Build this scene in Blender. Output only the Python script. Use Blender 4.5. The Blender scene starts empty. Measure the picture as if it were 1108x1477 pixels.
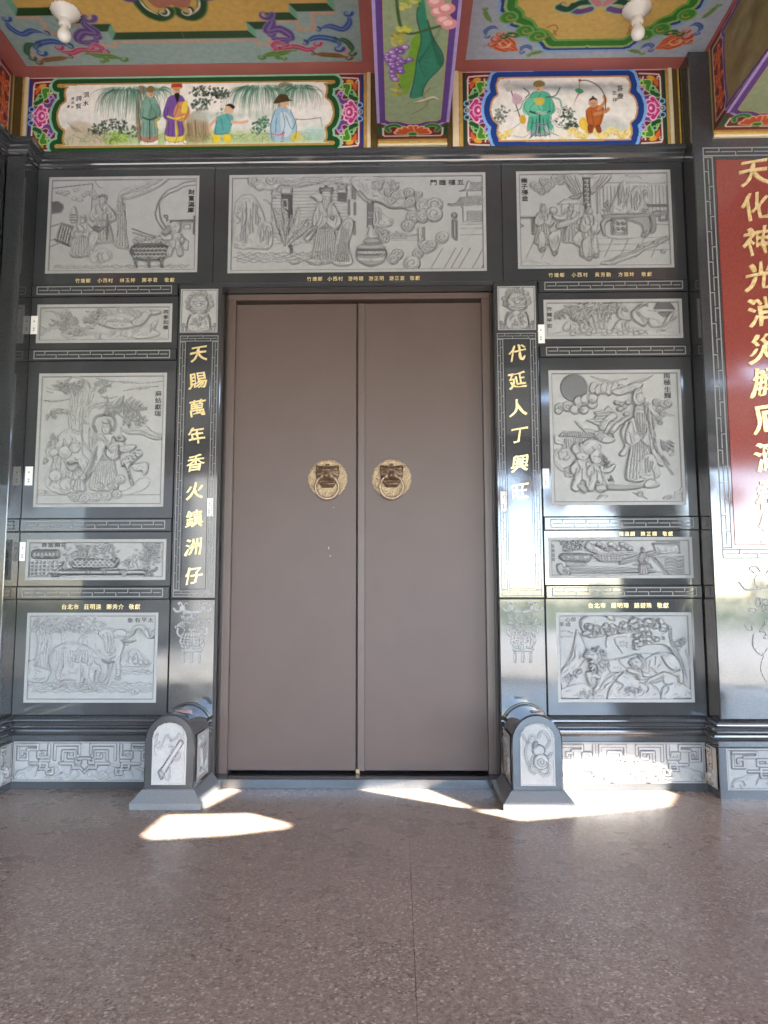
import bpy, bmesh, math, random
import numpy as np
from mathutils import Vector, Matrix
from mathutils.geometry import tessellate_polygon

random.seed(7)
RNG = np.random.default_rng(11)
scene = bpy.context.scene
COL = scene.collection

# ------------------------------------------------------------------ camera
CAM = Vector((0.268, -5.0, 1.212))
yaw, pitch, roll = math.radians(1.042), math.radians(6.192), math.radians(-0.105)
fw = Vector((-math.sin(yaw) * math.cos(pitch), math.cos(yaw) * math.cos(pitch), math.sin(pitch)))
rt = Vector((math.cos(yaw), math.sin(yaw), 0))
up = rt.cross(fw)
r2 = rt * math.cos(roll) + up * math.sin(roll)
u2 = -rt * math.sin(roll) + up * math.cos(roll)
cd = bpy.data.cameras.new('camera')
cam = bpy.data.objects.new('camera', cd)
COL.objects.link(cam)
cam.matrix_world = Matrix(((r2.x, u2.x, -fw.x, CAM.x), (r2.y, u2.y, -fw.y, CAM.y), (r2.z, u2.z, -fw.z, CAM.z), (0, 0, 0, 1)))
cd.sensor_fit = 'HORIZONTAL'
cd.sensor_width = 36
cd.lens = 36 * 1109 / 1108
cd.clip_start = 0.05
cd.clip_end = 3000
scene.camera = cam

# ------------------------------------------------------------------ sky, sun, exposure
SUN_AZ, SUN_EL = math.radians(41), math.radians(38)      # to the right of straight-behind, and up
TO_SUN = Vector((math.sin(SUN_AZ) * math.cos(SUN_EL), -math.cos(SUN_AZ) * math.cos(SUN_EL), math.sin(SUN_EL)))
world = bpy.data.worlds.new('World')
scene.world = world
world.use_nodes = True
wn = world.node_tree
for n in list(wn.nodes):
    wn.nodes.remove(n)
sky = wn.nodes.new('ShaderNodeTexSky')
sky.sky_type = 'NISHITA'
sky.sun_disc = False
sky.sun_elevation = SUN_EL
sky.sun_rotation = math.atan2(TO_SUN.x, TO_SUN.y)
sky.air_density = 0.75
sky.dust_density = 0.45
sky.ozone_density = 1.0
bg = wn.nodes.new('ShaderNodeBackground')
bg.inputs['Strength'].default_value = 0.15
wo = wn.nodes.new('ShaderNodeOutputWorld')
wn.links.new(sky.outputs[0], bg.inputs[0])
wn.links.new(bg.outputs[0], wo.inputs[0])
sl = bpy.data.lights.new('sun', 'SUN')
sl.energy = 4.2
sl.angle = math.radians(0.6)
sl.color = (1.0, 0.95, 0.87)
sun = bpy.data.objects.new('sun', sl)
COL.objects.link(sun)
sun.rotation_euler = TO_SUN.to_track_quat('Z', 'Y').to_euler()
sun.location = (6, -6, 12)
vs = scene.view_settings
vs.view_transform = 'Standard'
vs.look = 'None'
vs.exposure = 3.9
vs.gamma = 1.0
vs.use_curve_mapping = False
scene.render.engine = 'CYCLES'
cy = scene.cycles
cy.use_denoising = True
cy.denoising_prefilter = 'NONE'
cy.denoising_input_passes = 'RGB_ALBEDO_NORMAL'
cy.max_bounces = 10
cy.diffuse_bounces = 6
cy.glossy_bounces = 4
cy.caustics_reflective = False
cy.caustics_refractive = False
cy.sample_clamp_indirect = 12

# ------------------------------------------------------------------ colour and material helpers
def lin(h):
    if isinstance(h, str):
        h = h.lstrip('#')
        c = [int(h[i:i + 2], 16) / 255 for i in (0, 2, 4)]
    else:
        c = [v / 255 for v in h]
    return tuple(v / 12.92 if v <= 0.04045 else ((v + 0.055) / 1.055) ** 2.4 for v in c)

class NT:
    def __init__(s, name):
        s.m = bpy.data.materials.new(name)
        s.m.use_nodes = True
        s.t = s.m.node_tree
        s.b = s.t.nodes['Principled BSDF']
    def n(s, typ, **kw):
        nd = s.t.nodes.new(typ)
        for k, v in kw.items():
            setattr(nd, k, v)
        return nd
    def l(s, a, b):
        s.t.links.new(a, b)
    def pos(s):
        return s.n('ShaderNodeNewGeometry').outputs['Position']
    def noise(s, scale, detail=3, rough=.55, vec=None):
        nd = s.n('ShaderNodeTexNoise')
        nd.inputs['Scale'].default_value = scale
        nd.inputs['Detail'].default_value = detail
        nd.inputs['Roughness'].default_value = rough
        s.l(vec if vec is not None else s.pos(), nd.inputs['Vector'])
        return nd.outputs['Fac']
    def ramp(s, fac, stops):
        nd = s.n('ShaderNodeValToRGB')
        e = nd.color_ramp.elements
        while len(e) < len(stops):
            e.new(.5)
        for i, (p, c) in enumerate(stops):
            e[i].position = p
            e[i].color = (*c, 1) if not isinstance(c, (int, float)) else (c, c, c, 1)
        s.l(fac, nd.inputs['Fac'])
        return nd.outputs['Color']
    def mix(s, fac, a, b, mode='MIX'):
        nd = s.n('ShaderNodeMix', data_type='RGBA', blend_type=mode)
        for sock, v in ((nd.inputs[0], fac), (nd.inputs[6], a), (nd.inputs[7], b)):
            if hasattr(v, 'is_linked'):
                s.l(v, sock)
            elif isinstance(v, (int, float)):
                sock.default_value = v if sock == nd.inputs[0] else (v, v, v, 1)
            else:
                sock.default_value = (*v, 1)
        return nd.outputs[2]
    def set(s, **kw):
        for k, v in kw.items():
            i = s.b.inputs[k.replace('_', ' ')]
            if hasattr(v, 'is_linked'):
                s.l(v, i)
            elif isinstance(v, tuple) and len(v) == 3:
                i.default_value = (*v, 1)
            else:
                i.default_value = v
        return s
    def bump(s, h, strength=.2, dist=.002):
        nd = s.n('ShaderNodeBump')
        nd.inputs['Strength'].default_value = strength
        nd.inputs['Distance'].default_value = dist
        s.l(h, nd.inputs['Height'])
        s.l(nd.outputs[0], s.b.inputs['Normal'])
        return s

MT = {}
def simple(name, col, rough=.5, metal=0.0, spec=.5, var=.12, scale=30, bump=0.0):
    m = NT(name)
    nz = m.noise(scale, 4)
    lo = tuple(c * (1 - var) for c in col)
    hi = tuple(min(1, c * (1 + var)) for c in col)
    m.set(Base_Color=m.ramp(nz, [(.3, lo), (.7, hi)]), Roughness=rough, Metallic=metal)
    m.b.inputs['Specular IOR Level'].default_value = spec
    if bump:
        m.bump(m.noise(scale * 4, 3), bump, .003)
    MT[name] = m.m
    return m.m

# polished dark granite
def dark_granite(name, k=1.0, rough=.07):
    m = NT(name)
    sp = m.noise(330, 2, .6)
    cl = m.noise(3.0, 5, .6)
    base = m.ramp(sp, [(.32, (.020 * k, .022 * k, .024 * k)), (.52, (.043 * k, .047 * k, .050 * k)), (.72, (.095 * k, .10 * k, .104 * k))])
    base = m.mix(.35, base, m.ramp(cl, [(.3, (.030 * k, .033 * k, .036 * k)), (.7, (.062 * k, .066 * k, .070 * k))]))
    m.set(Base_Color=base, Roughness=m.ramp(m.noise(9, 4), [(.35, rough * .7), (.75, rough * 1.8)]), IOR=1.75)
    MT[name] = m.m
dark_granite('dark_granite')
# the same granite where the chisel has bush-hammered it: pale; 'tone' darkens polished parts and paints shade into cut lines
def carved_granite():
    m = NT('carved_granite')
    at = m.n('ShaderNodeAttribute', attribute_name='tone')
    sp = m.noise(420, 2, .6)
    cl = m.noise(14, 4, .6)
    pale = m.ramp(sp, [(.30, (.23, .232, .232)), (.5, (.34, .34, .336)), (.72, (.47, .47, .465))])
    pale = m.mix(.4, pale, m.ramp(cl, [(.3, (.30, .30, .298)), (.7, (.39, .39, .384))]))
    dark = m.ramp(sp, [(.3, (.03, .031, .032)), (.7, (.085, .087, .088))])
    m.set(Base_Color=m.mix(at.outputs['Fac'], pale, dark), Roughness=m.mix(at.outputs['Fac'], .82, .22))
    m.bump(m.noise(260, 3, .6), .35, .0015)
    MT['carved_granite'] = m.m
carved_granite()
def line_granite():
    m = NT('engraved_line')
    sp = m.noise(420, 2, .6)
    m.set(Base_Color=m.ramp(sp, [(.3, (.15, .153, .155)), (.7, (.29, .292, .29))]), Roughness=.7)
    MT['engraved_line'] = m.m
line_granite()
simple('honed_granite', (.15, .158, .165), .38, var=.25, scale=260)
simple('ink_stone', (.035, .034, .034), .35, var=.3, scale=300)
simple('door_paint', lin('#594a45'), .44, spec=.32, var=.035, scale=5)
simple('door_frame_paint', lin('#5a4b45'), .40, spec=.4, var=.05, scale=6)
simple('gap_dark', (.02, .018, .018), .7)
simple('paper_white', (.80, .79, .77), .7, var=.04)
simple('paper_print', (.30, .28, .28), .8)
simple('paper_pink', (.62, .42, .42), .8, var=.2, scale=60)
simple('porcelain', (.78, .76, .72), .25, var=.03)
simple('bulb_glass', (.82, .80, .76), .12, var=.02)
simple('pink_beam', lin('#a8625c'), .45, var=.08, scale=4)
simple('cream_paint', lin('#d9caa6'), .5, var=.06)
simple('olive_paint', lin('#6d5c36'), .5, var=.12)
simple('brown_post', lin('#53431f'), .5, var=.15)
simple('gold_paint', lin('#c9a558'), .4, metal=.25, var=.15)
def gold_char():
    m = NT('gold_leaf')
    nz = m.noise(60, 3)
    m.set(Base_Color=m.ramp(nz, [(.3, (.66, .47, .17)), (.65, (.90, .76, .42))]), Metallic=.35, Roughness=.32)
    MT['gold_leaf'] = m.m
gold_char()
def red_stone():
    m = NT('red_stone')
    sp = m.noise(330, 2, .6)
    m.set(Base_Color=m.ramp(sp, [(.3, (.14, .030, .024)), (.55, (.25, .058, .046)), (.75, (.37, .11, .09))]), Roughness=.10, IOR=1.6)
    MT['red_stone'] = m.m
red_stone()
def brass():
    m = NT('old_brass')
    nz = m.noise(170, 4, .7)
    m.set(Base_Color=m.ramp(nz, [(.34, (.13, .082, .045)), (.5, (.33, .235, .135)), (.68, (.52, .40, .26))]), Metallic=.30, Roughness=.45)
    m.bump(m.noise(190, 4, .7), .8, .003)
    MT['old_brass'] = m.m
    m = NT('dark_bronze')
    nz = m.noise(60, 4, .65)
    m.set(Base_Color=m.ramp(nz, [(.32, (.085, .052, .034)), (.72, (.25, .165, .105))]), Metallic=.45, Roughness=.40)
    MT['dark_bronze'] = m.m
    m = NT('ring_brass')
    nz = m.noise(90, 4, .65)
    m.set(Base_Color=m.ramp(nz, [(.32, (.20, .135, .095)), (.72, (.42, .31, .22))]), Metallic=.4, Roughness=.40)
    MT['ring_brass'] = m.m
brass()
def floor_mat():
    m = NT('floor_granite')
    p = m.pos()
    v = m.n('ShaderNodeTexVoronoi')
    v.inputs['Scale'].default_value = 105
    m.l(p, v.inputs['Vector'])
    crys = m.ramp(v.outputs['Color'], [(.10, (0.162, 0.102, 0.070)), (.30, (0.281, 0.192, 0.140)), (.60, (0.383, 0.275, 0.205)), (.78, (0.475, 0.355, 0.270)), (.86, (0.713, 0.570, 0.450))])
    sp = m.noise(150, 3, .75)
    base = m.mix(.35, crys, m.ramp(sp, [(.34, (0.113, 0.072, 0.050)), (.52, (0.313, 0.222, 0.167)), (.66, (0.626, 0.490, 0.387))]))
    cl = m.noise(1.1, 4, .6)
    base = m.mix(1.0, base, m.ramp(cl, [(.3, .90), (.7, 1.08)]), 'MULTIPLY')
    m.set(Base_Color=base, Roughness=m.ramp(m.noise(2.2, 5, .65), [(.3, .22), (.72, .36)]), IOR=1.45)
    MT['floor_granite'] = m.m
floor_mat()
def vcol_mat(name, rough=.5, spec=.4, var=.0):
    m = NT(name)
    at = m.n('ShaderNodeAttribute', attribute_name='paint')
    nz = m.noise(25, 4)
    m.set(Base_Color=m.mix(1.0, at.outputs['Color'], m.ramp(nz, [(.3, .88), (.7, 1.08)]), 'MULTIPLY'), Roughness=rough)
    m.b.inputs['Specular IOR Level'].default_value = spec
    MT[name] = m.m
vcol_mat('painted_board', .45, .35)

# ------------------------------------------------------------------ object helpers
def link(name, me, mat=None, parent=None):
    o = bpy.data.objects.new(name, me)
    COL.objects.link(o)
    if mat is not None and me is not None and len(me.materials) == 0:
        me.materials.append(MT[mat] if isinstance(mat, str) else mat)
    if parent is not None:
        o.parent = parent
        o.matrix_parent_inverse = parent.matrix_basis.inverted()
    return o
def tag(o, label, cat, group=None):
    o['label'] = label
    o['category'] = cat
    if group:
        o['group'] = group
    return o
def thing(name, label, cat, loc=(0, 0, 0), group=None):
    o = bpy.data.objects.new(name, None)
    o.empty_display_size = .1
    COL.objects.link(o)
    o.location = loc
    return tag(o, label, cat, group)
def structure(o):
    o['kind'] = 'structure'
    return o
class MB:
    def __init__(s):
        s.v, s.f = [], []
    def add(s, vs, fs):
        b = len(s.v)
        s.v += [tuple(p) for p in vs]
        s.f += [tuple(i + b for i in f) for f in fs]
        return s
    def box(s, x0, x1, y0, y1, z0, z1):
        return s.add([(x0, y0, z0), (x1, y0, z0), (x1, y1, z0), (x0, y1, z0), (x0, y0, z1), (x1, y0, z1), (x1, y1, z1), (x0, y1, z1)],
                     [(0, 3, 2, 1), (4, 5, 6, 7), (0, 1, 5, 4), (1, 2, 6, 5), (2, 3, 7, 6), (3, 0, 4, 7)])
    def slab(s, x0, x1, z0, z1, yb, yf, ch=.003):
        """stone slab on the wall, its front at yf (towards -Y) with chamfered arrises"""
        A = [(x0, yb, z0), (x1, yb, z0), (x1, yb, z1), (x0, yb, z1)]
        B = [(p[0], yf + ch, p[2]) for p in A]
        C = [(x0 + ch, yf, z0 + ch), (x1 - ch, yf, z0 + ch), (x1 - ch, yf, z1 - ch), (x0 + ch, yf, z1 - ch)]
        fs = [(3, 2, 1, 0), (8, 9, 10, 11)]
        for i in range(4):
            j = (i + 1) % 4
            fs += [(i, j, 4 + j, 4 + i), (4 + i, 4 + j, 8 + j, 8 + i)]
        return s.add(A + B + C, fs)
    def ring(s, x0, x1, z0, z1, hx0, hx1, hz0, hz1, yb, yf, ch=.003):
        """the same slab with a rectangular hole for a carved panel"""
        A = [(x0, yb, z0), (x1, yb, z0), (x1, yb, z1), (x0, yb, z1)]
        B = [(p[0], yf + ch, p[2]) for p in A]
        C = [(x0 + ch, yf, z0 + ch), (x1 - ch, yf, z0 + ch), (x1 - ch, yf, z1 - ch), (x0 + ch, yf, z1 - ch)]
        D = [(hx0, yf, hz0), (hx1, yf, hz0), (hx1, yf, hz1), (hx0, yf, hz1)]
        E_ = [(p[0], yb, p[2]) for p in D]
        fs = []
        for i in range(4):
            j = (i + 1) % 4
            fs += [(i, j, 4 + j, 4 + i), (4 + i, 4 + j, 8 + j, 8 + i), (8 + i, 8 + j, 12 + j, 12 + i), (12 + i, 12 + j, 16 + j, 16 + i), (16 + i, 16 + j, j, i)]
        return s.add(A + B + C + D + E_, fs)
    def lathe(s, prof, n=24, c=(0, 0, 0)):
        vs = [(c[0] + r * math.cos(2 * math.pi * k / n), c[1] + r * math.sin(2 * math.pi * k / n), c[2] + z) for r, z in prof for k in range(n)]
        fs = [(i * n + k, i * n + (k + 1) % n, (i + 1) * n + (k + 1) % n, (i + 1) * n + k) for i in range(len(prof) - 1) for k in range(n)]
        return s.add(vs, fs)
    def tube(s, pts, r, n=8, close=False):
        pts = [Vector(p) for p in pts]
        N = len(pts)
        rr = r if isinstance(r, (list, tuple)) else [r] * N
        vs = []
        ref = Vector((0, 0, 1))
        for i, p in enumerate(pts):
            a = pts[(i - 1) % N] if (close or i > 0) else p
            b = pts[(i + 1) % N] if (close or i < N - 1) else p
            t = (b - a).normalized()
            q = ref if abs(t.dot(ref)) < .95 else Vector((0, 1, 0))
            e1 = t.cross(q).normalized()
            e2 = t.cross(e1)
            for k in range(n):
                an = 2 * math.pi * k / n
                vs.append(p + (e1 * math.cos(an) + e2 * math.sin(an)) * rr[i])
        fs = []
        for i in range(N if close else N - 1):
            j = (i + 1) % N
            fs += [(i * n + k, i * n + (k + 1) % n, j * n + (k + 1) % n, j * n + k) for k in range(n)]
        if not close:
            fs += [tuple(range(n - 1, -1, -1)), tuple((N - 1) * n + k for k in range(n))]
        return s.add(vs, fs)
    def sweep(s, path, prof):
        """profile (d outwards, z) swept along an XY path with mitred corners; outwards = right of travel"""
        P = [Vector(p) for p in path]
        N = len(P)
        dirs = [(P[i + 1] - P[i]).normalized() for i in range(N - 1)]
        nor = [Vector((d.y, -d.x)) for d in dirs]
        m = []
        for i in range(N):
            if i == 0:
                m.append(nor[0])
            elif i == N - 1:
                m.append(nor[-1])
            else:
                b = nor[i - 1] + nor[i]
                m.append(b / max(.2, b.dot(nor[i])))
        K = len(prof)
        vs = [(P[i].x + m[i].x * d, P[i].y + m[i].y * d, z) for i in range(N) for d, z in prof]
        fs = [(i * K + k, (i + 1) * K + k, (i + 1) * K + k + 1, i * K + k + 1) for i in range(N - 1) for k in range(K - 1)]
        fs += [tuple(range(K)), tuple((N - 1) * K + k for k in range(K - 1, -1, -1))]
        return s.add(vs, fs)
    def mesh(s, name='m', smooth=False, angle=None):
        me = bpy.data.meshes.new(name)
        me.from_pydata(s.v, [], s.f)
        bm = bmesh.new()
        bm.from_mesh(me)
        bmesh.ops.recalc_face_normals(bm, faces=bm.faces)
        bm.to_mesh(me)
        bm.free()
        if smooth:
            me.polygons.foreach_set('use_smooth', [True] * len(me.polygons))
            if angle:
                me.set_sharp_from_angle(angle=math.radians(angle))
        return me
    def obj(s, name, mat, parent=None, smooth=False, angle=None):
        return link(name, s.mesh(name, smooth, angle), mat, parent)

def crom(pts, n=4, closed=False):
    """Catmull-Rom curve through pts"""
    p = np.asarray(pts, float)
    N = len(p)
    if N < 3:
        return p
    out = []
    rng_ = range(N) if closed else range(N - 1)
    for i in rng_:
        if closed:
            a, b, c, d = p[(i - 1) % N], p[i], p[(i + 1) % N], p[(i + 2) % N]
        else:
            a, b, c, d = p[max(i - 1, 0)], p[i], p[i + 1], p[min(i + 2, N - 1)]
        for k in range(n):
            t = k / n
            out.append(.5 * (2 * b + (c - a) * t + (2 * a - 5 * b + 4 * c - d) * t * t + (3 * b - a - 3 * c + d) * t ** 3))
    if not closed:
        out.append(p[-1])
    return np.array(out)

def seg_dist(px, py, pts, closed=False):
    """distance of grid points to a polyline, with the arc-length fraction of the nearest point"""
    P = pts if not closed else np.vstack([pts, pts[:1]])
    L = np.r_[0, np.cumsum(np.hypot(*(P[1:] - P[:-1]).T))]
    L /= max(L[-1], 1e-9)
    best = np.full(px.shape, 1e9)
    tt = np.zeros(px.shape)
    for i in range(len(P) - 1):
        a, b = P[i], P[i + 1]
        d = b - a
        q = d @ d
        if q < 1e-16:
            continue
        t = np.clip(((px - a[0]) * d[0] + (py - a[1]) * d[1]) / q, 0, 1)
        dd = (px - a[0] - t * d[0]) ** 2 + (py - a[1] - t * d[1]) ** 2
        w = dd < best
        best = np.where(w, dd, best)
        tt = np.where(w, L[i] + t * (L[i + 1] - L[i]), tt)
    return np.sqrt(best), tt
def inside(px, py, pts):
    ins = np.zeros(px.shape, bool)
    x0, y0 = pts[-1]
    for x1, y1 in pts:
        c = (y0 > py) != (y1 > py)
        if y1 != y0:
            ins ^= c & (px < (x1 - x0) * (py - y0) / (y1 - y0) + x0)
        x0, y0 = x1, y1
    return ins

class Grid:
    """a drawing surface: a fine grid over a W x H metre panel, drawn on in the panel's own design units (y down)"""
    def __init__(s, W, H, box, res=.004):
        s.W, s.H, s.box = W, H, box
        s.nx, s.ny = max(4, int(round(W / res)) + 1), max(4, int(round(H / res)) + 1)
        s.u = np.linspace(0, W, s.nx)
        s.v = np.linspace(0, H, s.ny)
        s.X, s.Y = np.meshgrid(s.u, s.v)
        s.kx, s.ky = W / (box[2] - box[0]), H / (box[3] - box[1])
        s.k = (s.kx + s.ky) / 2
        s.O = np.zeros((s.ny, s.nx), int)
        s.names = ['ground']
    def own(s, name):
        if name is None:
            return None
        if name not in s.names:
            s.names.append(name)
        return s.names.index(name)
    def new(s, name):
        """a fresh owner even if the name is already used: a second part of that kind"""
        s.names.append(name)
        return len(s.names) - 1
    def oid(s, name):
        return name if isinstance(name, (int, type(None))) else s.own(name)
    def m(s, pts):
        p = np.asarray(pts, float)
        return np.stack([(p[:, 0] - s.box[0]) * s.kx, (p[:, 1] - s.box[1]) * s.ky], 1)
    def win(s, p, mar):
        i0 = np.searchsorted(s.u, p[:, 0].min() - mar)
        i1 = np.searchsorted(s.u, p[:, 0].max() + mar)
        j0 = np.searchsorted(s.v, p[:, 1].min() - mar)
        j1 = np.searchsorted(s.v, p[:, 1].max() + mar)
        if i1 <= i0 or j1 <= j0:
            return None
        return (slice(j0, j1), slice(i0, i1))
    def components(s, small=26):
        """cells by owner, with separate pieces of one owner told apart as parts of their own"""
        co = s.O[:-1, :-1].copy()
        for _pass in range(2):
            lab = np.arange(co.size).reshape(co.shape)
            hs, vsm = co[:, 1:] == co[:, :-1], co[1:] == co[:-1]
            while True:
                old = lab.copy()
                m_ = np.where(hs, np.minimum(lab[:, 1:], lab[:, :-1]), 1 << 30)
                lab[:, 1:] = np.minimum(lab[:, 1:], m_)
                lab[:, :-1] = np.minimum(lab[:, :-1], m_)
                m_ = np.where(vsm, np.minimum(lab[1:], lab[:-1]), 1 << 30)
                lab[1:] = np.minimum(lab[1:], m_)
                lab[:-1] = np.minimum(lab[:-1], m_)
                lab = lab.ravel()[lab]
                if (lab == old).all():
                    break
            if _pass:
                break
            ids, cnt = np.unique(lab, return_counts=True)
            if small:
                tiny = np.isin(lab, ids[cnt < small])
                for _ in range(12):
                    if not tiny.any():
                        break
                    for sh, ax in ((1, 1), (1, 0), (-1, 1), (-1, 0)):
                        nb, nt = np.roll(co, sh, ax), np.roll(tiny, sh, ax)
                        tk = tiny & ~nt
                        co = np.where(tk, nb, co)
                        tiny = tiny & ~tk
        seen = set()
        names = list(s.names)
        for i in np.unique(lab):
            k = int(co.ravel()[i])
            if k in seen:
                s.names.append(names[k])
                co = np.where(lab == i, len(s.names) - 1, co)
            else:
                seen.add(k)
        return co
    def split(s, origin, ex, ey, en, Z, attrs, mat, parent, skip=()):
        """one mesh for each owner; neighbours share their border vertices"""
        origin, ex, ey, en = (np.array(a, float) for a in (origin, ex, ey, en))
        pos = origin + s.X[..., None] * ex + (s.H - s.Y)[..., None] * ey + Z[..., None] * en
        pos = pos.reshape(-1, 3)
        co = s.components()
        idx = np.arange(s.nx * s.ny).reshape(s.ny, s.nx)
        quad = np.stack([idx[1:, :-1], idx[1:, 1:], idx[:-1, 1:], idx[:-1, :-1]], -1)
        res = {}
        for k, nm in enumerate(s.names):
            q = quad[co == k]
            if len(q) < 2 or nm in skip:
                continue
            uq, inv = np.unique(q, return_inverse=True)
            me = bpy.data.meshes.new(nm)
            me.vertices.add(len(uq))
            me.vertices.foreach_set('co', pos[uq].astype(np.float32).ravel())
            me.loops.add(q.size)
            me.loops.foreach_set('vertex_index', inv.astype(np.int32).ravel())
            me.polygons.add(len(q))
            me.polygons.foreach_set('loop_start', np.arange(0, q.size, 4, dtype=np.int32))
            me.update(calc_edges=True)
            me.polygons.foreach_set('use_smooth', np.ones(len(q), bool))
            for an, (typ, arr) in attrs.items():
                if typ == 'FLOAT':
                    at = me.attributes.new(an, 'FLOAT', 'POINT')
                    at.data.foreach_set('value', arr.reshape(-1)[uq].astype(np.float32))
                else:
                    at = me.attributes.new(an, 'FLOAT_COLOR', 'POINT')
                    c = np.ones((len(uq), 4), np.float32)
                    c[:, :3] = arr.reshape(-1, 3)[uq]
                    at.data.foreach_set('color', c.ravel())
            res.setdefault(nm, []).append(link(nm, me, mat, parent))
        return res

class Relief(Grid):
    def __init__(s, W, H, box, res=.0034, rim=.010, rimw=.020, groove=.006):
        super().__init__(W, H, box, res)
        s.Z = np.zeros((s.ny, s.nx)) + .002
        s.T = np.zeros((s.ny, s.nx))
        s.rim = rim
        if rim:
            e = np.minimum(np.minimum(s.X, W - s.X), np.minimum(s.Y, H - s.Y))
            o = s.own('border')
            s.Z = np.where(e < rimw, rim, s.Z)
            s.O[e < rimw - res * .5] = o
            s.T = np.where(abs(e - rimw * 1.0) < res * .75, .55, s.T)
        s.e = np.minimum(np.minimum(s.X, W - s.X), np.minimum(s.Y, H - s.Y))
        s.rimw = rimw if rim else 0
    def _put(s, w, mask, z, name, tone):
        mask = mask & (s.e[w] >= s.rimw)
        s.Z[w] = np.where(mask, z, s.Z[w])
        if tone is not None:
            s.T[w] = np.where(mask, tone, s.T[w])
        o = s.oid(name)
        if o is not None:
            s.O[w] = np.where(mask, o, s.O[w])
    def P(s, name, h, pts, rnd=.014, tone=0.0, sm=True, cut=.005, z0=0.0, n=4):
        cut = cut * 2.0
        h = h * 1.15
        """raised filled shape with a rounded edge and a cut groove round it"""
        p = s.m(pts)
        if sm:
            p = crom(p, n, True)
        w = s.win(p, .012)
        if w is None:
            return
        X, Y = s.X[w], s.Y[w]
        d, _ = seg_dist(X, Y, p, True)
        ins = inside(X, Y, p)
        if cut:
            g = (~ins) & (d < .0055) & (s.e[w] >= s.rimw)
            s.Z[w] = np.where(g, s.Z[w] - cut * (1 - d / .0075), s.Z[w])
        t = np.clip(d / rnd, 0, 1)
        z = z0 + h * (.62 + .38 * np.sqrt(np.clip(1 - (1 - t) ** 2, 0, 1)))
        if s.edge is not None and tone is not None:
            tone = np.where(d < s.edge_w, max(tone, s.edge) if s.edge > .3 else s.edge, tone)
        s._put(w, ins, z, name, tone)
    edge = .42
    edge_w = .0042
    line_tone = .50  # groove shadow painted as a dark tone on incised lines
    def E(s, name, h, cx, cy, rx, ry=None, rot=0, **kw):
        ry = rx if ry is None else ry
        a = np.linspace(0, 2 * np.pi, 17)[:-1]
        x, y = rx * np.cos(a), ry * np.sin(a)
        c, q = math.cos(rot), math.sin(rot)
        s.P(name, h, np.stack([cx + c * x - q * y, cy + q * x + c * y], 1), n=2, **kw)
    def L(s, pts, w=.005, dz=-.005, tone=None, name=None, sm=True, taper=False, n=4):
        """incised (dz<0) or raised (dz>0) line"""
        p = s.m(pts)
        if sm:
            p = crom(p, n)
        ww = s.win(p, w * 1.5 + .004)
        if ww is None:
            return
        d, t = seg_dist(s.X[ww], s.Y[ww], p)
        hw = w * .5 + .0012
        if taper:
            hw = hw * np.clip(np.sin(np.pi * np.clip(t * .94 + .03, 0, 1)) * 1.25, .12, 1)
        mk = (d < hw) & (s.e[ww] >= s.rimw)
        prof = np.sqrt(np.clip(1 - (d / np.maximum(hw, 1e-6)) ** 2, 0, 1)) * .6 + .4
        dz = dz * 1.8 if dz < 0 else dz * 1.2
        s.Z[ww] = np.where(mk, s.Z[ww] + dz * prof, s.Z[ww])
        if tone is None and dz < 0 and s.line_tone:
            s.T[ww] = np.where(mk & (d < hw * .75), np.maximum(s.T[ww], s.line_tone), s.T[ww])
        if tone is not None:
            s.T[ww] = np.where(mk, tone, s.T[ww])
        o = s.oid(name)
        if o is not None:
            s.O[ww] = np.where(mk, o, s.O[ww])
    def leaf(s, name, x, y, ang, ln, wd, h=.010, **kw):
        c, q = math.cos(ang), math.sin(ang)
        pts = [(0, 0), (.3, .5), (.65, .38), (1, 0), (.65, -.38), (.3, -.5)]
        s.P(name, h, [(x + c * a * ln - q * b * wd, y + q * a * ln + c * b * wd) for a, b in pts], rnd=.006, n=2, cut=kw.pop('cut', .004), **kw)
    def cloud(s, name, discs, h=.012, spiral=True):
        for cx, cy, r in discs:
            s.E(name, h, cx, cy, r, r * .9, rnd=.02, cut=.006)
            if spiral:
                a = np.linspace(.3, 8.2, 22)
                rr = r * (.82 - .085 * a)
                s.L(np.stack([cx + rr * np.cos(a), cy + rr * .9 * np.sin(a)], 1), .005, -.005, n=2)
    def spiral(s, cx, cy, r, turns=1.4, a0=0, w=.005, dz=-.005, tone=None, f=1):
        a = np.linspace(0, turns * 2 * np.pi, 20)
        rr = r * (1 - a / a[-1] * .85)
        s.L(np.stack([cx + rr * np.cos(a0 + f * a), cy + rr * np.sin(a0 + f * a)], 1), w, dz, tone, n=2)
    def figure(s, name, cx, y0, hg, f=1, wd=1.0, hat='cap', h=.022, beard=False, lean=0, folds=6, arm='front'):
        """a robed standing figure, head at y0, hem at y0+hg"""
        S = lambda L_: [(cx + f * (a * wd * hg) + lean * (1 - b) * hg, y0 + b * hg) for a, b in L_]
        s.P(name, h * .8, S([(-.05, .17), (-.14, .21), (-.17, .36), (-.14, .55), (-.19, .78), (-.21, .96), (-.08, 1.0), (.08, .985), (.2, .96), (.18, .78), (.13, .55), (.15, .36), (.12, .21), (.05, .17)]), rnd=.022)
        for i in range(folds):
            a = -.15 + .3 * i / (folds - 1)
            s.L(S([(a * .6, .5), (a * .9, .72), (a * 1.15, .95)]), .005, -.005)
        s.L(S([(-.04, .2), (.03, .33), (-.02, .46)]), .005, -.005)
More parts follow.
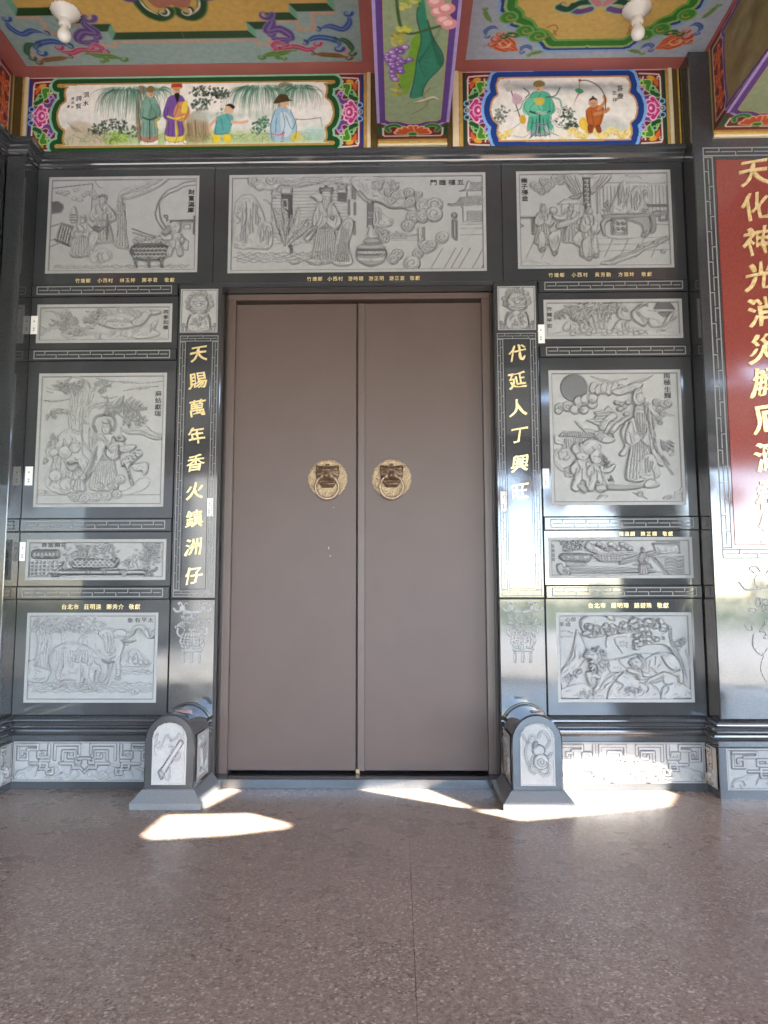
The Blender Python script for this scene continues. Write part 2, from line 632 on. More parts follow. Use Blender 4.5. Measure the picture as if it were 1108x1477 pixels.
        if arm == 'front':
            s.P(name, h, S([(.1, .22), (.2, .34), (.24, .48), (.12, .56), (.0, .47), (-.02, .40), (.08, .38)]), rnd=.014)
            s.P(name, h, S([(-.12, .23), (-.2, .36), (-.2, .5), (-.09, .54), (.02, .45), (.0, .39), (-.08, .37)]), rnd=.014)
            s.L(S([(.18, .38), (.16, .5)]), .004, -.004)
            s.L(S([(-.15, .38), (-.13, .5)]), .004, -.004)
        elif arm == 'out':
            s.P(name, h, S([(.09, .22), (.26, .28), (.40, .25), (.42, .32), (.3, .42), (.12, .38)]), rnd=.014)
            s.P(name, h, S([(-.11, .23), (-.22, .36), (-.26, .52), (-.16, .56), (-.08, .42)]), rnd=.014)
        s.L(S([(-.14, .53), (0, .56), (.13, .53)]), .007, .004)
        s.E(name, h * 1.05, cx + f * .005 * hg + lean * .9 * hg, y0 + .1 * hg, .066 * hg, .085 * hg, rnd=.016)
        hx = cx + lean * .9 * hg
        s.L([(hx - .03 * hg, y0 + .085 * hg), (hx - .005 * hg, y0 + .085 * hg)], .004, -.004)
        s.L([(hx + .02 * hg, y0 + .085 * hg), (hx + .045 * hg, y0 + .085 * hg)], .004, -.004)
        s.L([(hx + .01 * hg, y0 + .09 * hg), (hx + .013 * hg, y0 + .12 * hg)], .004, .003)
        if beard:
            s.P(name, h * 1.1, [(hx - .05 * hg, y0 + .13 * hg), (hx + .06 * hg, y0 + .13 * hg), (hx + .03 * hg, y0 + .25 * hg), (hx, y0 + .33 * hg), (hx - .03 * hg, y0 + .25 * hg)], rnd=.012)
            for q in (-.02, .01, .035):
                s.L([(hx + q * hg, y0 + .15 * hg), (hx + q * .5 * hg, y0 + .3 * hg)], .003, -.004)
        if hat == 'cap':
            s.P(name, h * 1.05, [(hx - .075 * hg, y0 + .06 * hg), (hx - .06 * hg, y0 - .02 * hg), (hx + .06 * hg, y0 - .02 * hg), (hx + .08 * hg, y0 + .06 * hg)], tone=.75, sm=False)
        elif hat == 'bun':
            s.E(name, h, hx, y0, .05 * hg, .04 * hg)
            s.L([(hx - .06 * hg, y0 + .05 * hg), (hx, y0 + .03 * hg), (hx + .06 * hg, y0 + .05 * hg)], .006, -.004)
        elif hat == 'crown':
            s.P(name, h * 1.05, [(hx - .08 * hg, y0 + .05 * hg), (hx - .09 * hg, y0 - .02 * hg), (hx - .04 * hg, y0), (hx, y0 - .05 * hg), (hx + .04 * hg, y0), (hx + .09 * hg, y0 - .02 * hg), (hx + .08 * hg, y0 + .05 * hg)], tone=.7, sm=False)
    def child(s, name, cx, y0, hg, f=1, h=.022):
        S = lambda L_: [(cx + f * a * hg, y0 + b * hg) for a, b in L_]
        s.P(name, h * .8, S([(-.12, .36), (-.2, .5), (-.17, .72), (-.22, .95), (-.08, 1), (-.02, .8), (.06, .8), (.12, 1), (.25, .95), (.18, .7), (.2, .5), (.1, .36)]), rnd=.018)
        s.P(name, h, S([(.1, .4), (.3, .44), (.42, .36), (.46, .42), (.34, .56), (.12, .56)]), rnd=.012)
        s.P(name, h, S([(-.1, .4), (-.24, .5), (-.2, .66), (-.06, .56)]), rnd=.012)
        s.E(name, h * 1.1, cx + f * .02 * hg, y0 + .19 * hg, .16 * hg, .18 * hg, rnd=.02)
        s.E(name, h, cx - f * .1 * hg, y0 + .03 * hg, .05 * hg, .05 * hg)
        s.L(S([(-.04, .2), (.0, .2)]), .004, -.004)
        s.L(S([(.07, .2), (.11, .2)]), .004, -.004)
        for a in (-.12, 0, .12):
            s.L(S([(a, .55), (a * 1.3, .78)]), .005, -.005)
    def rock(s, name, pts, h=.014, hatch=8):
        e_, s.edge = s.edge, .22
        s.P(name, h, pts, rnd=.03, cut=.003)
        s.edge = e_
        p = np.asarray(pts, float)
        x0, y0 = p.min(0)
        x1, y1 = p.max(0)
        for i in range(hatch):
            x = x0 + (x1 - x0) * (i + .6 + .3 * RNG.random()) / (hatch + .5)
            a = y0 + (y1 - y0) * (.12 + .25 * RNG.random())
            b = y0 + (y1 - y0) * (.55 + .4 * RNG.random())
            jit = (x1 - x0) * .06
            ln = [(x + jit * RNG.normal() * .5, a + (b - a) * t) for t in (0, .33, .66, 1)]
            mid = s.m(ln)
            if inside(mid[:, 0], mid[:, 1], s.m(pts)).all():
                s.L(ln, .006, -.006)
    def bush(s, name, pts, n=40, ln=(10, 18), h=.010, spread=6.28, a0=0):
        for _ in range(n):
            cx, cy, rx, ry = pts[RNG.integers(len(pts))]
            t, r = RNG.random() * 6.28, math.sqrt(RNG.random())
            s.leaf(name, cx + rx * r * math.cos(t), cy + ry * r * math.sin(t), a0 + (RNG.random() - .5) * spread, ln[0] + (ln[1] - ln[0]) * RNG.random(), (ln[0]) * .55, h)
    def chisel(s, per_m2=420):
        """short tool strokes that follow the carved forms"""
        Zs = s.Z.copy()
        for _ in range(5):
            Zs = (Zs + np.roll(Zs, 1, 0) + np.roll(Zs, -1, 0) + np.roll(Zs, 1, 1) + np.roll(Zs, -1, 1)) / 5
        gy, gx = np.gradient(Zs)
        bo = s.names.index('border') if 'border' in s.names else -1
        okc = np.argwhere((s.O > 0) & (s.O != bo) & (s.T < .2))
        if not len(okc):
            return
        n = int(per_m2 * s.W * s.H)
        for j, i in okc[RNG.integers(len(okc), size=n)]:
            x, y = s.u[i], s.v[j]
            pts = [(x, y)]
            o = s.O[j, i]
            for _ in range(3):
                jj, ii = min(max(int(y / s.H * (s.ny - 1)), 0), s.ny - 1), min(max(int(x / s.W * (s.nx - 1)), 0), s.nx - 1)
                if s.O[jj, ii] != o:
                    break
                tx, ty = -gy[jj, ii], gx[jj, ii]
                q = math.hypot(tx, ty)
                if q < 2e-5:
                    tx, ty = .25, 1.0
                    q = 1.03
                if ty < 0:
                    tx, ty = -tx, -ty
                x, y = x + tx / q * .010, y + ty / q * .010
                pts.append((x, y))
            if len(pts) > 2:
                s.L([(a / s.kx + s.box[0], b / s.ky + s.box[1]) for a, b in pts], .0024, -.0022, .34, n=2)
    def build(s, parent, x0, z0, y, mat='carved_granite', origin=None, ex=(1, 0, 0), ey=(0, 0, 1), en=(0, -1, 0)):
        nz = RNG.normal(0, .00035, s.Z.shape)
        Z = np.clip(s.Z + np.where(s.T > .5, 0, nz), -.010, .05)
        if origin is None:
            origin = (x0, y, z0)
        return s.split(origin, ex, ey, en, Z, {'tone': ('FLOAT', s.T)}, mat, parent)

class Paint(Grid):
    def __init__(s, W, H, box, res=.004, bg='#eeeae2'):
        super().__init__(W, H, box, res)
        s.C = np.zeros((s.ny, s.nx, 3)) + np.array(lin(bg))
        s.aa = res * .7
    def _mix(s, w, a, col, name):
        c = np.array(lin(col)) if not isinstance(col, np.ndarray) else col
        s.C[w] = s.C[w] * (1 - a[..., None]) + c * a[..., None]
        o = s.oid(name)
        if o is not None:
            s.O[w] = np.where(a > .5, o, s.O[w])
    def P(s, col, pts, name=None, sm=True, soft=0.0, a=1.0, n=4, noise=0):
        p = s.m(pts)
        if sm:
            p = crom(p, n, True)
        sf = max(soft, s.aa)
        w = s.win(p, sf * 2)
        if w is None:
            return
        d, _ = seg_dist(s.X[w], s.Y[w], p, True)
        sd = np.where(inside(s.X[w], s.Y[w], p), d, -d)
        al = np.clip(.5 + sd / (2 * sf), 0, 1) * a
        if noise:
            al = al * np.clip(1 - noise * RNG.random(al.shape), 0, 1)
        s._mix(w, al, col, name)
    def E(s, col, cx, cy, rx, ry=None, rot=0, **kw):
        ry = rx if ry is None else ry
        t = np.linspace(0, 2 * np.pi, 15)[:-1]
        x, y = rx * np.cos(t), ry * np.sin(t)
        c, q = math.cos(rot), math.sin(rot)
        s.P(col, np.stack([cx + c * x - q * y, cy + q * x + c * y], 1), n=2, **kw)
    def L(s, col, pts, w, name=None, sm=True, a=1.0, taper=0, soft=0.0, n=4):
        """w in design units; taper 1: thin at the end, 2: thin at both ends, 3: comma (thin start)"""
        p = s.m(pts)
        if sm:
            p = crom(p, n)
        hw0 = w * s.k * .5
        sf = max(soft, s.aa)
        ww = s.win(p, hw0 + sf * 2)
        if ww is None:
            return
        d, t = seg_dist(s.X[ww], s.Y[ww], p)
        hw = hw0
        if taper == 1:
            hw = hw0 * np.clip(1.05 - t, .08, 1)
        elif taper == 2:
            hw = hw0 * np.clip(np.sin(np.pi * t) * 1.3, .1, 1)
        elif taper == 3:
            hw = hw0 * np.clip(t * 1.2, .1, 1)
        s._mix(ww, np.clip(.5 + (hw - d) / (2 * sf), 0, 1) * a, col, name)
    def OL(s, col, pts, w, closed=True, **kw):
        p = list(map(tuple, pts))
        if closed:
            q = crom(np.array(p, float), 4, True)
            q = np.vstack([q, q[:1]])
            s.L(col, q, w, sm=False, **kw)
        else:
            s.L(col, p, w, **kw)
    def curl(s, col, cx, cy, r, a0, turns, w, f=1, name=None, edge=None, ew=3):
        """a scroll: a spiral stroke that thickens outwards, with an optional pale edge"""
        a = np.linspace(0, turns * 2 * np.pi, 18)
        rr = r * (.12 + .88 * a / a[-1])
        p = np.stack([cx + rr * np.cos(a0 + f * a), cy + rr * np.sin(a0 + f * a)], 1)
        if edge:
            s.L(edge, p, w + ew, name, n=2, taper=3)
        s.L(col, p, w, name, n=2, taper=3)
    def dots(s, cols, blobs, n, r, a=.8, name=None):
        for _ in range(n):
            cx, cy, rx, ry = blobs[RNG.integers(len(blobs))]
            t, q = RNG.random() * 6.28, math.sqrt(RNG.random())
            s.E(cols[RNG.integers(len(cols))], cx + rx * q * math.cos(t), cy + ry * q * math.sin(t), r * (.6 + .8 * RNG.random()), r * (.4 + .6 * RNG.random()), rot=RNG.random() * 3, a=a, name=name)
    def build(s, parent, origin, ex=(1, 0, 0), ey=(0, 0, 1), en=(0, -1, 0), mat='painted_board'):
        return s.split(origin, ex, ey, en, np.zeros((s.ny, s.nx)), {'paint': ('COLOR', s.C)}, mat, parent)

# ------------------------------------------------------------------ writing
_fc = bpy.data.curves.new('glyph', 'FONT')
_fo = bpy.data.objects.new('glyph', _fc)
COL.objects.link(_fo)
_gc = {}
def glyph(ch, brush=0.0, weight=0.0):
    """outline of one written character as (verts, faces, boundary), about one unit tall, centred"""
    key = (ch, brush, weight)
    if key in _gc:
        return _gc[key]
    _fc.body = ch
    _fc.resolution_u = 4
    bpy.context.view_layer.update()
    me = bpy.data.meshes.new_from_object(_fo.evaluated_get(bpy.context.evaluated_depsgraph_get()))
    bm = bmesh.new()
    bm.from_mesh(me)
    bpy.data.meshes.remove(me)
    bmesh.ops.remove_doubles(bm, verts=bm.verts, dist=1e-5)
    bmesh.ops.recalc_face_normals(bm, faces=bm.faces)
    if bm.faces and sum(f.normal.z for f in bm.faces) < 0:
        bmesh.ops.reverse_faces(bm, faces=bm.faces)
    nor = {}
    for e in bm.edges:
        if len(e.link_faces) == 1:
            lp = e.link_loops[0]
            a, b = lp.vert, lp.link_loop_next.vert
            d = (b.co - a.co)
            if d.length < 1e-7:
                continue
            n = Vector((d.y, -d.x, 0)).normalized()
            for v in (a, b):
                nor[v] = nor.get(v, Vector()) + n
    cs = [v.co.copy() for v in bm.verts]
    cx = (min(c.x for c in cs) + max(c.x for c in cs)) / 2
    cyy = (min(c.y for c in cs) + max(c.y for c in cs)) / 2
    ph = (ord(ch) % 97) * .37
    for v, n in nor.items():
        if n.length > 1e-6:
            n.normalize()
            p = v.co
            k = weight
            if brush:
                wob = math.sin(p.x * 9 + ph) * math.cos(p.y * 8 - ph) + .6 * math.sin(p.x * 17 + p.y * 13)
                k += brush * (abs(n.x) * .9 - abs(n.y) * .25 + .55 * wob)
            v.co = v.co + n * k
    for v in bm.verts:
        x, y = v.co.x - cx, v.co.y - cyy
        if brush:
            y += .16 * x - .05 * abs(x)
            x += .05 * math.sin(y * 5 + ph)
        v.co = Vector((x, y, 0))
    bm.verts.index_update()
    vs_ = [(v.co.x, v.co.y) for v in bm.verts]
    fs_ = [tuple(v.index for v in f.verts) for f in bm.faces]
    bd = []
    for e in bm.edges:
        if len(e.link_faces) == 1:
            lp = e.link_loops[0]
            bd.append((lp.vert.index, lp.link_loop_next.vert.index))
    bm.free()
    _gc[key] = (vs_, fs_, bd)
    return _gc[key]
def write(name, items, y, depth, mat, parent, brush=0.0, weight=0.0, sx=1.0):
    """items: (char, x, z, size); characters cut proud of the plane at y, facing -Y; one mesh"""
    V, Fc = [], []
    for ch, cx, cz, sz in items:
        vs_, fs_, bd = glyph(ch, brush, weight)
        b = len(V)
        n = len(vs_)
        V += [(cx + px * sz * sx, y - depth, cz + pz * sz) for px, pz in vs_]
        V += [(cx + px * sz * sx, y, cz + pz * sz) for px, pz in vs_]
        Fc += [tuple(b + i for i in f) for f in fs_]
        Fc += [(b + j, b + i, b + n + i, b + n + j) for i, j in bd]
    me = bpy.data.meshes.new(name)
    me.from_pydata(V, [], Fc)
    me.update()
    return link(name, me, mat, parent)

# ================================================================== THE SETTING
simple('grout', (.24, .20, .18), .8)
# floor: polished granite slabs with hairline joints, on a bed
bed = structure(MB().box(-7.2, 9.04, -5.75, .6, -.35, -.004).obj('floor', 'grout'))
FX = [-7.2, -5.04, -3.24, -1.44, .318, 2.12, 3.92, 5.72, 7.5, 9.03]
FY = [.2, -3.05, -5.75]
for i in range(len(FX) - 1):
    for j in range(len(FY) - 1):
        g = .0006
        x0, x1, y1, y0 = FX[i] + g, FX[i + 1] - g, FY[j] - g, FY[j + 1] + g
        c = .0008
        dz = RNG.uniform(-.0004, .0004)
        A = [(x0, y0, -.003), (x1, y0, -.003), (x1, y1, -.003), (x0, y1, -.003)]
        B = [(p[0], p[1], -c + dz) for p in A]
        D = [(x0 + c, y0 + c, dz), (x1 - c, y0 + c, dz), (x1 - c, y1 - c, dz), (x0 + c, y1 - c, dz)]
        mb = MB().add(A + B + D, [(8, 9, 10, 11)] + [f for k in range(4) for f in ((k, (k + 1) % 4, 4 + (k + 1) % 4, 4 + k), (4 + k, 4 + (k + 1) % 4, 8 + (k + 1) % 4, 8 + k))])
        mb.obj('floor_slab', 'floor_granite', bed)

# ------------------------------------------------------------------ the stone wall
IC = 2.218                       # inner corners of the recess
PZ = -.18                        # pier fronts
wall = thing('temple_wall', 'dark polished granite temple wall framing the brown double door', 'wall', (0, 0, 0))
MB().box(-2.9, -.93, .03, .45, -.05, 4.84).obj('core', 'gap_dark', wall)
MB().box(.93, 3.6, .03, .45, -.05, 4.84).obj('core', 'gap_dark', wall)
MB().box(-.93, .93, .03, .45, 3.31, 4.84).obj('core', 'gap_dark', wall)

def slab(x0, x1, z0, z1, yf=0.0, parent=wall, name='facing_slab'):
    return MB().slab(x0, x1, z0, z1, .032, yf).obj(name, 'dark_granite', parent)
def ring(x0, x1, z0, z1, h, yf=0.0, parent=wall, name='facing_slab'):
    return MB().ring(x0, x1, z0, z1, h[0], h[1], h[2], h[3], .032, yf).obj(name, 'dark_granite', parent)

PANEL = {}                       # world rectangles of the carved panels: x0,x1,z0,z1
PANEL['A'] = (-2.137, -1.092, 3.401, 4.096)
PANEL['B'] = (-.885, .876, 3.391, 4.096)
PANEL['C'] = (1.086, 2.135, 3.403, 4.099)
PANEL['D'] = (-2.177, -1.254, 2.912, 3.182)
PANEL['E'] = (1.251, 2.174, 2.913, 3.185)
PANEL['F'] = (-2.142, -1.277, 1.795, 2.701)
PANEL['G'] = (1.272, 2.143, 1.795, 2.698)
PANEL['H'] = (-2.173, -1.249, 1.315, 1.582)
PANEL['I'] = (1.241, 2.170, 1.319, 1.585)
PANEL['J'] = (-2.145, -1.287, .531, 1.104)
PANEL['K'] = (1.281, 2.143, .535, 1.101)
PANEL['PL'] = (-1.196, -.942, 2.974, 3.278)
PANEL['PR'] = (.942, 1.196, 2.974, 3.278)
PANEL['BL'] = (-2.180, -1.262, .047, .293)
PANEL['BR'] = (1.262, 2.180, .047, .293)
RB = 3.318                       # foot of the top row
g = .0015
ring(-IC, -.985 - g, RB + g, 4.166, PANEL['A'])
ring(-.985 + g, .985 - g, RB + g, 4.166, PANEL['B'])
ring(.985 + g, IC, RB + g, 4.166, PANEL['C'])
MB().slab(-.915, .915, 3.293, RB - g, .14, -.001).obj('lintel', 'dark_granite', wall)
ROWS = [('D', 'E', 2.865, 3.235), ('F', 'G', 1.718, 2.787), ('H', 'I', 1.273, 1.631), ('J', 'K', .452, 1.190)]
BANDS = [(3.235, RB), (2.787, 2.865), (1.631, 1.718), (1.190, 1.273)]
CX0 = 1.214
for l, r, z0, z1 in ROWS:
    ring(-IC, -CX0 - g, z0 + g, z1 - g, PANEL[l])
    ring(CX0 + g, IC, z0 + g, z1 - g, PANEL[r])

def fret(x0, x1, z0, z1, y, parent, P=.150, w=.0068, vertical=False, mat='engraved_line', name='fret_line'):
    """a running key pattern as thin inlaid bars between two border lines"""
    mb = MB()
    t = .0016
    def bar(a0, a1, b0, b1, lift=0.0):
        if vertical:
            mb.box(x0 + b0, x0 + b1, y - t - lift, y + .002, z0 + a0, z0 + a1)
        else:
            mb.box(x0 + a0, x0 + a1, y - t - lift, y + .002, z0 + b0, z0 + b1)
    Ln = (z1 - z0) if vertical else (x1 - x0)
    Wd = (x1 - x0) if vertical else (z1 - z0)
    bar(0, Ln, 0, w)
    bar(0, Ln, Wd - w, Wd)
    bar(0, w, w, Wd - w)
    bar(Ln - w, Ln, w, Wd - w)
    n = max(2, int(round(Ln / (P / 2))))
    p = Ln / n
    gap = w * 1.5
    wi = w * .8
    c0 = Wd / 2 - wi / 2
    for k in range(n):
        a = k * p
        bar(a + (gap if k else w + gap), a + p - wi / 2 if k < n - 1 else a + p - w - gap, c0, c0 + wi, .0002)
        if k < n - 1:
            if k % 2:
                bar(a + p - wi / 2, a + p + wi / 2, w, Wd / 2 + wi / 2, .0004)
            else:
                bar(a + p - wi / 2, a + p + wi / 2, Wd / 2 - wi / 2, Wd - w, .0004)
    return mb.obj(name, mat, parent)
for z0, z1 in BANDS:
    for sx in (-1, 1):
        xa, xb = sorted((sx * (CX0 + .006), sx * IC))
        b = MB().slab(xa, xb, z0 + g, z1 - g, .032, -.008, .004).obj('fret_band', 'dark_granite', wall)
        fa, fb = sorted((sx * 1.258, sx * 2.183))
        zc, hh = (z0 + z1) / 2 + .001, .029
        fret(fa, fb, zc - hh, zc + hh, -.008, b)

# cornice above, wrapped round the left pier and the side wall
MB().sweep([(-2.35, -1.35), (-2.35, PZ), (-IC, PZ), (-IC, 0), (2.222, 0)],
           [(-.03, 4.150), (.012, 4.150), (.014, 4.166), (.020, 4.170), (.024, 4.178), (.044, 4.190), (.047, 4.198), (.052, 4.200), (.074, 4.207), (.080, 4.214), (.080, 4.236), (.074, 4.240), (-.03, 4.241)]).obj('cornice', 'dark_granite', wall)
# plinth: moulding over a carved base
MOULD = [(-.02, .300), (.030, .300), (.030, .330), (.036, .336), (.040, .340), (.062, .352), (.068, .362), (.066, .372), (.058, .379), (.042, .382), (.042, .392), (.052, .398), (.054, .410), (.048, .418), (.036, .421), (.036, .430), (.030, .440), (.012, .452), (-.02, .456)]
MB().sweep([(-IC, 0), (-CX0 + .3, 0)], MOULD).obj('plinth_moulding', 'dark_granite', wall, True, 35)
MB().sweep([(CX0 - .3, 0), (IC, 0)], MOULD).obj('plinth_moulding', 'dark_granite', wall, True, 35)
for s_, pn in ((-1, 'BL'), (1, 'BR')):
    xa, xb = sorted((s_ * .918, s_ * IC))
    p = PANEL[pn]
    MB().ring(xa, xb, -.01, .300, p[0], p[1], p[2], p[3], .034, -.030).obj('plinth_block', 'dark_granite', wall)

# door jambs
JY = -.010
for s_, pn in ((-1, 'PL'), (1, 'PR')):
    xa, xb = sorted((s_ * .915, s_ * (CX0 - .004)))
    p = PANEL[pn]
    MB().ring(xa, xb, 2.966, RB - g, p[0], p[1], p[2], p[3], .14, JY, .006).obj('jamb_slab', 'dark_granite', wall)
    MB().slab(xa, xb, 1.193, 2.964, .14, JY, .006).obj('jamb_slab', 'dark_granite', wall)
    MB().slab(xa, xb, -.01, 1.190, .14, JY + .002, .006).obj('jamb_slab', 'dark_granite', wall)

# small gilt donor lines
def donor(text, xc, z, size, y, pitch, gap):
    size *= .9
    words = text.split()
    tot = sum(len(w) for w in words) * pitch + (len(words) - 1) * gap
    x = xc - tot / 2 + pitch / 2
    it = []
    for w in words:
        for ch in w:
            it.append((ch, x, z, size))
            x += pitch
        x += gap
    return write('donor_inscription', it, y, .002, 'gold_leaf', wall, 0, .006)
donor('竹塘鄉 小西村 林玉婷 陳亭君 敬獻', -1.585, 3.348, .036, 0, .037, .042)
donor('竹塘鄉 小西村 游時聰 游正明 游正富 敬獻', .04, 3.345, .036, 0, .0365, .030)
donor('竹塘鄉 小西村 黃芳勤 方雅玲 敬獻', 1.635, 3.357, .036, 0, .038, .042)
donor('台北市 莊明遠 鄭秀介 敬獻', -1.665, 1.142, .040, 0, .039, .030)
donor('竹塘鄉 小西村 陳森麟 陳芷嫺 敬獻', 1.735, 1.606, .034, 0, .036, .032)
donor('台北市 薩明璋 蘇碧珠 敬獻', 1.745, 1.145, .040, 0, .039, .030)

# ------------------------------------------------------------------ the piers
def base_panel(parent, W, H, origin, ex, en, seed, half=False):
    R = Relief(W, H, (0, 0, W * 650, H * 650), rim=.008, rimw=.012)
    key_dragon(R, W * 650, H * 650, half)
    return R.build(parent, 0, 0, 0, origin=origin, ex=ex, en=en)
def key_dragon(R, w, h, half=False):
    """angular key-scroll dragons: raised bands with polished edges over leafy scrolls"""
    D, Wl = .85, .0065
    def pl(pts, mir=True):
        for f in ((0, 1) if mir else (0,)):
            q = [(x * w if not f else w - x * w, y * h) for x, y in pts]
            R.L(q, .0215, .004, D, 'key_scroll', sm=False)
            R.L(q, .0105, .003, 0, 'key_scroll', sm=False)
    def leafy(pts, mir=True, wd=.016):
        for f in ((0, 1) if mir else (0,)):
            q = [(x * w if not f else w - x * w, y * h) for x, y in pts]
            R.L(q, wd, .009, 0, 'leaf_scroll', taper=True)
    k = 1 if not half else 2
    S = lambda p: [(x * k, y) for x, y in p]
    for cx, cy, r in ((.07, .86, .05), (.22, .80, .06), (.30, .72, .05), (.36, .88, .05), (.44, .80, .045)):
        leafy(S([(cx - r, cy + .08), (cx - r * .6, cy - .10), (cx + r * .2, cy - .12), (cx + r * .7, cy + .02), (cx + r * .2, cy + .08), (cx, cy)]), not half)
    leafy(S([(.03, .93), (.05, .78), (.10, .70), (.16, .62)]), not half, .020)
    leafy(S([(.24, .93), (.31, .84), (.38, .96), (.47, .86)]), not half)
    pl(S([(.16, .08), (.035, .08), (.035, .45), (.10, .45), (.10, .26), (.065, .26), (.065, .33)]), not half)
    pl(S([(.035, .08), (.17, .08), (.17, .20), (.10, .20)]), not half)
    pl(S([(.25, .06), (.25, .40), (.175, .40), (.175, .27), (.225, .27), (.225, .33)]), not half)
    pl(S([(.12, .55), (.24, .55), (.24, .80), (.28, .80), (.28, .68), (.19, .68), (.19, .48), (.25, .48)]), not half)
    if not half:
        pl([(.29, .45), (.29, .08), (.46, .08), (.46, .30)])
        pl([(.345, .46), (.345, .24), (.43, .24), (.43, .40), (.385, .40), (.385, .32)])
        pl([(.33, .55), (.42, .55), (.42, .65), (.47, .65), (.5, .76)])
        pl([(.44, .44), (.47, .44), (.47, .54), (.44, .54), (.44, .49)])
        pl([(.46, .42), (.54, .42)], False)
    R.O[R.e >= R.rimw] = np.where(R.O[R.e >= R.rimw] == 0, 0, R.O[R.e >= R.rimw])

# right pier: full height, red couplet panel
RX0, RX1 = 2.224, 3.42
pier_r = thing('stone_pier', 'tall dark granite pier with the red gilt couplet panel', 'pier', (2.8, PZ, 0))
MB().slab(RX0, RX1, .456, 4.83, .02, PZ, .006).obj('shaft', 'dark_granite', pier_r)
MB().sweep([(RX0, .02), (RX0, PZ), (RX1, PZ)], [(d, z + .002) for d, z in MOULD]).obj('plinth_moulding', 'dark_granite', pier_r, True, 35)
pr = MB().ring(RX0 - .036, RX1, -.01, .300, 2.235, 3.30, .050, .290, .02, PZ - .036).obj('plinth_block', 'dark_granite', pier_r)
# left pier: ends under the cornice
pier_l = thing('stone_pier', 'narrow dark granite pier under the wrapped cornice corner', 'pier', (-2.28, PZ, 0))
MB().slab(-2.345, -IC - .001, .456, 4.150, .02, PZ, .005).obj('shaft', 'dark_granite', pier_l)
MB().sweep([(-2.348, PZ), (-IC - .001, PZ), (-IC - .001, .02)], [(d, z + .002) for d, z in MOULD]).obj('plinth_moulding', 'dark_granite', pier_l, True, 35)
MB().slab(-2.345, -IC + .034, -.01, .300, .02, PZ - .036, .004).obj('plinth_block', 'dark_granite', pier_l)
# side wall running out from the left pier
sw = thing('side_wall', 'dark granite side wall projecting beside the left pier', 'wall', (-2.55, -.75, 0))
MB().box(-2.8, -2.35, -1.35, PZ - .002, .456, 4.150).obj('facing_slab', 'dark_granite', sw)
MB().box(-2.8, -2.318, -1.37, PZ - .04, -.01, .300).obj('plinth_block', 'dark_granite', sw)
MB().sweep([(-2.35, -1.35), (-2.35, PZ - .002)], [(d, z + .004) for d, z in MOULD]).obj('plinth_moulding', 'dark_granite', sw, True, 35)

# ================================================================== DOOR
MB().slab(-.914, .914, -.005, .062, .30, -.004, .006).obj('threshold', 'dark_granite')
tag(bpy.data.objects['threshold'], 'low dark granite threshold under the double door', 'threshold')
DFY = .120
df = thing('door_frame', 'brown painted metal door frame inside the granite opening', 'door frame', (0, DFY, .062))
def frame_bar(x0, x1, z0, z1, yf, name='frame_rail'):
    return MB().slab(x0, x1, z0, z1, .26, yf, .003).obj(name, 'door_frame_paint', df)
for s_ in (-1, 1):
    xa, xb = sorted((s_ * .915, s_ * .886))
    MB().box(xa, xb, .142, .26, .062, 3.293).obj('packing_strip', 'door_frame_paint', df)
    xa, xb = sorted((s_ * .904, s_ * .848))
    j = frame_bar(xa, xb, .062, 3.246, DFY, 'frame_jamb')
    xa, xb = sorted((s_ * .876, s_ * .8795))
    MB().box(xa, xb, DFY - .002, DFY + .01, .07, 3.246).obj('bead', 'door_frame_paint', j)
h_ = frame_bar(-.904, .904, 3.247, 3.290, DFY, 'frame_head')
MB().box(-.9, .9, DFY - .002, DFY + .01, 3.268, 3.272).obj('bead', 'door_frame_paint', h_)
MB().box(-.86, .86, .20, .26, 3.19, 3.2465).obj('stop_rail', 'gap_dark', df)

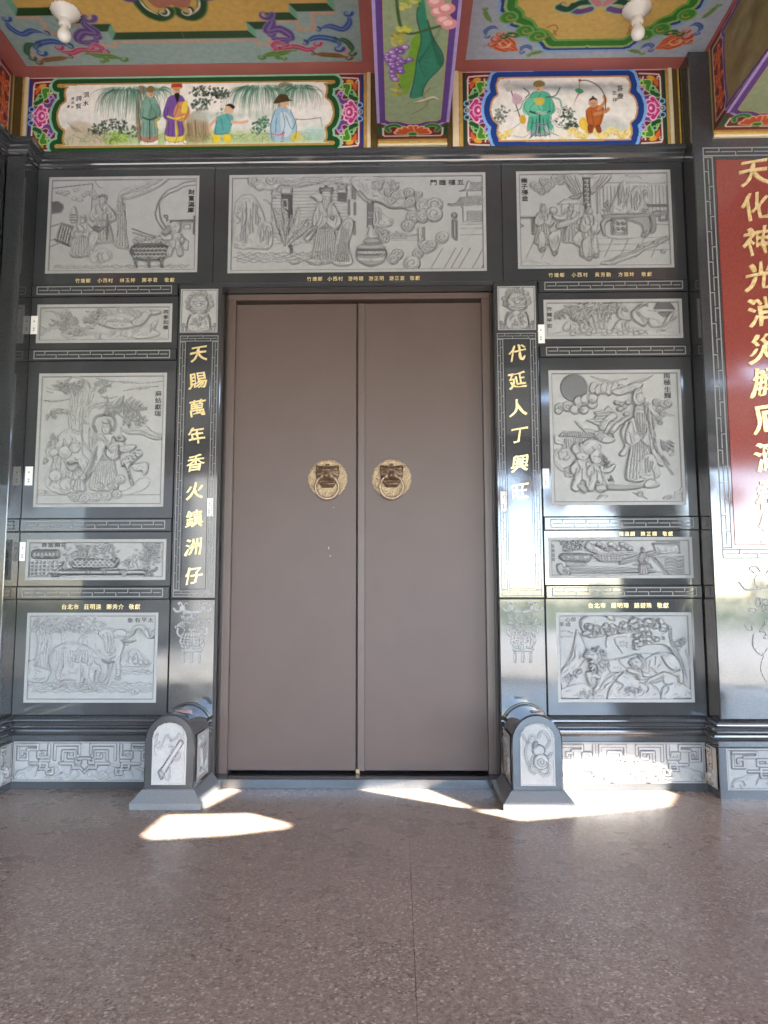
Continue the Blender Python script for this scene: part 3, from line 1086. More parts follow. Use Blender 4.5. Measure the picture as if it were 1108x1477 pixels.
LY = .152                                        # leaf fronts
def knocker(leaf, cx, cz):
    n = 56
    pl = MB()
    prof = [(1.0, .0), (1.0, .004), (.93, .010), (.86, .008), (.6, .010), (0.0, .012)]
    vs_ = []
    for q, d in prof[:-1]:
        for k in range(n):
            a = 2 * math.pi * k / n
            r = .1335 * q * (1 + (.028 * abs(math.sin(a * 9)) - .014 if q > .9 else 0))
            vs_.append((cx + r * math.cos(a), LY - d - (.002 * math.sin(a * 14 + q * 20) if q < .95 else 0), cz + r * math.sin(a)))
    vs_.append((cx, LY - .012, cz))
    fs_ = [(i * n + k, i * n + (k + 1) % n, (i + 1) * n + (k + 1) % n, (i + 1) * n + k) for i in range(len(prof) - 2) for k in range(n)]
    fs_ += [((len(prof) - 2) * n + k, (len(prof) - 2) * n + (k + 1) % n, len(vs_) - 1) for k in range(n)]
    pl.add(vs_, fs_)
    plate = pl.obj('knocker_plate', 'old_brass', leaf, True, 50)
    # chased scales on the plate
    ch_ = MB()
    for k in range(26):
        a = 2 * math.pi * k / 26
        for q in (.72, .88):
            r = .1335 * q
            aa = a + (q > .8) * .12
            ch_.lathe([(.009, 0), (.0065, .0025), (0.0005, .003)], 7, (0, 0, 0))
            m0 = len(ch_.v) - 21
            for i in range(m0, len(ch_.v)):
                x, y, z = ch_.v[i]
                ch_.v[i] = (cx + r * math.cos(aa) + x, LY - .008 - z, cz + r * math.sin(aa) + y)
    ch_.obj('chased_scale', 'old_brass', plate, True)
    for k in (-1, 1):
        sc_ = MB().lathe([(.006, 0), (.005, .004), (.0005, .005)], 8)
        sc_.v = [(cx + k * .088 + x, LY - .009 - z, cz + .082 + y) for x, y, z in sc_.v]
        sc_.obj('screw', 'dark_bronze', plate)
    # lion mask: one height-field face
    N = 56
    W_, H_ = .172, .175
    xs, zs = np.meshgrid(np.linspace(-W_ / 2, W_ / 2, N), np.linspace(-H_ / 2, H_ / 2, N))
    ux, uz = xs / (W_ / 2), zs / (H_ / 2)
    gs = lambda x, z, sx_, sz_: np.exp(-((ux - x) / sx_) ** 2 - ((uz - z) / sz_) ** 2)
    hgt = .030 * np.clip(1 - (np.abs(ux) ** 2.6) * .9 - (np.abs(uz + .05) ** 3), 0, 1) ** .5
    brow = gs(-.42, .48, .34, .13) + gs(.42, .48, .34, .13)
    hgt = hgt + .020 * brow + .013 * (gs(-.38, .24, .17, .12) + gs(.38, .24, .17, .12)) - .010 * (gs(-.38, .36, .3, .05) + gs(.38, .36, .3, .05))
    hgt = hgt + .030 * gs(0, .05, .2, .3) + .016 * (gs(-.17, -.10, .12, .10) + gs(.17, -.10, .12, .10)) + .018 * (gs(-.5, -.2, .25, .2) + gs(.5, -.2, .25, .2))
    hgt = hgt - .022 * gs(0, -.42, .55, .10) + .018 * gs(0, -.66, .42, .14) + .014 * (gs(-.8, .62, .14, .2) + gs(.8, .62, .14, .2) + gs(0, .86, .14, .14))
    hgt = hgt + .003 * np.sin(ux * 22) * (uz > .55) + .002 * np.sin(uz * 26 + np.abs(ux) * 6) * (np.abs(ux) > .62)
    edge = np.where(uz > .1, np.abs(ux) - .92, np.abs(ux) - .92 + .50 * np.clip(.1 - uz, 0, 1) ** 1.5)
    ok = (edge < 0) & (uz < .72 + .16 * np.abs(ux) + .22 * (np.abs(ux) < .14)) & (uz > -.9)
    hgt = np.where(ok, hgt, -.004)
    vs_ = [(cx + a, LY - .009 - c, cz + .018 + b) for a, b, c in zip(xs.ravel(), zs.ravel(), hgt.ravel())]
    fs_ = [(j * N + i, j * N + i + 1, (j + 1) * N + i + 1, (j + 1) * N + i) for j in range(N - 1) for i in range(N - 1) if ok[j:j + 2, i:i + 2].any()]
    MB().add(vs_, fs_).obj('lion_mask', 'dark_bronze', plate, True)
    # the ring hangs from the mouth
    pts = []
    rr = []
    for k in range(40):
        a = 2 * math.pi * k / 40
        pts.append((cx + .078 * math.cos(a), LY - .046 + .018 * math.sin(a) * 0 + .012 * (1 - math.sin(a)), cz - .060 + .078 * math.sin(a)))
        rr.append(.0085 + .003 * max(0, -math.sin(a)) + .0007 * (k % 2))
    MB().tube(pts, rr, 10, True).obj('ring', 'ring_brass', plate, True)

def leaf(x0, x1, label, kx):
    L_ = thing('door_leaf', label, 'door', ((x0 + x1) / 2, LY, .074))
    MB().slab(x0, x1, .078, 3.229, .19, LY, .003).obj('panel', 'door_paint', L_)
    knocker(L_, kx, 1.998)
    return L_
dl = leaf(-.857, -.012, 'plain brown door leaf beside the leftmost red-free couplet, left of the meeting strip', -.208)
dl['label'] = 'plain brown door leaf hung on the elephant panel side'
dr = leaf(-.005, .857, 'plain brown door leaf hung on the lion panel side', .226)
MB().slab(-.002, .047, .078, 3.227, LY - .0015, LY - .012, .003).obj('meeting_strip', 'door_frame_paint', dr)
MB().box(-.008, -.004, LY - .004, LY + .02, .08, 3.225).obj('edge_strip', 'gap_dark', dr)
MB().box(-.012, .012, LY - .018, LY - .001, .064, .090).obj('floor_bolt', 'old_brass', dr)
simple('scratch_grey', (.34, .31, .29), .8)
# scratches where the ring has been dropped and leaflets were taped
for (x, z, l_) in ((-.17, 1.80, .012), (-.2, 1.52, .03), (.02, 1.40, .02), (-.19, 1.47, .02)):
    MB().slab(x, x + .005, z, z + l_ * .6, LY - .0002, LY - .0006, .0001).obj('scratch', 'scratch_grey', dl if x < 0 else dr)

# ================================================================== DOOR PILLOW STONES
def pillow(s_, label):
    cx = s_ * 1.066
    t = thing('door_pillow_stone', label, 'door stone', (cx, -.25, 0), 'carved door pillow stones')
    hw, yb, yf = .147, .0, -.430
    zs, zt = .098, .368
    rad = hw
    prof = [(hw, zs), (hw, zt)] + [(rad * math.cos(a), zt + .158 * math.sin(a)) for a in np.linspace(.12, math.pi - .12, 15)] + [(-hw, zt), (-hw, zs)]
    n = len(prof)
    c = .008
    rows = [(yb, 1.0), (yf + c, 1.0), (yf, .955)]
    zc = .30
    vs_ = [(cx + x * q, y, zc + (z - zc) * q if z > zs else z) for y, q in rows for x, z in prof]
    fs_ = [(r * n + k, r * n + (k + 1) % n, (r + 1) * n + (k + 1) % n, (r + 1) * n + k) for r in range(2) for k in range(n)]
    fs_ += [tuple(range(n)), tuple(2 * n + k for k in range(n - 1, -1, -1))]
    body = MB().add(vs_, fs_).obj('body', 'dark_granite', t, True, 30)
    # band round the drum end, towards the wall
    bp = [(cx + (rad + .004) * math.cos(a), -.012, zt + .162 * math.sin(a)) for a in np.linspace(.05, math.pi - .05, 20)]
    MB().tube(bp, .008, 6).obj('rear_band', 'dark_granite', body, True)
    # flared foot
    b0, b1 = .207, .150
    f0, f1 = -.487, -.436
    lay = [(b0, f0, -.005), (b0, f0, .034), (b0 - .004, f0 + .004, .038), (b1 + .006, f1 - .006, .094), (b1, f1, .100)]
    vs_ = []
    for w_, f_, z_ in lay:
        vs_ += [(cx - w_, f_, z_), (cx + w_, f_, z_), (cx + w_, -.002, z_), (cx - w_, -.002, z_)]
    fs_ = [(i * 4 + k, i * 4 + (k + 1) % 4, (i + 1) * 4 + (k + 1) % 4, (i + 1) * 4 + k) for i in range(len(lay) - 1) for k in range(4)] + [(0, 3, 2, 1), tuple(16 + k for k in range(4))]
    MB().add(vs_, fs_).obj('foot', 'honed_granite', t)
    # arched carved front
    W_, H_ = .212, .365
    R = Relief(W_, H_, (0, 0, 212, 365), rim=0)
    arch = [(6, 361), (6, 92), (14, 58), (36, 28), (70, 10), (106, 4), (142, 10), (176, 28), (198, 58), (206, 92), (206, 361)]
    if s_ < 0:      # ribbon-tied lute and fan
        for p in ([(20, 90), (40, 70), (30, 130), (55, 150), (80, 100), (100, 80), (120, 110)], [(196, 70), (180, 95), (165, 70), (150, 95), (120, 110)], [(110, 140), (150, 150), (175, 190), (150, 220), (120, 190), (130, 150)], [(95, 230), (80, 290), (100, 330), (120, 300), (110, 240)], [(30, 190), (20, 150), (50, 120)]):
            R.L(p, .013, .010, 0, 'ribbon')
            R.L(p, .004, -.004, None, None)
        R.P('flute', .016, [(58, 280), (78, 300), (186, 120), (170, 104)], sm=False, rnd=.01)
        R.P('flute', .018, [(44, 286), (66, 264), (84, 306), (62, 326)], sm=False, tone=.6)
        R.P('flute', .020, [(54, 290), (64, 280), (74, 303), (64, 312)], sm=False)
    else:           # ribbon-tied gourd
        for p in ([(20, 60), (36, 90), (60, 110), (75, 80), (110, 90), (130, 60), (165, 70), (180, 110), (160, 140)], [(60, 110), (40, 170), (60, 240), (100, 260), (140, 300), (175, 280), (160, 220), (185, 180)], [(100, 150), (80, 210), (60, 260), (90, 290)]):
            R.L(p, .015, .012, 0, 'ribbon')
            R.L(p, .004, -.004, None, None)
        R.E('gourd', .018, 112, 160, 34, 30)
        R.E('gourd', .022, 124, 222, 42, 44)
        R.spiral(124, 222, 30, 1.6)
        R.E('gourd', .016, 92, 128, 12, 18, rot=.6, tone=.6)
    pa = R.m(arch)
    ins = inside(R.X, R.Y, pa)
    d, _ = seg_dist(R.X, R.Y, pa, True)
    rimm = ins & (d < .009)
    R.Z = np.where(rimm, .007, np.where(ins, R.Z, -.03))
    R.T = np.where(rimm, 0, R.T)
    R.O = np.where(ins, np.where(rimm, R.own('border'), R.O), R.new('void'))
    r = R.split((cx - W_ / 2, yf - .0005, .118), (1, 0, 0), (0, 0, 1), (0, -1, 0), np.clip(R.Z, -.03, .05) * .8, {'tone': ('FLOAT', R.T)}, 'carved_granite', body, skip=('void',))
    # side panels
    for q in (-1, 1):
        W2, H2 = .27, .27
        R = Relief(W2, H2, (0, 0, 270, 270), rim=.006, rimw=.010)
        if q * s_ < 0:
            R.P('book', .016, [(80, 90), (170, 60), (190, 170), (100, 205)], sm=False, tone=.0)
            for i in range(4):
                for j in range(4):
                    x = 92 + i * 22 + j * 5
                    y = 95 + j * 26 - i * 7
                    R.P('book', .018, [(x, y), (x + 15, y - 5), (x + 19, y + 14), (x + 4, y + 19)], sm=False, tone=.75, cut=0)
            for p in ([(40, 60), (70, 40), (110, 60), (150, 30), (200, 50)], [(60, 230), (110, 220), (150, 240), (210, 210), (220, 140)]):
                R.L(p, .014, .010, 0, 'ribbon')
        else:
            for p in ([(40, 200), (60, 90), (130, 60), (190, 110), (170, 190), (110, 180), (120, 130)],):
                R.L(p, .016, .012, 0, 'ribbon')
        if q > 0:
            R.build(body, 0, 0, 0, origin=(cx + hw - .0005, -.39, .130), ex=(0, 1, 0), en=(1, 0, 0))
        else:
            R.build(body, 0, 0, 0, origin=(cx - hw + .0005, -.39 + W2, .130), ex=(0, -1, 0), en=(-1, 0, 0))
    return t
pillow(-1, 'arched granite door stone with a ribboned flute carved on its end')
pillow(1, 'arched granite door stone with a ribboned gourd carved on its end')

# scraps of paper left on the stones
def scrap(cx, cy, cz, a, w, l, label, curl=.01):
    mb = MB()
    N = 7
    vs_ = []
    for i in range(N):
        t = i / (N - 1)
        for q in (-1, 1):
            x = cx + math.cos(a) * (t - .5) * l - math.sin(a) * q * w / 2
            y = cy + math.sin(a) * (t - .5) * l + math.cos(a) * q * w / 2
            dx = x - (1.066 if x > 0 else -1.066)
            z = .368 + .158 * math.sqrt(max(0, 1 - (dx / .147) ** 2))
            vs_.append((x, y, z + cz + curl * t * t + .002 * math.sin(t * 9)))
    top = len(vs_)
    vs_ += [(x, y, z + .0012) for x, y, z in vs_]
    fs_ = []
    for i in range(N - 1):
        k = 2 * i
        fs_ += [(k, k + 1, k + 3, k + 2), (top + k, top + k + 2, top + k + 3, top + k + 1), (k, k + 2, top + k + 2, top + k), (k + 1, top + k + 1, top + k + 3, k + 3)]
    tag(mb.add(vs_, fs_).obj('paper_scrap', 'paper_pink'), label, 'paper scrap')
scrap(-1.02, -.31, .0015, .35, .05, .10, 'torn pink paper scrap on the flute-carved door stone', .02)
scrap(1.085, -.33, .0015, .1, .07, .07, 'square pink paper scrap on the gourd-carved door stone', .003)

# paper tags stuck to the granite
def paper_tag(x0, x1, z0, z1, y, label):
    t = thing('paper_tag', label, 'paper tag', ((x0 + x1) / 2, y, z0), 'white paper tags stuck on the wall')
    MB().box(x0, x1, y - .0012, y + .001, z0, z1).obj('sheet', 'paper_white', t)
    w = x1 - x0
    for f_ in (.30, .68, .80):
        zc = z1 - (z1 - z0) * f_
        MB().box(x0 + w * .38, x0 + w * .60, y - .0018, y - .0012, zc - .005, zc + .005).obj('stamp', 'paper_print', t)
paper_tag(-2.216, -2.170, 2.975, 3.102, 0, 'white paper tag beside the bird and blossom panel')
paper_tag(-2.204, -2.153, 1.941, 2.067, 0, 'white paper tag beside the maiden and deer panel')
paper_tag(-2.216, -2.178, 1.441, 1.564, 0, 'white paper tag beside the carved daybed panel')
paper_tag(-.994, -.945, 1.729, 1.850, JY, 'white paper tag on the long-years incense couplet strip')
paper_tag(1.203, 1.253, 2.884, 3.012, -.001, 'white paper tag beside the bamboo and crane panel')
paper_tag(1.217, 1.258, 1.908, 2.036, 0, 'white paper tag beside the old man and boys panel')
paper_tag(.939, .978, 1.756, 1.886, JY, 'white paper tag on the flourishing-descendants couplet strip')

# ================================================================== COUPLETS
def couplet(s_, text, label):
    xa, xb = sorted((s_ * .934, s_ * 1.193))
    t = thing('couplet_panel', label, 'couplet', ((xa + xb) / 2, JY, 1.2), 'gilt couplet strips beside the door')
    z0, z1 = 1.206, 2.952
    y = JY
    mb = MB()
    MB().slab(xa + .048, xb - .048, z0 + .048, z1 - .048, y + .002, y - .003, .003).obj('field', 'dark_granite', t)
    w = .040
    for x0_, x1_ in ((xa, xa + w), (xb - w, xb)):
        fret(x0_, x1_, z0 + .042, z1 - .042, y, t, P=.11, w=.0045, vertical=True)
    for a, b in ((z0, z0 + w), (z1 - w, z1)):
        fret(xa, xb, a, b, y, t, P=.11, w=.0045)
    cx = (xa + xb) / 2
    zs = np.linspace(2.826, 1.345, 9) if s_ < 0 else np.linspace(2.815, 1.330, 9)
    for ch, z in zip(text, zs):
        write('character', [(ch, cx + .003 * RNG.normal(), z, .118)], y - .003, .006, 'gold_leaf', t, .028, .004)
couplet(-1, '天賜萬年香火鎮洲仔', 'gilt couplet strip beginning with the character for heaven, beside the door')
couplet(1, '代延人丁興旺慶竹塘', 'gilt couplet strip beginning with the character for generation, beside the door')

# the red couplet on the right pier
rc = thing('couplet_panel', 'large red stone panel with big gilt characters inside a key border', 'couplet', (2.78, PZ, 1.45))
RL, RR_ = 2.285, 3.255
for z0, z1 in ((1.435, 1.497), (4.083, 4.145)):
    fret(RL, RR_, z0, z1, PZ, rc, P=.215, w=.0078)
for x0, x1 in ((RL, RL + .064), (RR_ - .064, RR_)):
    fret(x0, x1, 1.500, 4.080, PZ, rc, P=.205, w=.0078, vertical=True)
MB().slab(RL + .078, RR_ - .078, 1.518, 4.060, PZ + .002, PZ - .004, .004).obj('red_field', 'red_stone', rc)
zs = [3.965, 3.735, 3.500, 3.262, 3.022, 2.780, 2.560, 2.320, 2.085, 1.850, 1.640]
for ch, z in zip('天化神光消災解厄渡群生', zs):
    write('character', [(ch, 2.612, z, .200)], PZ - .004, .008, 'gold_leaf', rc, .030, .006)

# lanterns engraved on the dark stone
def lantern(cx, zt, S, y, label, parent_y):
    t = thing('lantern_carving', label, 'carving', (cx, y, zt - S * 1.5))
    W_, H_ = S, S * 1.5
    R = Relief(W_, H_, (0, 0, 200, 300), res=.0035, rim=0)
    if S > .4:
        R.edge, R.edge_w = .02, .0075
    FT = .8 if S > .4 else 0.0
    void = R.new('void')
    R.O[:] = void
    h = .003
    for f in (0, 1):
        X = (lambda v: v) if not f else (lambda v: 200 - v)
        R.L([(X(100), 52), (X(70), 48), (X(50), 36), (X(40), 30)], .018 if S < .4 else .010, h, 0, 'hanger')
        R.E('hanger', h, X(48), 30, 15, 15, cut=0, tone=FT)
        R.L([(X(34), 14), (X(26), 6), (X(38), 2), (X(46), 12)], .007, h, 0, 'hanger')
        R.L([(X(58), 14), (X(66), 4), (X(74), 10)], .007, h, 0, 'hanger')
        R.L([(X(40), 44), (X(18), 46), (X(6), 32)], .012, h, 0, 'hanger')
        R.L([(X(28), 130), (X(26), 150), (X(40), 166), (X(60), 150)], .010, h, 0, 'basket')
    for i in range(64):
        a, q = RNG.random() * 6.28, math.sqrt(RNG.random())
        x, yv = 100 + 88 * q * math.cos(a), 100 + 44 * q * math.sin(a)
        R.leaf('flowers', x, yv, RNG.random() * 6.28, 19, 11, h + .001 * RNG.random(), cut=0, tone=FT)
    for x, yv in ((70, 90), (120, 84), (98, 112), (142, 108), (56, 118)):
        R.E('flowers', h + .002, x, yv, 12, 11, cut=0, tone=FT)
        R.spiral(x, yv, 9, 1.3, w=.003, dz=-.004, tone=.8)
    R.P('basket', h, [(60, 150), (142, 150), (166, 178), (166, 200), (142, 228), (62, 228), (38, 200), (40, 176)], cut=0, tone=FT)
    for i in range(7):
        x = 52 + i * 16.5
        R.L([(100 + (x - 100) * .75, 152), (x, 190), (100 + (x - 100) * .75, 226)], .0035, -.0035, .8)
    for yv in (166, 180, 194, 208):
        R.L([(46, yv), (100, yv + 5), (158, yv)], .003, -.003, .8)
    R.P('base', h + .001, [(44, 228), (160, 228), (148, 244), (56, 244)], sm=False, cut=0)
    for x in (62, 100, 138):
        R.P('tassel', h, [(x - 6, 246), (x + 6, 246), (x + 10, 286), (x + 4, 298), (x - 4, 298), (x - 10, 286)], cut=0, tone=FT * .6)
        R.L([(x, 250), (x, 296)], .003, -.003, .8)
    if S > .4:
        R.O = np.where(R.T > .5, void, R.O)
    R.Z = np.where(R.O == void, -.004, R.Z)
    R.split((cx - W_ / 2, y, zt - H_), (1, 0, 0), (0, 0, 1), (0, -1, 0), R.Z, {'tone': ('FLOAT', R.T)}, 'carved_granite', t, skip=('void', 'ground'))
lantern(-1.062, 1.172, .262, JY + .002, 'flower lantern carved below the heaven couplet strip', 0)
lantern(1.062, 1.172, .262, JY + .002, 'flower lantern carved below the generation couplet strip', 0)
lantern(2.69, 1.395, .66, PZ, 'large flower lantern engraved below the red couplet panel', 0)

# ================================================================== CARVED PANELS
YB = .011                                       # ground of the reliefs, sunk behind the slab fronts
def panel(key, box, label, rim=.010, rimw=.022, cat='relief panel', y=YB, group=None):
    x0, x1, z0, z1 = PANEL[key]
    R = Relief(x1 - x0, z1 - z0, box, rim=rim, rimw=rimw)
    R.t = thing('relief_panel', label, cat, ((x0 + x1) / 2, 0, z0), group)
    R.key, R.y = key, y
    return R
def finish(R, title=(), size=.05, sx=1.15):
    size *= .88
    x0, x1, z0, z1 = PANEL[R.key]
    R.chisel()
    R.build(R.t, x0, z0, R.y)
    for ch, px, py in title:
        write('inscription', [(ch, x0 + (px - R.box[0]) * R.kx, z1 - (py - R.box[1]) * R.ky, size)], R.y - .002, .004, 'ink_stone', R.t, 0, .012, sx)
def waves(R, name, x0, x1, y, n, amp=6, w=.005, dz=-.004, step=22):
    for i in range(n):
        yy = y + i * amp * 2.1
        a = x0 + RNG.random() * 40
        while a < x1 - 30:
            L_ = 50 + RNG.random() * 60
            R.L([(a, yy), (a + L_ * .3, yy - amp), (a + L_ * .6, yy + amp * .6), (min(a + L_, x1), yy)], w, dz)
            a += L_ + step * RNG.random()
def wispy(R, name, pts, h=.008, w=.012):
    R.L(pts, w, h, 0, name, taper=True)
    R.L([(x, y + 1) for x, y in pts], .004, -.005)

# ---- A : the god of wealth and the full treasury
R = panel('A', (57, 63, 1022, 680), 'carved panel of a bearded official and a boy by a dark treasure pot')
K = 'wall_line'
R.L([(85, 132), (330, 106)], .006, .004, .75, K, sm=False)
R.L([(334, 106), (334, 330)], .005, .003, .75, K, sm=False)
R.L([(342, 80), (370, 120), (400, 130)], .004, -.004)
R.P('window', .006, [(80, 218), (118, 216), (148, 236), (154, 262), (140, 288), (80, 294)], tone=.85, sm=False)
for i in range(9):
    R.E('cloud', .006, 100 + i * 26 + RNG.normal() * 8, 160 + RNG.normal() * 22, 18, 12, cut=.003)
R.cloud('cloud', [(330, 165, 22), (352, 188, 18)], .010)
R.P('curtain', .014, [(505, 195), (530, 150), (600, 130), (640, 140), (700, 90), (820, 75), (760, 130), (640, 185), (560, 205)], rnd=.02)
for o in (0, 14, 28):
    R.L([(520, 190 - o * .2), (600, 165 - o * .6), (700, 130 - o), (790, 84 - o * .3)], .006, -.005)
R.P('curtain', .016, [(505, 200), (525, 205), (555, 330), (560, 420), (578, 515), (540, 522), (495, 505), (510, 400), (500, 300)], rnd=.02)
for x in (512, 524, 536, 548):
    R.L([(x - 2, 230), (x + 4, 380), (x + (x - 530) * .6 + 4, 510)], .006, -.006)
R.L([(480, 270), (498, 300), (484, 330)], .010, .006, 0, 'tassel')
for o in (0, 26):
    R.L([(1003, 95 + o), (930, 104 + o), (880, 130 + o), (815, 160 + o * .9), (770, 215 + o * .6), (746 + o, 290), (758 + o, 350 - o * .2), (800 + o * .5, 408 - o * .6)], .008, .005, .7, 'moon_gate')
R.P('table', .012, [(145, 352), (230, 378), (290, 366), (300, 380), (240, 394), (140, 366)], sm=False, tone=.55)
R.P('table', .010, [(142, 366), (224, 392), (204, 502), (112, 466)], sm=False)
for i in range(5):
    x = 144 + i * 17
    R.P('table', .014, [(x, 368 + i * 5), (x + 9, 371 + i * 5), (x - 14, 482 + i * 6), (x - 25, 478 + i * 6)], sm=False, tone=.85, cut=0)
R.P('table', .016, [(110, 458), (206, 494), (208, 506), (108, 470)], sm=False, tone=.85)
R.L([(75, 380), (132, 362)], .005, .003, .7, K, sm=False)
R.L([(72, 468), (112, 458)], .005, .003, .7, K, sm=False)
R.L([(72, 510), (130, 488)], .005, .003, .7, K, sm=False)
R.P('vase', .014, [(205, 352), (200, 300), (212, 262), (222, 250), (234, 270), (246, 305), (242, 352)])
for y in (310, 326, 342):
    R.L([(208, y), (240, y + 2)], .007, .002, .8, None)
R.figure('official', 405, 190, 300, 1, 1.25, 'crown', .026, True, folds=7)
R.P('official', .028, [(345, 395), (372, 382), (400, 392), (432, 386), (426, 404), (388, 424), (358, 416)], tone=.75)
R.P('official', .026, [(438, 310), (452, 306), (456, 470), (442, 476)], sm=False, tone=.7)
R.figure('attendant', 285, 318, 258, 1, 1.35, 'bun', .022, folds=7)
R.P('attendant', .022, [(330, 430), (380, 420), (392, 460), (350, 530), (334, 520)])
R.rock('ground_mat', [(330, 560), (400, 520), (470, 545), (460, 600), (360, 612)], .008, 4)
R.P('pot', .010, [(605, 470), (660, 446), (740, 452), (810, 440), (826, 480), (780, 496), (640, 496)])
for i in range(26):
    R.E('treasure', .016, 625 + RNG.random() * 180, 458 + RNG.random() * 34, 12, 9, cut=.004)
R.L([(600, 398), (690, 432), (772, 452)], .007, .004, .7, 'roof_line', sm=False)
R.L([(606, 424), (690, 448), (760, 464)], .006, .004, .7, 'roof_line', sm=False)
R.P('pot', .026, [(592, 545), (610, 512), (650, 502), (790, 502), (838, 514), (846, 545), (820, 584), (770, 602), (670, 602), (615, 584)], tone=.88, rnd=.03)
R.P('pot', .028, [(640, 488), (660, 496), (770, 496), (786, 486), (790, 500), (760, 510), (666, 510), (640, 502)], tone=.8)
for y, o in ((532, 0), (556, .5), (578, .0)):
    for i in range(9):
        R.L([(616 + (i + o) * 25, y), (628 + (i + o) * 25, y + 7), (640 + (i + o) * 25, y)], .006, .002, .25)
for x in (628, 712, 792):
    R.P('pot', .024, [(x - 12, 592), (x + 12, 592), (x + 6, 612), (x + 8, 640), (x - 4, 642), (x - 4, 612)], tone=.75)
R.child('boy', 880, 352, 222, -1)
R.P('boy', .024, [(822, 390), (844, 386), (840, 430), (812, 440), (792, 424)], tone=.5)
R.L([(826, 345), (800, 318), (822, 318), (818, 350)], .008, .004, .8, 'boy')
R.P('bench', .010, [(838, 346), (986, 342), (986, 358), (838, 360)], sm=False, tone=.85)
R.P('bench', .012, [(990, 318), (1000, 318), (1000, 436), (989, 436)], sm=False, tone=.85)
for p in ([(926, 378), (970, 374), (968, 402), (930, 404)], [(912, 470), (938, 462), (962, 480), (958, 540), (930, 536)]):
    R.L(p + p[:1], .006, .004, .6, 'bench', sm=False)
waves(R, 'ground', 80, 980, 630, 2, 5)
finish(R, [('財', 972, 166), ('富', 972, 206), ('滿', 972, 246), ('庫', 970, 282)], .046)

# ---- B : five blessings at the gate (two overlapping halves drawn in one frame)
R = panel('B', (52, 68, 2100, 852), 'wide carved panel of a robed official before a gate with curling clouds')
T2 = lambda x, y: (997 + x * 1.05, y * 1.05 + 15)            # right half frame -> left half frame
# architecture
for y in range(200, 640, 26):
    R.L([(400, y), (1010, y - 6)], .003, -.003, sm=False)
R.L([(394, 190), (394, 640)], .006, -.006, sm=False)
R.L([(556, 170), (556, 420)], .006, -.005, sm=False)
R.P('pillar', .012, [(472, 226), (552, 226), (556, 442), (540, 442), (520, 360), (474, 320)], sm=False, tone=.9)
R.P('pillar', .014, [(472, 170), (550, 190), (550, 222), (472, 222)], sm=False)
R.L([(484, 274), (520, 274), (522, 350)], .008, .003, .1, None, sm=False)
R.L([(484, 290), (484, 330), (512, 338)], .007, .003, .1, None, sm=False)
R.P('pillar', .012, [(922, 112), (992, 118), (990, 290), (922, 280)], sm=False, tone=.85)
R.P('pillar', .014, [(922, 122), (990, 126), (988, 220), (924, 216)], sm=False)
R.spiral(956, 170, 30, 2.2, w=.006)
R.P('pillar', .012, [(1034, 140), (1066, 150), (1064, 270), (1036, 260)], sm=False, tone=.6)
for x, a, b in ((1012, 280, 390), (1060, 300, 390), (1056, 450, 550)):
    R.L([(x, a), (x, b)], .014, .005, .7, 'pillar', sm=False)
# rocks
R.rock('rock', [(90, 600), (100, 320), (130, 255), (185, 222), (240, 228), (280, 280), (330, 380), (360, 520), (350, 640), (220, 655), (130, 650)], .020, 11)
R.rock('rock', [(280, 640), (300, 480), (350, 440), (400, 480), (405, 620), (360, 660)], .016, 6)
for x, y, l_ in ((330, 262, 60), (380, 212, 50), (430, 190, 40)):
    wispy(R, 'rock', [(x, y), (x + l_ * .5, y + 18), (x + l_, y + 40)], .010, .016)
# banana leaves
for a, b, c_ in (((500, 640), (440, 480), (400, 320)), ((505, 640), (500, 480), (470, 330)), ((510, 630), (560, 480), (615, 320)), ((520, 630), (620, 520), (690, 420)), ((530, 640), (640, 560), (740, 470)), ((510, 640), (530, 500), (560, 420))):
    R.L([a, b, c_], .06, .014, 0, 'banana_leaf', taper=True)
    R.L([a, b, c_], .006, -.007)
    for t in np.linspace(.25, .9, 9):
        px = (1 - t) ** 2 * a[0] + 2 * t * (1 - t) * b[0] + t * t * c_[0]
        py = (1 - t) ** 2 * a[1] + 2 * t * (1 - t) * b[1] + t * t * c_[1]
        R.L([(px, py), (px - 16, py - 18)], .003, -.004, sm=False)
        R.L([(px, py), (px + 18, py - 12)], .003, -.004, sm=False)
R.P('lamp', .014, [(532, 640), (548, 628), (564, 640), (564, 690), (544, 690), (546, 660)], tone=.85)
# clouds above
R.cloud('cloud', [(250, 110, 52), (380, 110, 64), (300, 150, 44)], .018)
R.P('cloud', .016, [(200, 110), (280, 175), (420, 185), (470, 150), (600, 165), (820, 130), (1000, 150), (1120, 130), (1040, 92), (700, 84), (440, 84), (250, 84)], rnd=.03)
for y in (100, 118, 138):
    R.L([(430, y), (560, y + 18), (680, y - 8), (820, y + 6), (960, y - 4)], .006, -.006)
R.spiral(260, 118, 44, 1.5)
R.spiral(385, 112, 46, 1.6)
# the official and his attendant
R.figure('official', 830, 190, 590, 1, .86, 'crown', .030, True, folds=9)
R.P('official', .026, [(700, 250), (760, 226), (800, 240), (806, 290), (770, 300), (740, 270)], rnd=.02)
R.P('official', .026, [(790, 384), (804, 390), (796, 460), (740, 540), (690, 605), (650, 580), (700, 530), (760, 470)], rnd=.016)
for i in range(5):
    R.L([(668 + i * 18, 590 - i * 22), (700 + i * 16, 570 - i * 18)], .008, .003, .7)
R.E('official', .034, 882, 428, 22, 16, tone=.8)
R.E('official', .036, 882, 432, 12, 9)
R.P('official', .028, [(690, 752), (760, 742), (806, 770), (780, 786), (700, 780)])
R.P('robe_train', .018, [(930, 520), (1000, 420), (1050, 470), (1010, 640), (1040, 780), (900, 790), (890, 720)], rnd=.03)
for i in range(7):
    R.L([(960 + i * 8, 480 + i * 10), (940 + i * 12, 620), (905 + i * 18, 770)], .006, -.006)
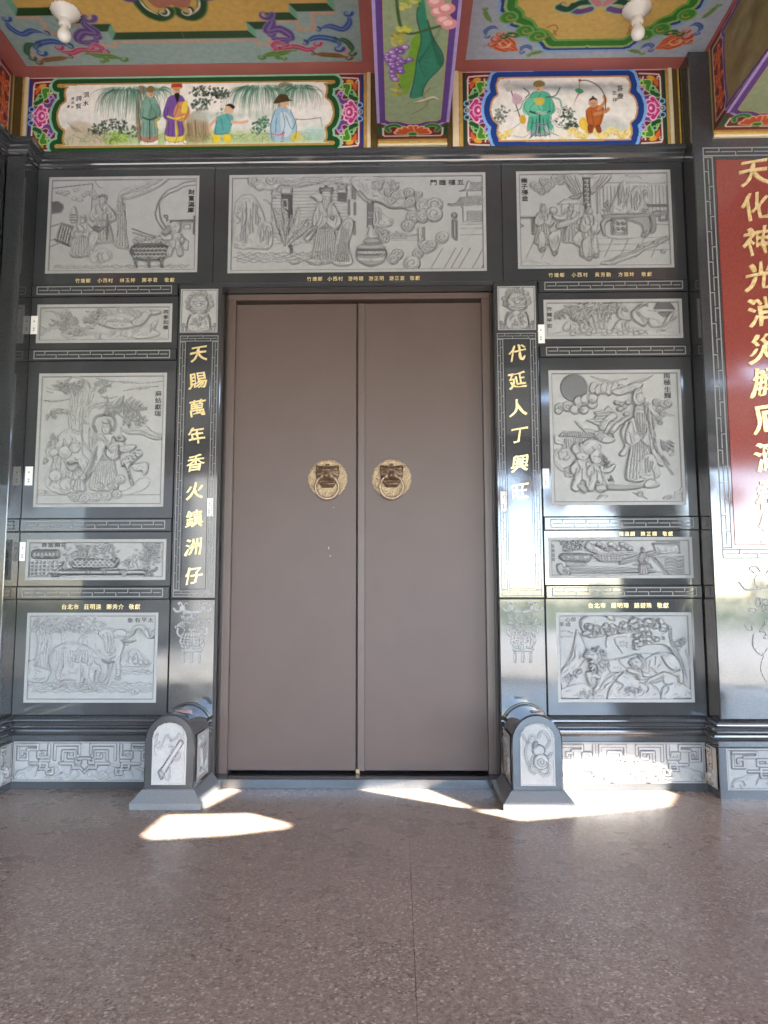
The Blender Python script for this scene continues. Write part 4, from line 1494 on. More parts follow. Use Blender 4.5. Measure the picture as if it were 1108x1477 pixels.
waves(R, 'ground', 90, 1000, 690, 5, 8)
R.P('shoe', .016, [(545, 766), (600, 748), (620, 770), (570, 782)])
# right half
def Q(L_):
    return [T2(x, y) for x, y in L_]
for x in (155, 200):
    R.L(Q([(x, 256), (x, 460)]), .006, .004, .6, 'gate_post', sm=False)
for a, b in ((265, 345), (355, 376), (386, 440), (110, 140), (160, 200)):
    R.P('gate_post', .010, Q([(160, a), (194, a), (194, b), (160, b)]), sm=False, tone=.7)
R.P('cloud', .018, Q([(80, 190), (100, 185), (160, 250), (230, 262), (330, 310), (420, 310), (500, 335), (440, 320), (520, 290), (420, 240), (300, 230), (240, 180), (280, 100), (150, 70), (20, 90)]), rnd=.03)
R.cloud('cloud', [T2(320, 190) + (40,), T2(370, 225) + (36,), T2(420, 215) + (38,), T2(470, 200) + (40,), T2(360, 150) + (34,), T2(540, 215) + (30,), T2(480, 270) + (40,), T2(330, 265) + (34,)], .018)
R.cloud('cloud', [T2(575, 300) + (58,), T2(665, 295) + (62,), T2(500, 385) + (54,), T2(570, 385) + (50,), T2(660, 365) + (64,), T2(460, 450) + (48,), T2(230, 145) + (40,)], .022)
R.L(Q([(80, 200), (150, 262), (230, 266), (330, 312), (420, 316), (500, 336)]), .012, -.007)
wispy(R, 'bat', Q([(300, 110), (330, 140), (345, 100), (380, 135), (400, 115)]), .010, .016)
R.rock('rock', Q([(200, 440), (205, 320), (240, 310), (290, 375), (345, 400), (330, 450), (240, 452)]), .014, 6)
R.P('pot', .026, Q([(70, 660), (85, 610), (140, 585), (240, 590), (290, 630), (296, 680), (260, 730), (180, 752), (110, 730), (78, 700)]), tone=.55, rnd=.04)
for y, t in ((610, .2), (640, .85), (675, .8), (705, .1)):
    R.L(Q([(82, y), (180, y + 8), (288, y)]), .016, .002, t)
for i in range(10):
    R.L(Q([(90 + i * 20, 655), (98 + i * 20, 668), (106 + i * 20, 655)]), .006, .003, .1)
R.P('pot', .026, Q([(134, 580), (140, 552), (180, 540), (240, 556), (246, 580)]), tone=.4)
R.P('pot', .024, Q([(160, 540), (170, 470), (195, 470), (240, 540)]))
R.bush('grass', [T2(270, 540) + (46, 50)], 26, (40, 70), .010, 1.6, -1.57)
for y in range(505, 560, 12):
    R.L(Q([(330, y), (540, y + 4)]), .003, -.003, sm=False)
for x in range(330, 460, 12):
    R.L(Q([(x, 500), (x + 3, 540)]), .003, -.003, sm=False)
R.L(Q([(370, 490), (430, 518), (520, 514)]), .010, -.006)
R.P('post', .016, Q([(536, 470), (580, 462), (586, 550), (556, 612), (540, 600)]), sm=False)
R.P('post', .018, Q([(566, 462), (584, 462), (584, 548), (568, 552)]), sm=False, tone=.5)
R.cloud('cloud', [T2(600, 610) + (54,), T2(720, 540) + (48,), T2(535, 662) + (40,), T2(490, 735) + (62,), T2(380, 665) + (44,), T2(350, 700) + (40,), T2(640, 600) + (40,)], .020)
for x in (630, 730, 780, 840, 940, 1010):
    R.L(Q([(x, 770), (x + 90, 620)]), .004, -.005, sm=False)
R.P('lamp_post', .016, Q([(794, 410), (832, 414), (830, 560), (818, 562), (796, 540)]), sm=False, tone=.75)
R.P('lamp_post', .018, Q([(808, 430), (818, 430), (818, 546), (808, 540)]), sm=False, tone=0)
R.E('lamp_post', .022, *T2(811, 376), 22, 22, tone=.8)
R.E('lamp_post', .024, *T2(811, 378), 9, 9)
# pavilion
R.P('pavilion', .012, Q([(920, 112), (945, 128), (1040, 126), (1040, 172), (860, 190), (900, 172)]), sm=False)
R.P('pavilion', .014, Q([(870, 236), (900, 232), (1040, 226), (1040, 290), (770, 300), (764, 286), (820, 284)]), sm=False)
for x in range(935, 1040, 13):
    R.L(Q([(x, 132), (x - 4, 172)]), .005, -.005, sm=False)
for x in range(850, 1040, 13):
    R.L(Q([(x + 8, 236), (x - 6, 286)]), .005, -.005, sm=False)
for p in ([(925, 118), (942, 128), (1040, 126)], [(855, 188), (905, 188), (1040, 186)], [(765, 288), (790, 296), (1040, 292)], [(910, 200), (910, 228)], [(862, 300), (878, 320), (878, 412)]):
    R.L(Q(p), .008, .004, .6, 'pavilion', sm=False)
for i in range(9):
    for j in range(5):
        x, y = 908 + i * 16, 340 + j * 17
        R.L(Q([(x, y), (x + 12, y + 13)]), .0035, -.004, sm=False)
        R.L(Q([(x + 12, y), (x, y + 13)]), .0035, -.004, sm=False)
R.L(Q([(880, 420), (1040, 416)]), .006, -.005, sm=False)
for y in (440, 470, 520):
    R.L(Q([(860, y), (1040, y - 4)]), .004, -.004, sm=False)
finish(R, [('門',) + T2(658, 122), ('臨',) + T2(726, 122), ('福',) + T2(796, 122), ('五',) + T2(862, 122)], .046, 1.25)

# ---- C : children and gold
R = panel('C', (47, 48, 1040, 672), 'carved panel of three figures with a scroll-legged altar table and window')
R.cloud('cloud', [(160, 135, 26), (190, 155, 28), (225, 110, 28), (262, 128, 30), (300, 98, 28), (240, 160, 22), (335, 110, 26), (210, 180, 20)], .014)
R.P('curtain', .014, [(340, 80), (470, 78), (470, 200), (440, 215), (400, 180), (372, 130)], rnd=.02)
for o in (0, 24, 48, 72):
    R.L([(352 + o, 84), (385 + o * .8, 140), (430 + o * .5, 205)], .006, -.006)
R.P('curtain', .012, [(520, 84), (660, 76), (610, 140), (540, 190), (524, 180)], rnd=.02)
for o in (0, 24, 48):
    R.L([(640 - o, 82), (590 - o * .7, 140), (530, 182 - o * .5)], .005, -.005)
R.P('plaque', .016, [(474, 92), (520, 92), (520, 325), (510, 325), (478, 270)], sm=False, tone=.88)
for i in range(6):
    R.L([(486, 116 + i * 28), (508, 116 + i * 28), (498, 132 + i * 28)], .006, .003, .2, None)
for p in ([(760, 80), (790, 92), (820, 86), (850, 96)], [(620, 130), (760, 128), (850, 128), (940, 138), (1015, 130)]):
    R.L(p, .010, .006, .3, 'cloud')
for x in range(560, 1020, 24):
    R.L([(x, 145), (x, 325)], .003, -.004, sm=False)
R.L([(570, 140), (570, 320)], .006, -.005, sm=False)
R.rock('rock', [(640, 320), (668, 250), (708, 160), (735, 118), (760, 160), (758, 320)], .020, 7)
R.rock('rock', [(756, 320), (760, 210), (790, 180), (836, 150), (870, 220), (880, 290), (850, 320)], .018, 7)
R.rock('rock', [(840, 160), (870, 156), (900, 180), (900, 260), (860, 240)], .014, 4)
R.bush('flower', [(625, 280, 22, 34)], 12, (22, 34), .012)
R.bush('flower', [(860, 312, 26, 12)], 10, (14, 22), .012)
R.P('pavilion', .014, [(312, 262), (350, 232), (440, 230), (470, 262)], sm=False)
R.P('pavilion', .012, [(335, 264), (450, 264), (450, 320), (335, 320)], sm=False)
R.L([(310, 264), (480, 264)], .008, .004, .4, 'pavilion', sm=False)
R.P('ornament', .014, [(390, 214), (420, 205), (455, 190), (450, 226), (400, 228)], tone=.5)
R.P('rail', .010, [(68, 338), (180, 338), (180, 347), (68, 347)], sm=False, tone=.85)
R.P('rail', .010, [(258, 338), (345, 338), (345, 346), (258, 346)], sm=False, tone=.8)
R.P('rail', .012, [(142, 345), (158, 345), (158, 450), (142, 450)], sm=False, tone=.7)
R.L([(72, 385), (88, 395), (72, 406)], .006, .004, .7, 'rail', sm=False)
R.L([(262, 290), (258, 338)], .004, -.004)
R.E('fruit', .012, 282, 300, 24, 22)
# altar table
R.P('altar_table', .020, [(590, 334), (900, 330), (930, 316), (1018, 312), (1018, 328), (960, 340), (880, 352), (600, 356)], sm=False, tone=.5)
R.P('altar_table', .018, [(585, 420), (580, 390), (612, 358), (660, 358), (620, 380), (606, 420), (612, 468), (596, 456)], tone=.25)
R.P('altar_table', .020, [(750, 362), (880, 352), (895, 400), (890, 450), (864, 474), (838, 466), (852, 440), (840, 400), (790, 376)], tone=.35)
R.spiral(866, 448, 20, 1.2, w=.006)
R.P('altar_table', .020, [(896, 342), (930, 346), (934, 420), (912, 452), (896, 440), (908, 400)], tone=.5)
R.P('altar_table', .022, [(652, 362), (750, 360), (750, 458), (652, 458)], sm=False, tone=.65)
R.P('altar_table', .024, [(664, 380), (688, 368), (730, 372), (742, 400), (736, 440), (700, 452), (668, 440)], tone=0)
for i in range(4):
    R.spiral(686 + 34 * (i % 2), 394 + 34 * (i // 2), 14, 1.5, w=.005, tone=.8)
R.L([(620, 470), (700, 486), (780, 478)], .006, -.005)
R.P('rail', .014, [(880, 270), (1010, 270), (1010, 280), (880, 280)], sm=False, tone=.85)
R.L([(930, 320), (960, 320), (960, 372), (1010, 372), (1010, 340), (1018, 318)], .016, .006, .7, 'rail', sm=False)
R.L([(940, 394), (1030, 394)], .005, -.004, sm=False)
for y in (480, 520, 560):
    R.L([(550, y), (1020, y - 6)], .003, -.003, sm=False)
for x in (100, 200, 600, 700, 800, 900):
    R.L([(x, 600), (x + 60, 480)], .003, -.003, sm=False)
# figures
R.figure('old_man', 215, 268, 250, 1, 1.1, 'bun', .024, True, folds=5)
R.P('old_man', .020, [(180, 450), (215, 440), (225, 520), (205, 560), (190, 562), (180, 520)])
R.P('old_man', .018, [(240, 470), (300, 430), (330, 440), (290, 580), (270, 572)])
R.P('shoe', .020, [(188, 548), (216, 535), (222, 550), (198, 566)], tone=.6)
R.P('shoe', .020, [(268, 570), (296, 560), (298, 574), (276, 580)], tone=.6)
R.figure('woman', 395, 270, 240, -1, 1.2, 'bun', .024, arm='out', folds=5)
R.P('woman', .022, [(300, 390), (380, 360), (440, 340), (450, 356), (380, 400), (310, 420)])
R.P('woman', .020, [(390, 490), (440, 440), (470, 460), (470, 528), (430, 530)])
R.figure('boy', 505, 280, 320, 1, .92, 'bun', .030, folds=4)
R.P('boy', .026, [(458, 500), (512, 480), (514, 600), (488, 614), (460, 590)], rnd=.02)
R.P('boy', .026, [(516, 490), (552, 470), (556, 590), (530, 598), (516, 590)], rnd=.02)
R.E('shoe', .022, 500, 610, 18, 12, tone=.5)
R.E('shoe', .022, 546, 594, 18, 10, tone=.3)
R.P('ribbon', .012, [(570, 640), (650, 610), (720, 580), (790, 560), (830, 520), (890, 510), (1000, 470), (1010, 490), (930, 530), (850, 560), (810, 590), (720, 620), (640, 648)])
for o in (6, 14):
    R.L([(600, 640 - o), (720, 606 - o), (820, 566 - o), (920, 520 - o), (1000, 490 - o)], .005, -.005)
R.cloud('cloud', [(835, 535, 20), (930, 515, 18), (975, 568, 14)], .014)
R.L([(80, 625), (120, 616), (160, 636), (240, 640)], .014, .008, 0, 'ribbon')
finish(R, [('樂', 100, 106), ('子', 100, 144), ('得', 102, 182), ('金', 102, 220)], .046)

# ---- D : bird among blossom
R = panel('D', (103, 143, 823, 347), 'long carved panel of a long-tailed bird among blossom branches')
R.L([(150, 174), (190, 180), (215, 205), (260, 225)], .012, .010, 0, 'branch')
R.L([(130, 298), (175, 270), (240, 262), (330, 262), (400, 262)], .014, .010, 0, 'branch')
R.L([(170, 280), (140, 262), (128, 250)], .008, .008, 0, 'branch')
R.L([(240, 300), (290, 325), (340, 300), (420, 298)], .012, .010, 0, 'branch')
for i in range(70):
    cx, cy, rx, ry = [(265, 215, 70, 42), (310, 275, 75, 36), (405, 205, 45, 36), (225, 250, 50, 30)][RNG.integers(4)]
    a, q = RNG.random() * 6.28, math.sqrt(RNG.random())
    R.leaf('leaf', cx + rx * q * math.cos(a), cy + ry * q * math.sin(a), RNG.random() * 6.28, 24, 11, .010)
for x, y, r in ((265, 200, 17), (300, 235, 18), (405, 200, 22), (310, 288, 20), (245, 242, 14), (360, 225, 14), (390, 228, 15)):
    for k in range(6):
        a = k * 1.047
        R.E('blossom', .014, x + r * .62 * math.cos(a), y + r * .62 * math.sin(a), r * .5, r * .42, rot=a)
    R.E('blossom', .017, x, y, r * .3, r * .3)
R.P('bird', .020, [(425, 238), (470, 205), (540, 190), (600, 200), (640, 235), (610, 268), (540, 275), (470, 262)], rnd=.03)
for i, (a, b) in enumerate((((470, 205), (430, 172)), ((500, 195), (460, 164)), ((520, 190), (520, 158)), ((560, 192), (540, 160)), ((600, 200), (560, 160)), ((640, 230), (600, 165)), ((652, 235), (632, 175)))):
    R.L([a, ((a[0] + b[0]) / 2 + 14, (a[1] + b[1]) / 2), b], .016, .010, 0, 'bird', taper=True)
    R.L([a, ((a[0] + b[0]) / 2 + 14, (a[1] + b[1]) / 2), b], .003, -.005)
for i in range(9):
    R.L([(455 + i * 18, 240 + (i % 2) * 6), (470 + i * 18, 226 + (i % 3) * 6), (485 + i * 18, 238)], .004, -.005)
R.E('bird', .022, 690, 190, 26, 20)
R.P('bird', .020, [(610, 240), (650, 210), (680, 186), (700, 206), (670, 250), (630, 262)], rnd=.02)
R.P('bird', .020, [(712, 184), (740, 178), (765, 188), (740, 200), (716, 200)])
for a, b, c_ in (((540, 272), (500, 300), (440, 296)), ((560, 275), (530, 318), (470, 320)), ((580, 274), (576, 310), (556, 300)), ((600, 270), (640, 300), (650, 320))):
    R.L([a, b, c_], .016, .012, 0, 'bird', taper=True)
R.rock('rock', [(610, 325), (640, 275), (700, 255), (745, 225), (735, 275), (760, 300), (720, 320)], .016, 9)
R.rock('rock', [(420, 325), (428, 300), (520, 310), (620, 322), (600, 336), (440, 334)], .010, 5)
R.L([(745, 318), (770, 325), (800, 335)], .006, .006, 0, 'rock')
finish(R, [('四', 788, 185), ('季', 788, 214), ('如', 788, 240), ('櫻', 788, 268)], .034, 1.2)

# ---- E : bamboo and crane
R = panel('E', (294, 122, 1033, 325), 'long carved panel of bamboo, a crane and a dark setting sun')
R.P('sun', .008, [(890, 178), (896, 150), (920, 132), (945, 128), (970, 138), (988, 158), (990, 178)], tone=.85)
R.P('sun', .008, [(910, 186), (985, 186), (965, 206), (940, 212), (920, 204)], tone=.8)
R.L([(850, 180), (940, 182), (1020, 182)], .012, .008, 0, 'cloud', taper=True)
R.L([(930, 215), (980, 216), (1010, 212)], .010, .006, .3, 'cloud', taper=True)
R.rock('ground', [(335, 300), (420, 285), (480, 300), (560, 290), (620, 270), (700, 290), (860, 280), (1010, 300), (1010, 312), (340, 312)], .012, 14)
R.rock('rock', [(395, 270), (420, 235), (470, 250), (520, 240), (545, 280), (520, 300), (420, 285)], .016, 6)
R.rock('rock', [(660, 290), (680, 245), (715, 225), (745, 250), (735, 295)], .018, 6)
for a, b in (((560, 285), (500, 150)), ((575, 285), (560, 140)), ((600, 280), (590, 138)), ((620, 275), (650, 150)), ((548, 280), (470, 200))):
    R.L([a, ((a[0] + b[0]) / 2 - 4, (a[1] + b[1]) / 2), b], .017, .014, 0, 'bamboo')
    for t in (.3, .6):
        R.L([(a[0] + (b[0] - a[0]) * t - 8, a[1] + (b[1] - a[1]) * t), (a[0] + (b[0] - a[0]) * t + 8, a[1] + (b[1] - a[1]) * t)], .005, -.006)
for x, y, s_, n in ((500, 150, 1.0, 9), (570, 140, 1.1, 10), (650, 145, 1.1, 9), (420, 170, .9, 8), (380, 180, .8, 7), (470, 200, .9, 7), (620, 180, .9, 6), (540, 180, .9, 6)):
    for k in range(n):
        R.leaf('bamboo', x + RNG.normal() * 14, y + RNG.normal() * 8, 1.57 + (k - n / 2) * .42 + RNG.normal() * .1, 52 * s_, 13 * s_, .014)
for k in range(9):
    R.leaf('bamboo', 640 + k * 8, 135 + RNG.random() * 22, .25 + RNG.random() * .5, 56, 13, .014)
R.P('crane', .020, [(690, 215), (684, 190), (700, 168), (712, 170), (706, 195), (730, 220), (760, 222), (750, 232), (710, 230)], rnd=.012)
R.P('crane', .022, [(760, 195), (780, 175), (830, 200), (850, 230), (825, 262), (790, 245), (768, 225)], rnd=.02)
for i in range(6):
    R.L([(780 + i * 6, 185 + i * 6), (800 + i * 10, 205 + i * 4), (830 + i * 12, 240 + i * 2)], .016, .010, 0, 'crane', taper=True)
    R.L([(774 + i * 4, 188 - i * 3), (800 + i * 8, 160 - i * 2), (850, 146 + i * 3)], .012, .008, 0, 'crane', taper=True)
R.P('crane', .016, [(850, 225), (900, 232), (925, 250), (960, 205), (990, 190), (940, 262), (900, 266), (860, 262)], rnd=.012)
for i in range(5):
    R.L([(890 + i * 16, 300 - i * 4), (930 + i * 12, 262 - i * 6), (985 + i * 5, 235 - i * 4)], .010, .007, 0, 'grass', taper=True)
R.L([(700, 296), (760, 270), (830, 275), (880, 290)], .012, .008, 0, 'ground')
for i in range(14):
    R.E('ground', .016, 445 + i * 28, 300 - (i % 3) * 8, 16, 10)
finish(R, [('竹', 325, 168), ('報', 325, 198), ('平', 325, 228), ('安', 325, 256)], .034, 1.25)

# ---- F : maiden with deer under pines
R = panel('F', (105, 87, 1003, 1018), 'square carved panel of a haloed maiden with a spotted deer under trees')
for p in ([(150, 182), (220, 200), (290, 190)], [(140, 275), (230, 284), (320, 268)], [(500, 118), (600, 142), (720, 150), (820, 160), (920, 152), (985, 138)], [(700, 210), (760, 200), (850, 190), (940, 178)], [(160, 210), (200, 222)], [(540, 250), (600, 262), (660, 250)], [(300, 110), (380, 118), (420, 130)]):
    wispy(R, 'cloud', p, .007, .012)
for p in ([(350, 480), (335, 400), (345, 300), (330, 220), (300, 170)], [(378, 500), (370, 380), (385, 280), (380, 210)], [(400, 540), (400, 400), (410, 280), (420, 210)], [(450, 430), (455, 330), (470, 250), (480, 210)], [(440, 440), (460, 340), (510, 310), (560, 300)], [(345, 400), (320, 360), (260, 345), (220, 350)]):
    R.L(p, .030, .014, 0, 'tree_trunk')
    R.L([(x + 3, y) for x, y in p], .004, -.006)
for x, y, n, ln, sp in ((270, 165, 16, 62, 5), (300, 200, 18, 66, 5), (350, 190, 14, 60, 4.5), (420, 150, 8, 50, 4), (560, 175, 12, 60, 5), (500, 160, 8, 50, 4), (230, 350, 12, 52, 4), (190, 370, 8, 46, 3.5), (580, 310, 16, 70, 4.2), (640, 330, 16, 76, 4), (690, 310, 14, 70, 4), (740, 340, 16, 80, 3.6), (720, 390, 14, 80, 3), (790, 350, 12, 70, 3), (800, 420, 8, 70, 2.6)):
    a0 = 1.2 if x < 500 else .5
    for k in range(n):
        R.leaf('foliage', x + RNG.normal() * 10, y + RNG.normal() * 8, a0 + (RNG.random() - .5) * sp, ln * (.6 + .5 * RNG.random()), 11, .008 + .003 * RNG.random(), cut=.005)
R.P('cloud', .012, [(690, 480), (780, 480), (860, 460), (910, 500), (968, 520), (970, 555), (900, 548), (840, 520), (740, 512)])
R.L([(720, 495), (830, 492), (900, 525), (960, 548)], .005, -.006)
R.rock('rock', [(210, 900), (175, 820), (230, 700), (185, 660), (170, 615), (230, 560), (280, 500), (350, 485), (420, 520), (430, 640), (480, 700), (505, 770), (470, 800), (420, 760), (400, 900), (300, 930)], .016, 10)
R.cloud('rock', [(250, 800, 46), (330, 860, 50), (310, 640, 50), (380, 610, 40), (400, 860, 44), (230, 640, 34)], .018, False)
for x, y in ((230, 540), (215, 590), (190, 700), (260, 560)):
    for k in range(6):
        R.leaf('grass', x, y, 2.6 + k * .35, 40, 9, .010)
R.rock('drapery', [(420, 460), (470, 445), (520, 480), (500, 560), (540, 600), (490, 640), (440, 580)], .018, 5)
R.L([(575, 380), (630, 390), (652, 440), (640, 490)], .016, .012, .6, 'halo')
R.L([(575, 380), (520, 392), (500, 440), (520, 495)], .016, .012, .6, 'halo')
R.figure('maiden', 590, 430, 480, 1, .98, 'bun', .028, folds=10)
R.P('maiden', .026, [(530, 560), (590, 580), (570, 680), (500, 790), (440, 860), (420, 820), (480, 720), (500, 620)], rnd=.03)
for i in range(5):
    R.L([(540 - i * 6, 600 + i * 10), (520 - i * 10, 720 + i * 10), (460 - i * 4, 840)], .006, -.007)
R.P('maiden', .030, [(620, 590), (700, 570), (720, 600), (660, 640), (620, 640)], rnd=.02)
for x in (600, 690):
    R.L([(x, 600), (x + 2, 660)], .014, .004, .75)
R.P('ribbon', .024, [(700, 600), (760, 590), (805, 600), (760, 640), (700, 640)], rnd=.015)
R.P('pot', .026, [(330, 715), (360, 705), (402, 712), (404, 745), (380, 772), (350, 768), (332, 745)], tone=.25)
R.L([(332, 718), (365, 730), (402, 716)], .014, .003, .8)
R.figure('child', 415, 740, 170, -1, 1.3, 'bun', .020, folds=4)
# deer
R.P('deer', .020, [(700, 660), (760, 640), (830, 630), (845, 660), (800, 700), (760, 740), (770, 800), (800, 880), (785, 890), (755, 800), (735, 740), (705, 730)], rnd=.02)
R.P('deer', .018, [(780, 730), (880, 716), (884, 780), (860, 800), (850, 770), (800, 770)], rnd=.02)
R.E('deer', .026, 695, 548, 30, 22, tone=.2)
R.E('deer', .028, 690, 545, 12, 8, tone=.85)
R.L([(700, 530), (690, 500), (706, 480), (690, 460)], .008, .008, 0, 'deer')
for _ in range(46):
    t = RNG.random()
    x, y = 715 + 120 * t + RNG.normal() * 8, 730 - 90 * t + RNG.normal() * 22
    if RNG.random() < .3:
        x, y = 735 + 55 * t, 730 + 140 * t
    R.E('deer', .026, x, y, 5, 5, tone=.85, cut=0, rnd=.003)
R.rock('ground', [(330, 930), (440, 915), (600, 930), (760, 890), (830, 830), (890, 820), (895, 870), (820, 920), (640, 960), (420, 980)], .012, 10)
R.cloud('ground', [(390, 950, 34), (460, 958, 36), (540, 950, 34), (610, 945, 36), (680, 930, 34), (560, 880, 26), (640, 880, 24), (700, 830, 34)], .014, True)
R.L([(110, 935), (320, 935)], .004, -.004, sm=False)
R.L([(680, 935), (990, 935)], .004, -.004, sm=False)
R.rock('hill', [(125, 920), (150, 900), (180, 905), (210, 925)], .008, 2)
finish(R, [('麻', 945, 232), ('姑', 945, 280), ('獻', 945, 326), ('瑞', 943, 372)], .046, 1.1)

# ---- G : the old man of the south pole
R = panel('G', (88, 90, 1015, 1026), 'square carved panel of a high-browed old man with boys and a dark sun')
R.E('sun', .008, 265, 212, 95, 96, tone=.82)
R.cloud('cloud', [(160, 350, 32), (215, 345, 36), (265, 365, 34), (330, 370, 30), (300, 310, 40), (350, 300, 44), (390, 330, 34), (390, 290, 36), (150, 375, 24)], .018, False)
for k, (x, y) in enumerate(((160, 350), (215, 345), (330, 330), (380, 310), (300, 370))):
    R.spiral(x, y, 22, 1.2)
for p in ([(385, 128), (430, 148), (520, 170), (600, 158), (640, 150)], [(640, 195), (720, 170), (780, 150), (825, 125)]):
    wispy(R, 'cloud', p, .012, .018)
for i in range(6):
    R.E('cloud', .014, 400 + i * 38, 215 + (i % 2) * 14, 26, 40, rot=.3)
R.P('cloud', .016, [(520, 240), (600, 210), (660, 200), (700, 180), (750, 195), (700, 235), (640, 250), (580, 270)])
R.cloud('cloud', [(840, 320, 26), (885, 340, 30), (920, 330, 26), (860, 370, 24), (880, 400, 22), (850, 430, 20), (860, 460, 16)], .016)
wispy(R, 'cloud', [(890, 390), (930, 405), (960, 412)], .010, .016)
R.P('pavilion', .014, [(400, 385), (470, 372), (500, 345), (530, 372), (550, 400), (500, 470), (430, 480), (345, 440), (395, 435), (420, 410)], sm=False)
for y in (395, 415, 435, 455):
    R.L([(405, y), (545, y - 8)], .007, -.007, sm=False)
R.P('bridge', .016, [(430, 490), (470, 430), (530, 390), (560, 420), (500, 460), (465, 515)])
R.P('bridge', .016, [(505, 530), (540, 470), (620, 420), (660, 424), (580, 480), (535, 530)])
R.P('pavilion', .014, [(150, 552), (185, 518), (330, 520), (290, 480), (265, 450), (280, 452), (320, 500), (430, 520), (470, 545), (360, 562)], sm=False)
for x in range(180, 440, 13):
    R.L([(x + 6, 526), (x, 552)], .005, -.006, sm=False)
R.P('pavilion', .010, [(190, 566), (360, 566), (360, 640), (190, 640)], sm=False)
for x in range(200, 360, 16):
    R.L([(x, 572), (x, 630)], .004, -.005, sm=False)
R.P('pine', .016, [(390, 530), (450, 525), (520, 560), (540, 580), (500, 600), (440, 590)])
for i in range(14):
    R.leaf('pine', 400 + i * 10, 545 + RNG.normal() * 20, RNG.random() * 6.28, 34, 10, .016)
# left cloud scroll
for p in ([(125, 550), (130, 590), (180, 600), (180, 640), (130, 660), (125, 720), (150, 770), (190, 790)], [(160, 700), (160, 660), (210, 650), (216, 690), (190, 706)], [(190, 780), (200, 820), (236, 816), (240, 780), (216, 770)]):
    R.L(p, .022, .014, 0, 'cloud')
# the old man
R.P('old_man', .020, [(640, 450), (600, 480), (580, 540), (605, 620), (565, 680), (600, 690), (640, 640), (660, 560)], rnd=.02)
R.figure('old_man', 710, 330, 540, 1, .92, None, .032, True, folds=8)
R.P('old_man', .036, [(670, 320), (672, 270), (690, 232), (715, 222), (742, 240), (752, 290), (740, 330), (700, 345)], rnd=.03)
R.E('old_man', .038, 712, 292, 26, 34, rnd=.03)
R.P('old_man', .034, [(680, 380), (740, 375), (760, 440), (750, 520), (720, 570), (690, 520), (676, 440)], rnd=.03)
for x in (690, 708, 726, 744):
    R.L([(x, 400), (x + 2, 470), (718 + (x - 718) * .4, 550)], .006, -.008)
R.P('robe', .024, [(770, 330), (810, 360), (820, 480), (800, 560), (830, 700), (870, 760), (820, 740), (780, 640), (770, 520)], rnd=.02)
for o in (0, 14, 28):
    R.L([(785 + o * .7, 380 + o), (795 + o * .4, 500), (800 + o, 640 + o)], .006, -.007)
R.L([(760, 300), (800, 560), (870, 700), (935, 810)], .022, .018, .0, 'staff')
R.L([(870, 700), (905, 750)], .016, .004, .6)
for k in range(14):
    R.leaf('tassel', 850 + RNG.random() * 70, 570 + RNG.random() * 60, .4 + RNG.random() * 1.2, 46, 9, .012)
R.L([(870, 620), (930, 640), (950, 670), (925, 685)], .014, .012, .2, 'tassel')
for x, y in ((590, 330), (610, 350), (580, 365), (625, 400), (640, 320), (560, 320)):
    R.E('peach', .022, x, y, 20, 15, tone=.15)
R.P('boat', .018, [(345, 890), (440, 875), (540, 885), (680, 880), (740, 862), (745, 890), (680, 915), (560, 925), (420, 915)], tone=.6)
R.L([(350, 885), (460, 880), (680, 884), (742, 866)], .010, .004, .05)
R.P('shoe', .022, [(730, 880), (770, 850), (830, 880), (828, 900), (760, 912), (730, 904)])
R.rock('rock', [(690, 800), (730, 700), (790, 680), (830, 760), (840, 830), (760, 850), (700, 830)], .022, 8)
# boys
R.child('boy', 300, 600, 330, 1, .026)
R.E('boy', .030, 372, 632, 66, 58, rnd=.035)
R.child('boy', 400, 640, 290, 1, .024)
R.E('boy', .026, 262, 640, 28, 36)
R.P('shoe', .024, [(262, 890), (300, 880), (335, 920), (315, 945), (280, 915)], tone=.35)
R.P('shoe', .024, [(395, 900), (450, 890), (465, 925), (410, 938)])
R.bush('basket', [(460, 730, 34, 40)], 26, (18, 26), .024)
R.bush('basket', [(500, 850, 14, 20)], 8, (14, 20), .018)
wispy(R, 'grass', [(405, 985), (440, 960), (480, 965)], .010, .016)
wispy(R, 'grass', [(650, 940), (700, 955), (750, 985)], .010, .016)
R.L([(870, 980), (900, 965), (940, 972), (950, 945), (980, 940), (990, 915)], .014, .010, 0, 'wave')
R.cloud('wave', [(700, 950, 18), (900, 975, 14)], .010)
finish(R, [('南', 922, 130), ('極', 922, 178), ('生', 922, 228), ('輝', 922, 272)], .048, 1.15)

# ---- H : daybed and blossom
R = panel('H', (78, 174, 1013, 446), 'long carved panel of a dark latticed daybed below flower sprays')
R.P('bolster', .018, [(112, 270), (120, 246), (150, 240), (280, 242), (300, 262), (296, 296), (270, 302), (130, 302)], tone=.85)
for i in range(6):
    R.P('bolster', .022, [(140 + i * 25, 260), (152 + i * 25, 284), (128 + i * 25, 284)], tone=.1, cut=0)
R.P('screen', .012, [(108, 314), (330, 314), (330, 340), (240, 416), (108, 416)], sm=False, tone=.85)
for i in range(8):
    x = 112 + i * 27
    R.L([(x, 316), (x, min(414, 414 - max(0, (x - 215)) * .75))], .008, .004, .05, None, sm=False)
for j in range(5):
    y = 318 + j * 24
    R.L([(110, y), (328 - max(0, y - 330) * 1.1, y)], .008, .004, .05, None, sm=False)
R.L([(345, 316), (350, 345), (250, 420), (110, 426)], .014, .010, .05, 'rail', sm=False)
R.P('daybed', .014, [(300, 376), (870, 376), (870, 386), (300, 386)], sm=False, tone=.85)
R.P('daybed', .014, [(260, 400), (870, 398), (870, 410), (300, 410), (280, 424), (250, 424)], sm=False, tone=.85)
for x in (480, 590, 705):
    R.P('daybed', .016, [(x, 382), (x + 20, 382), (x + 20, 404), (x, 404)], sm=False, tone=.5)
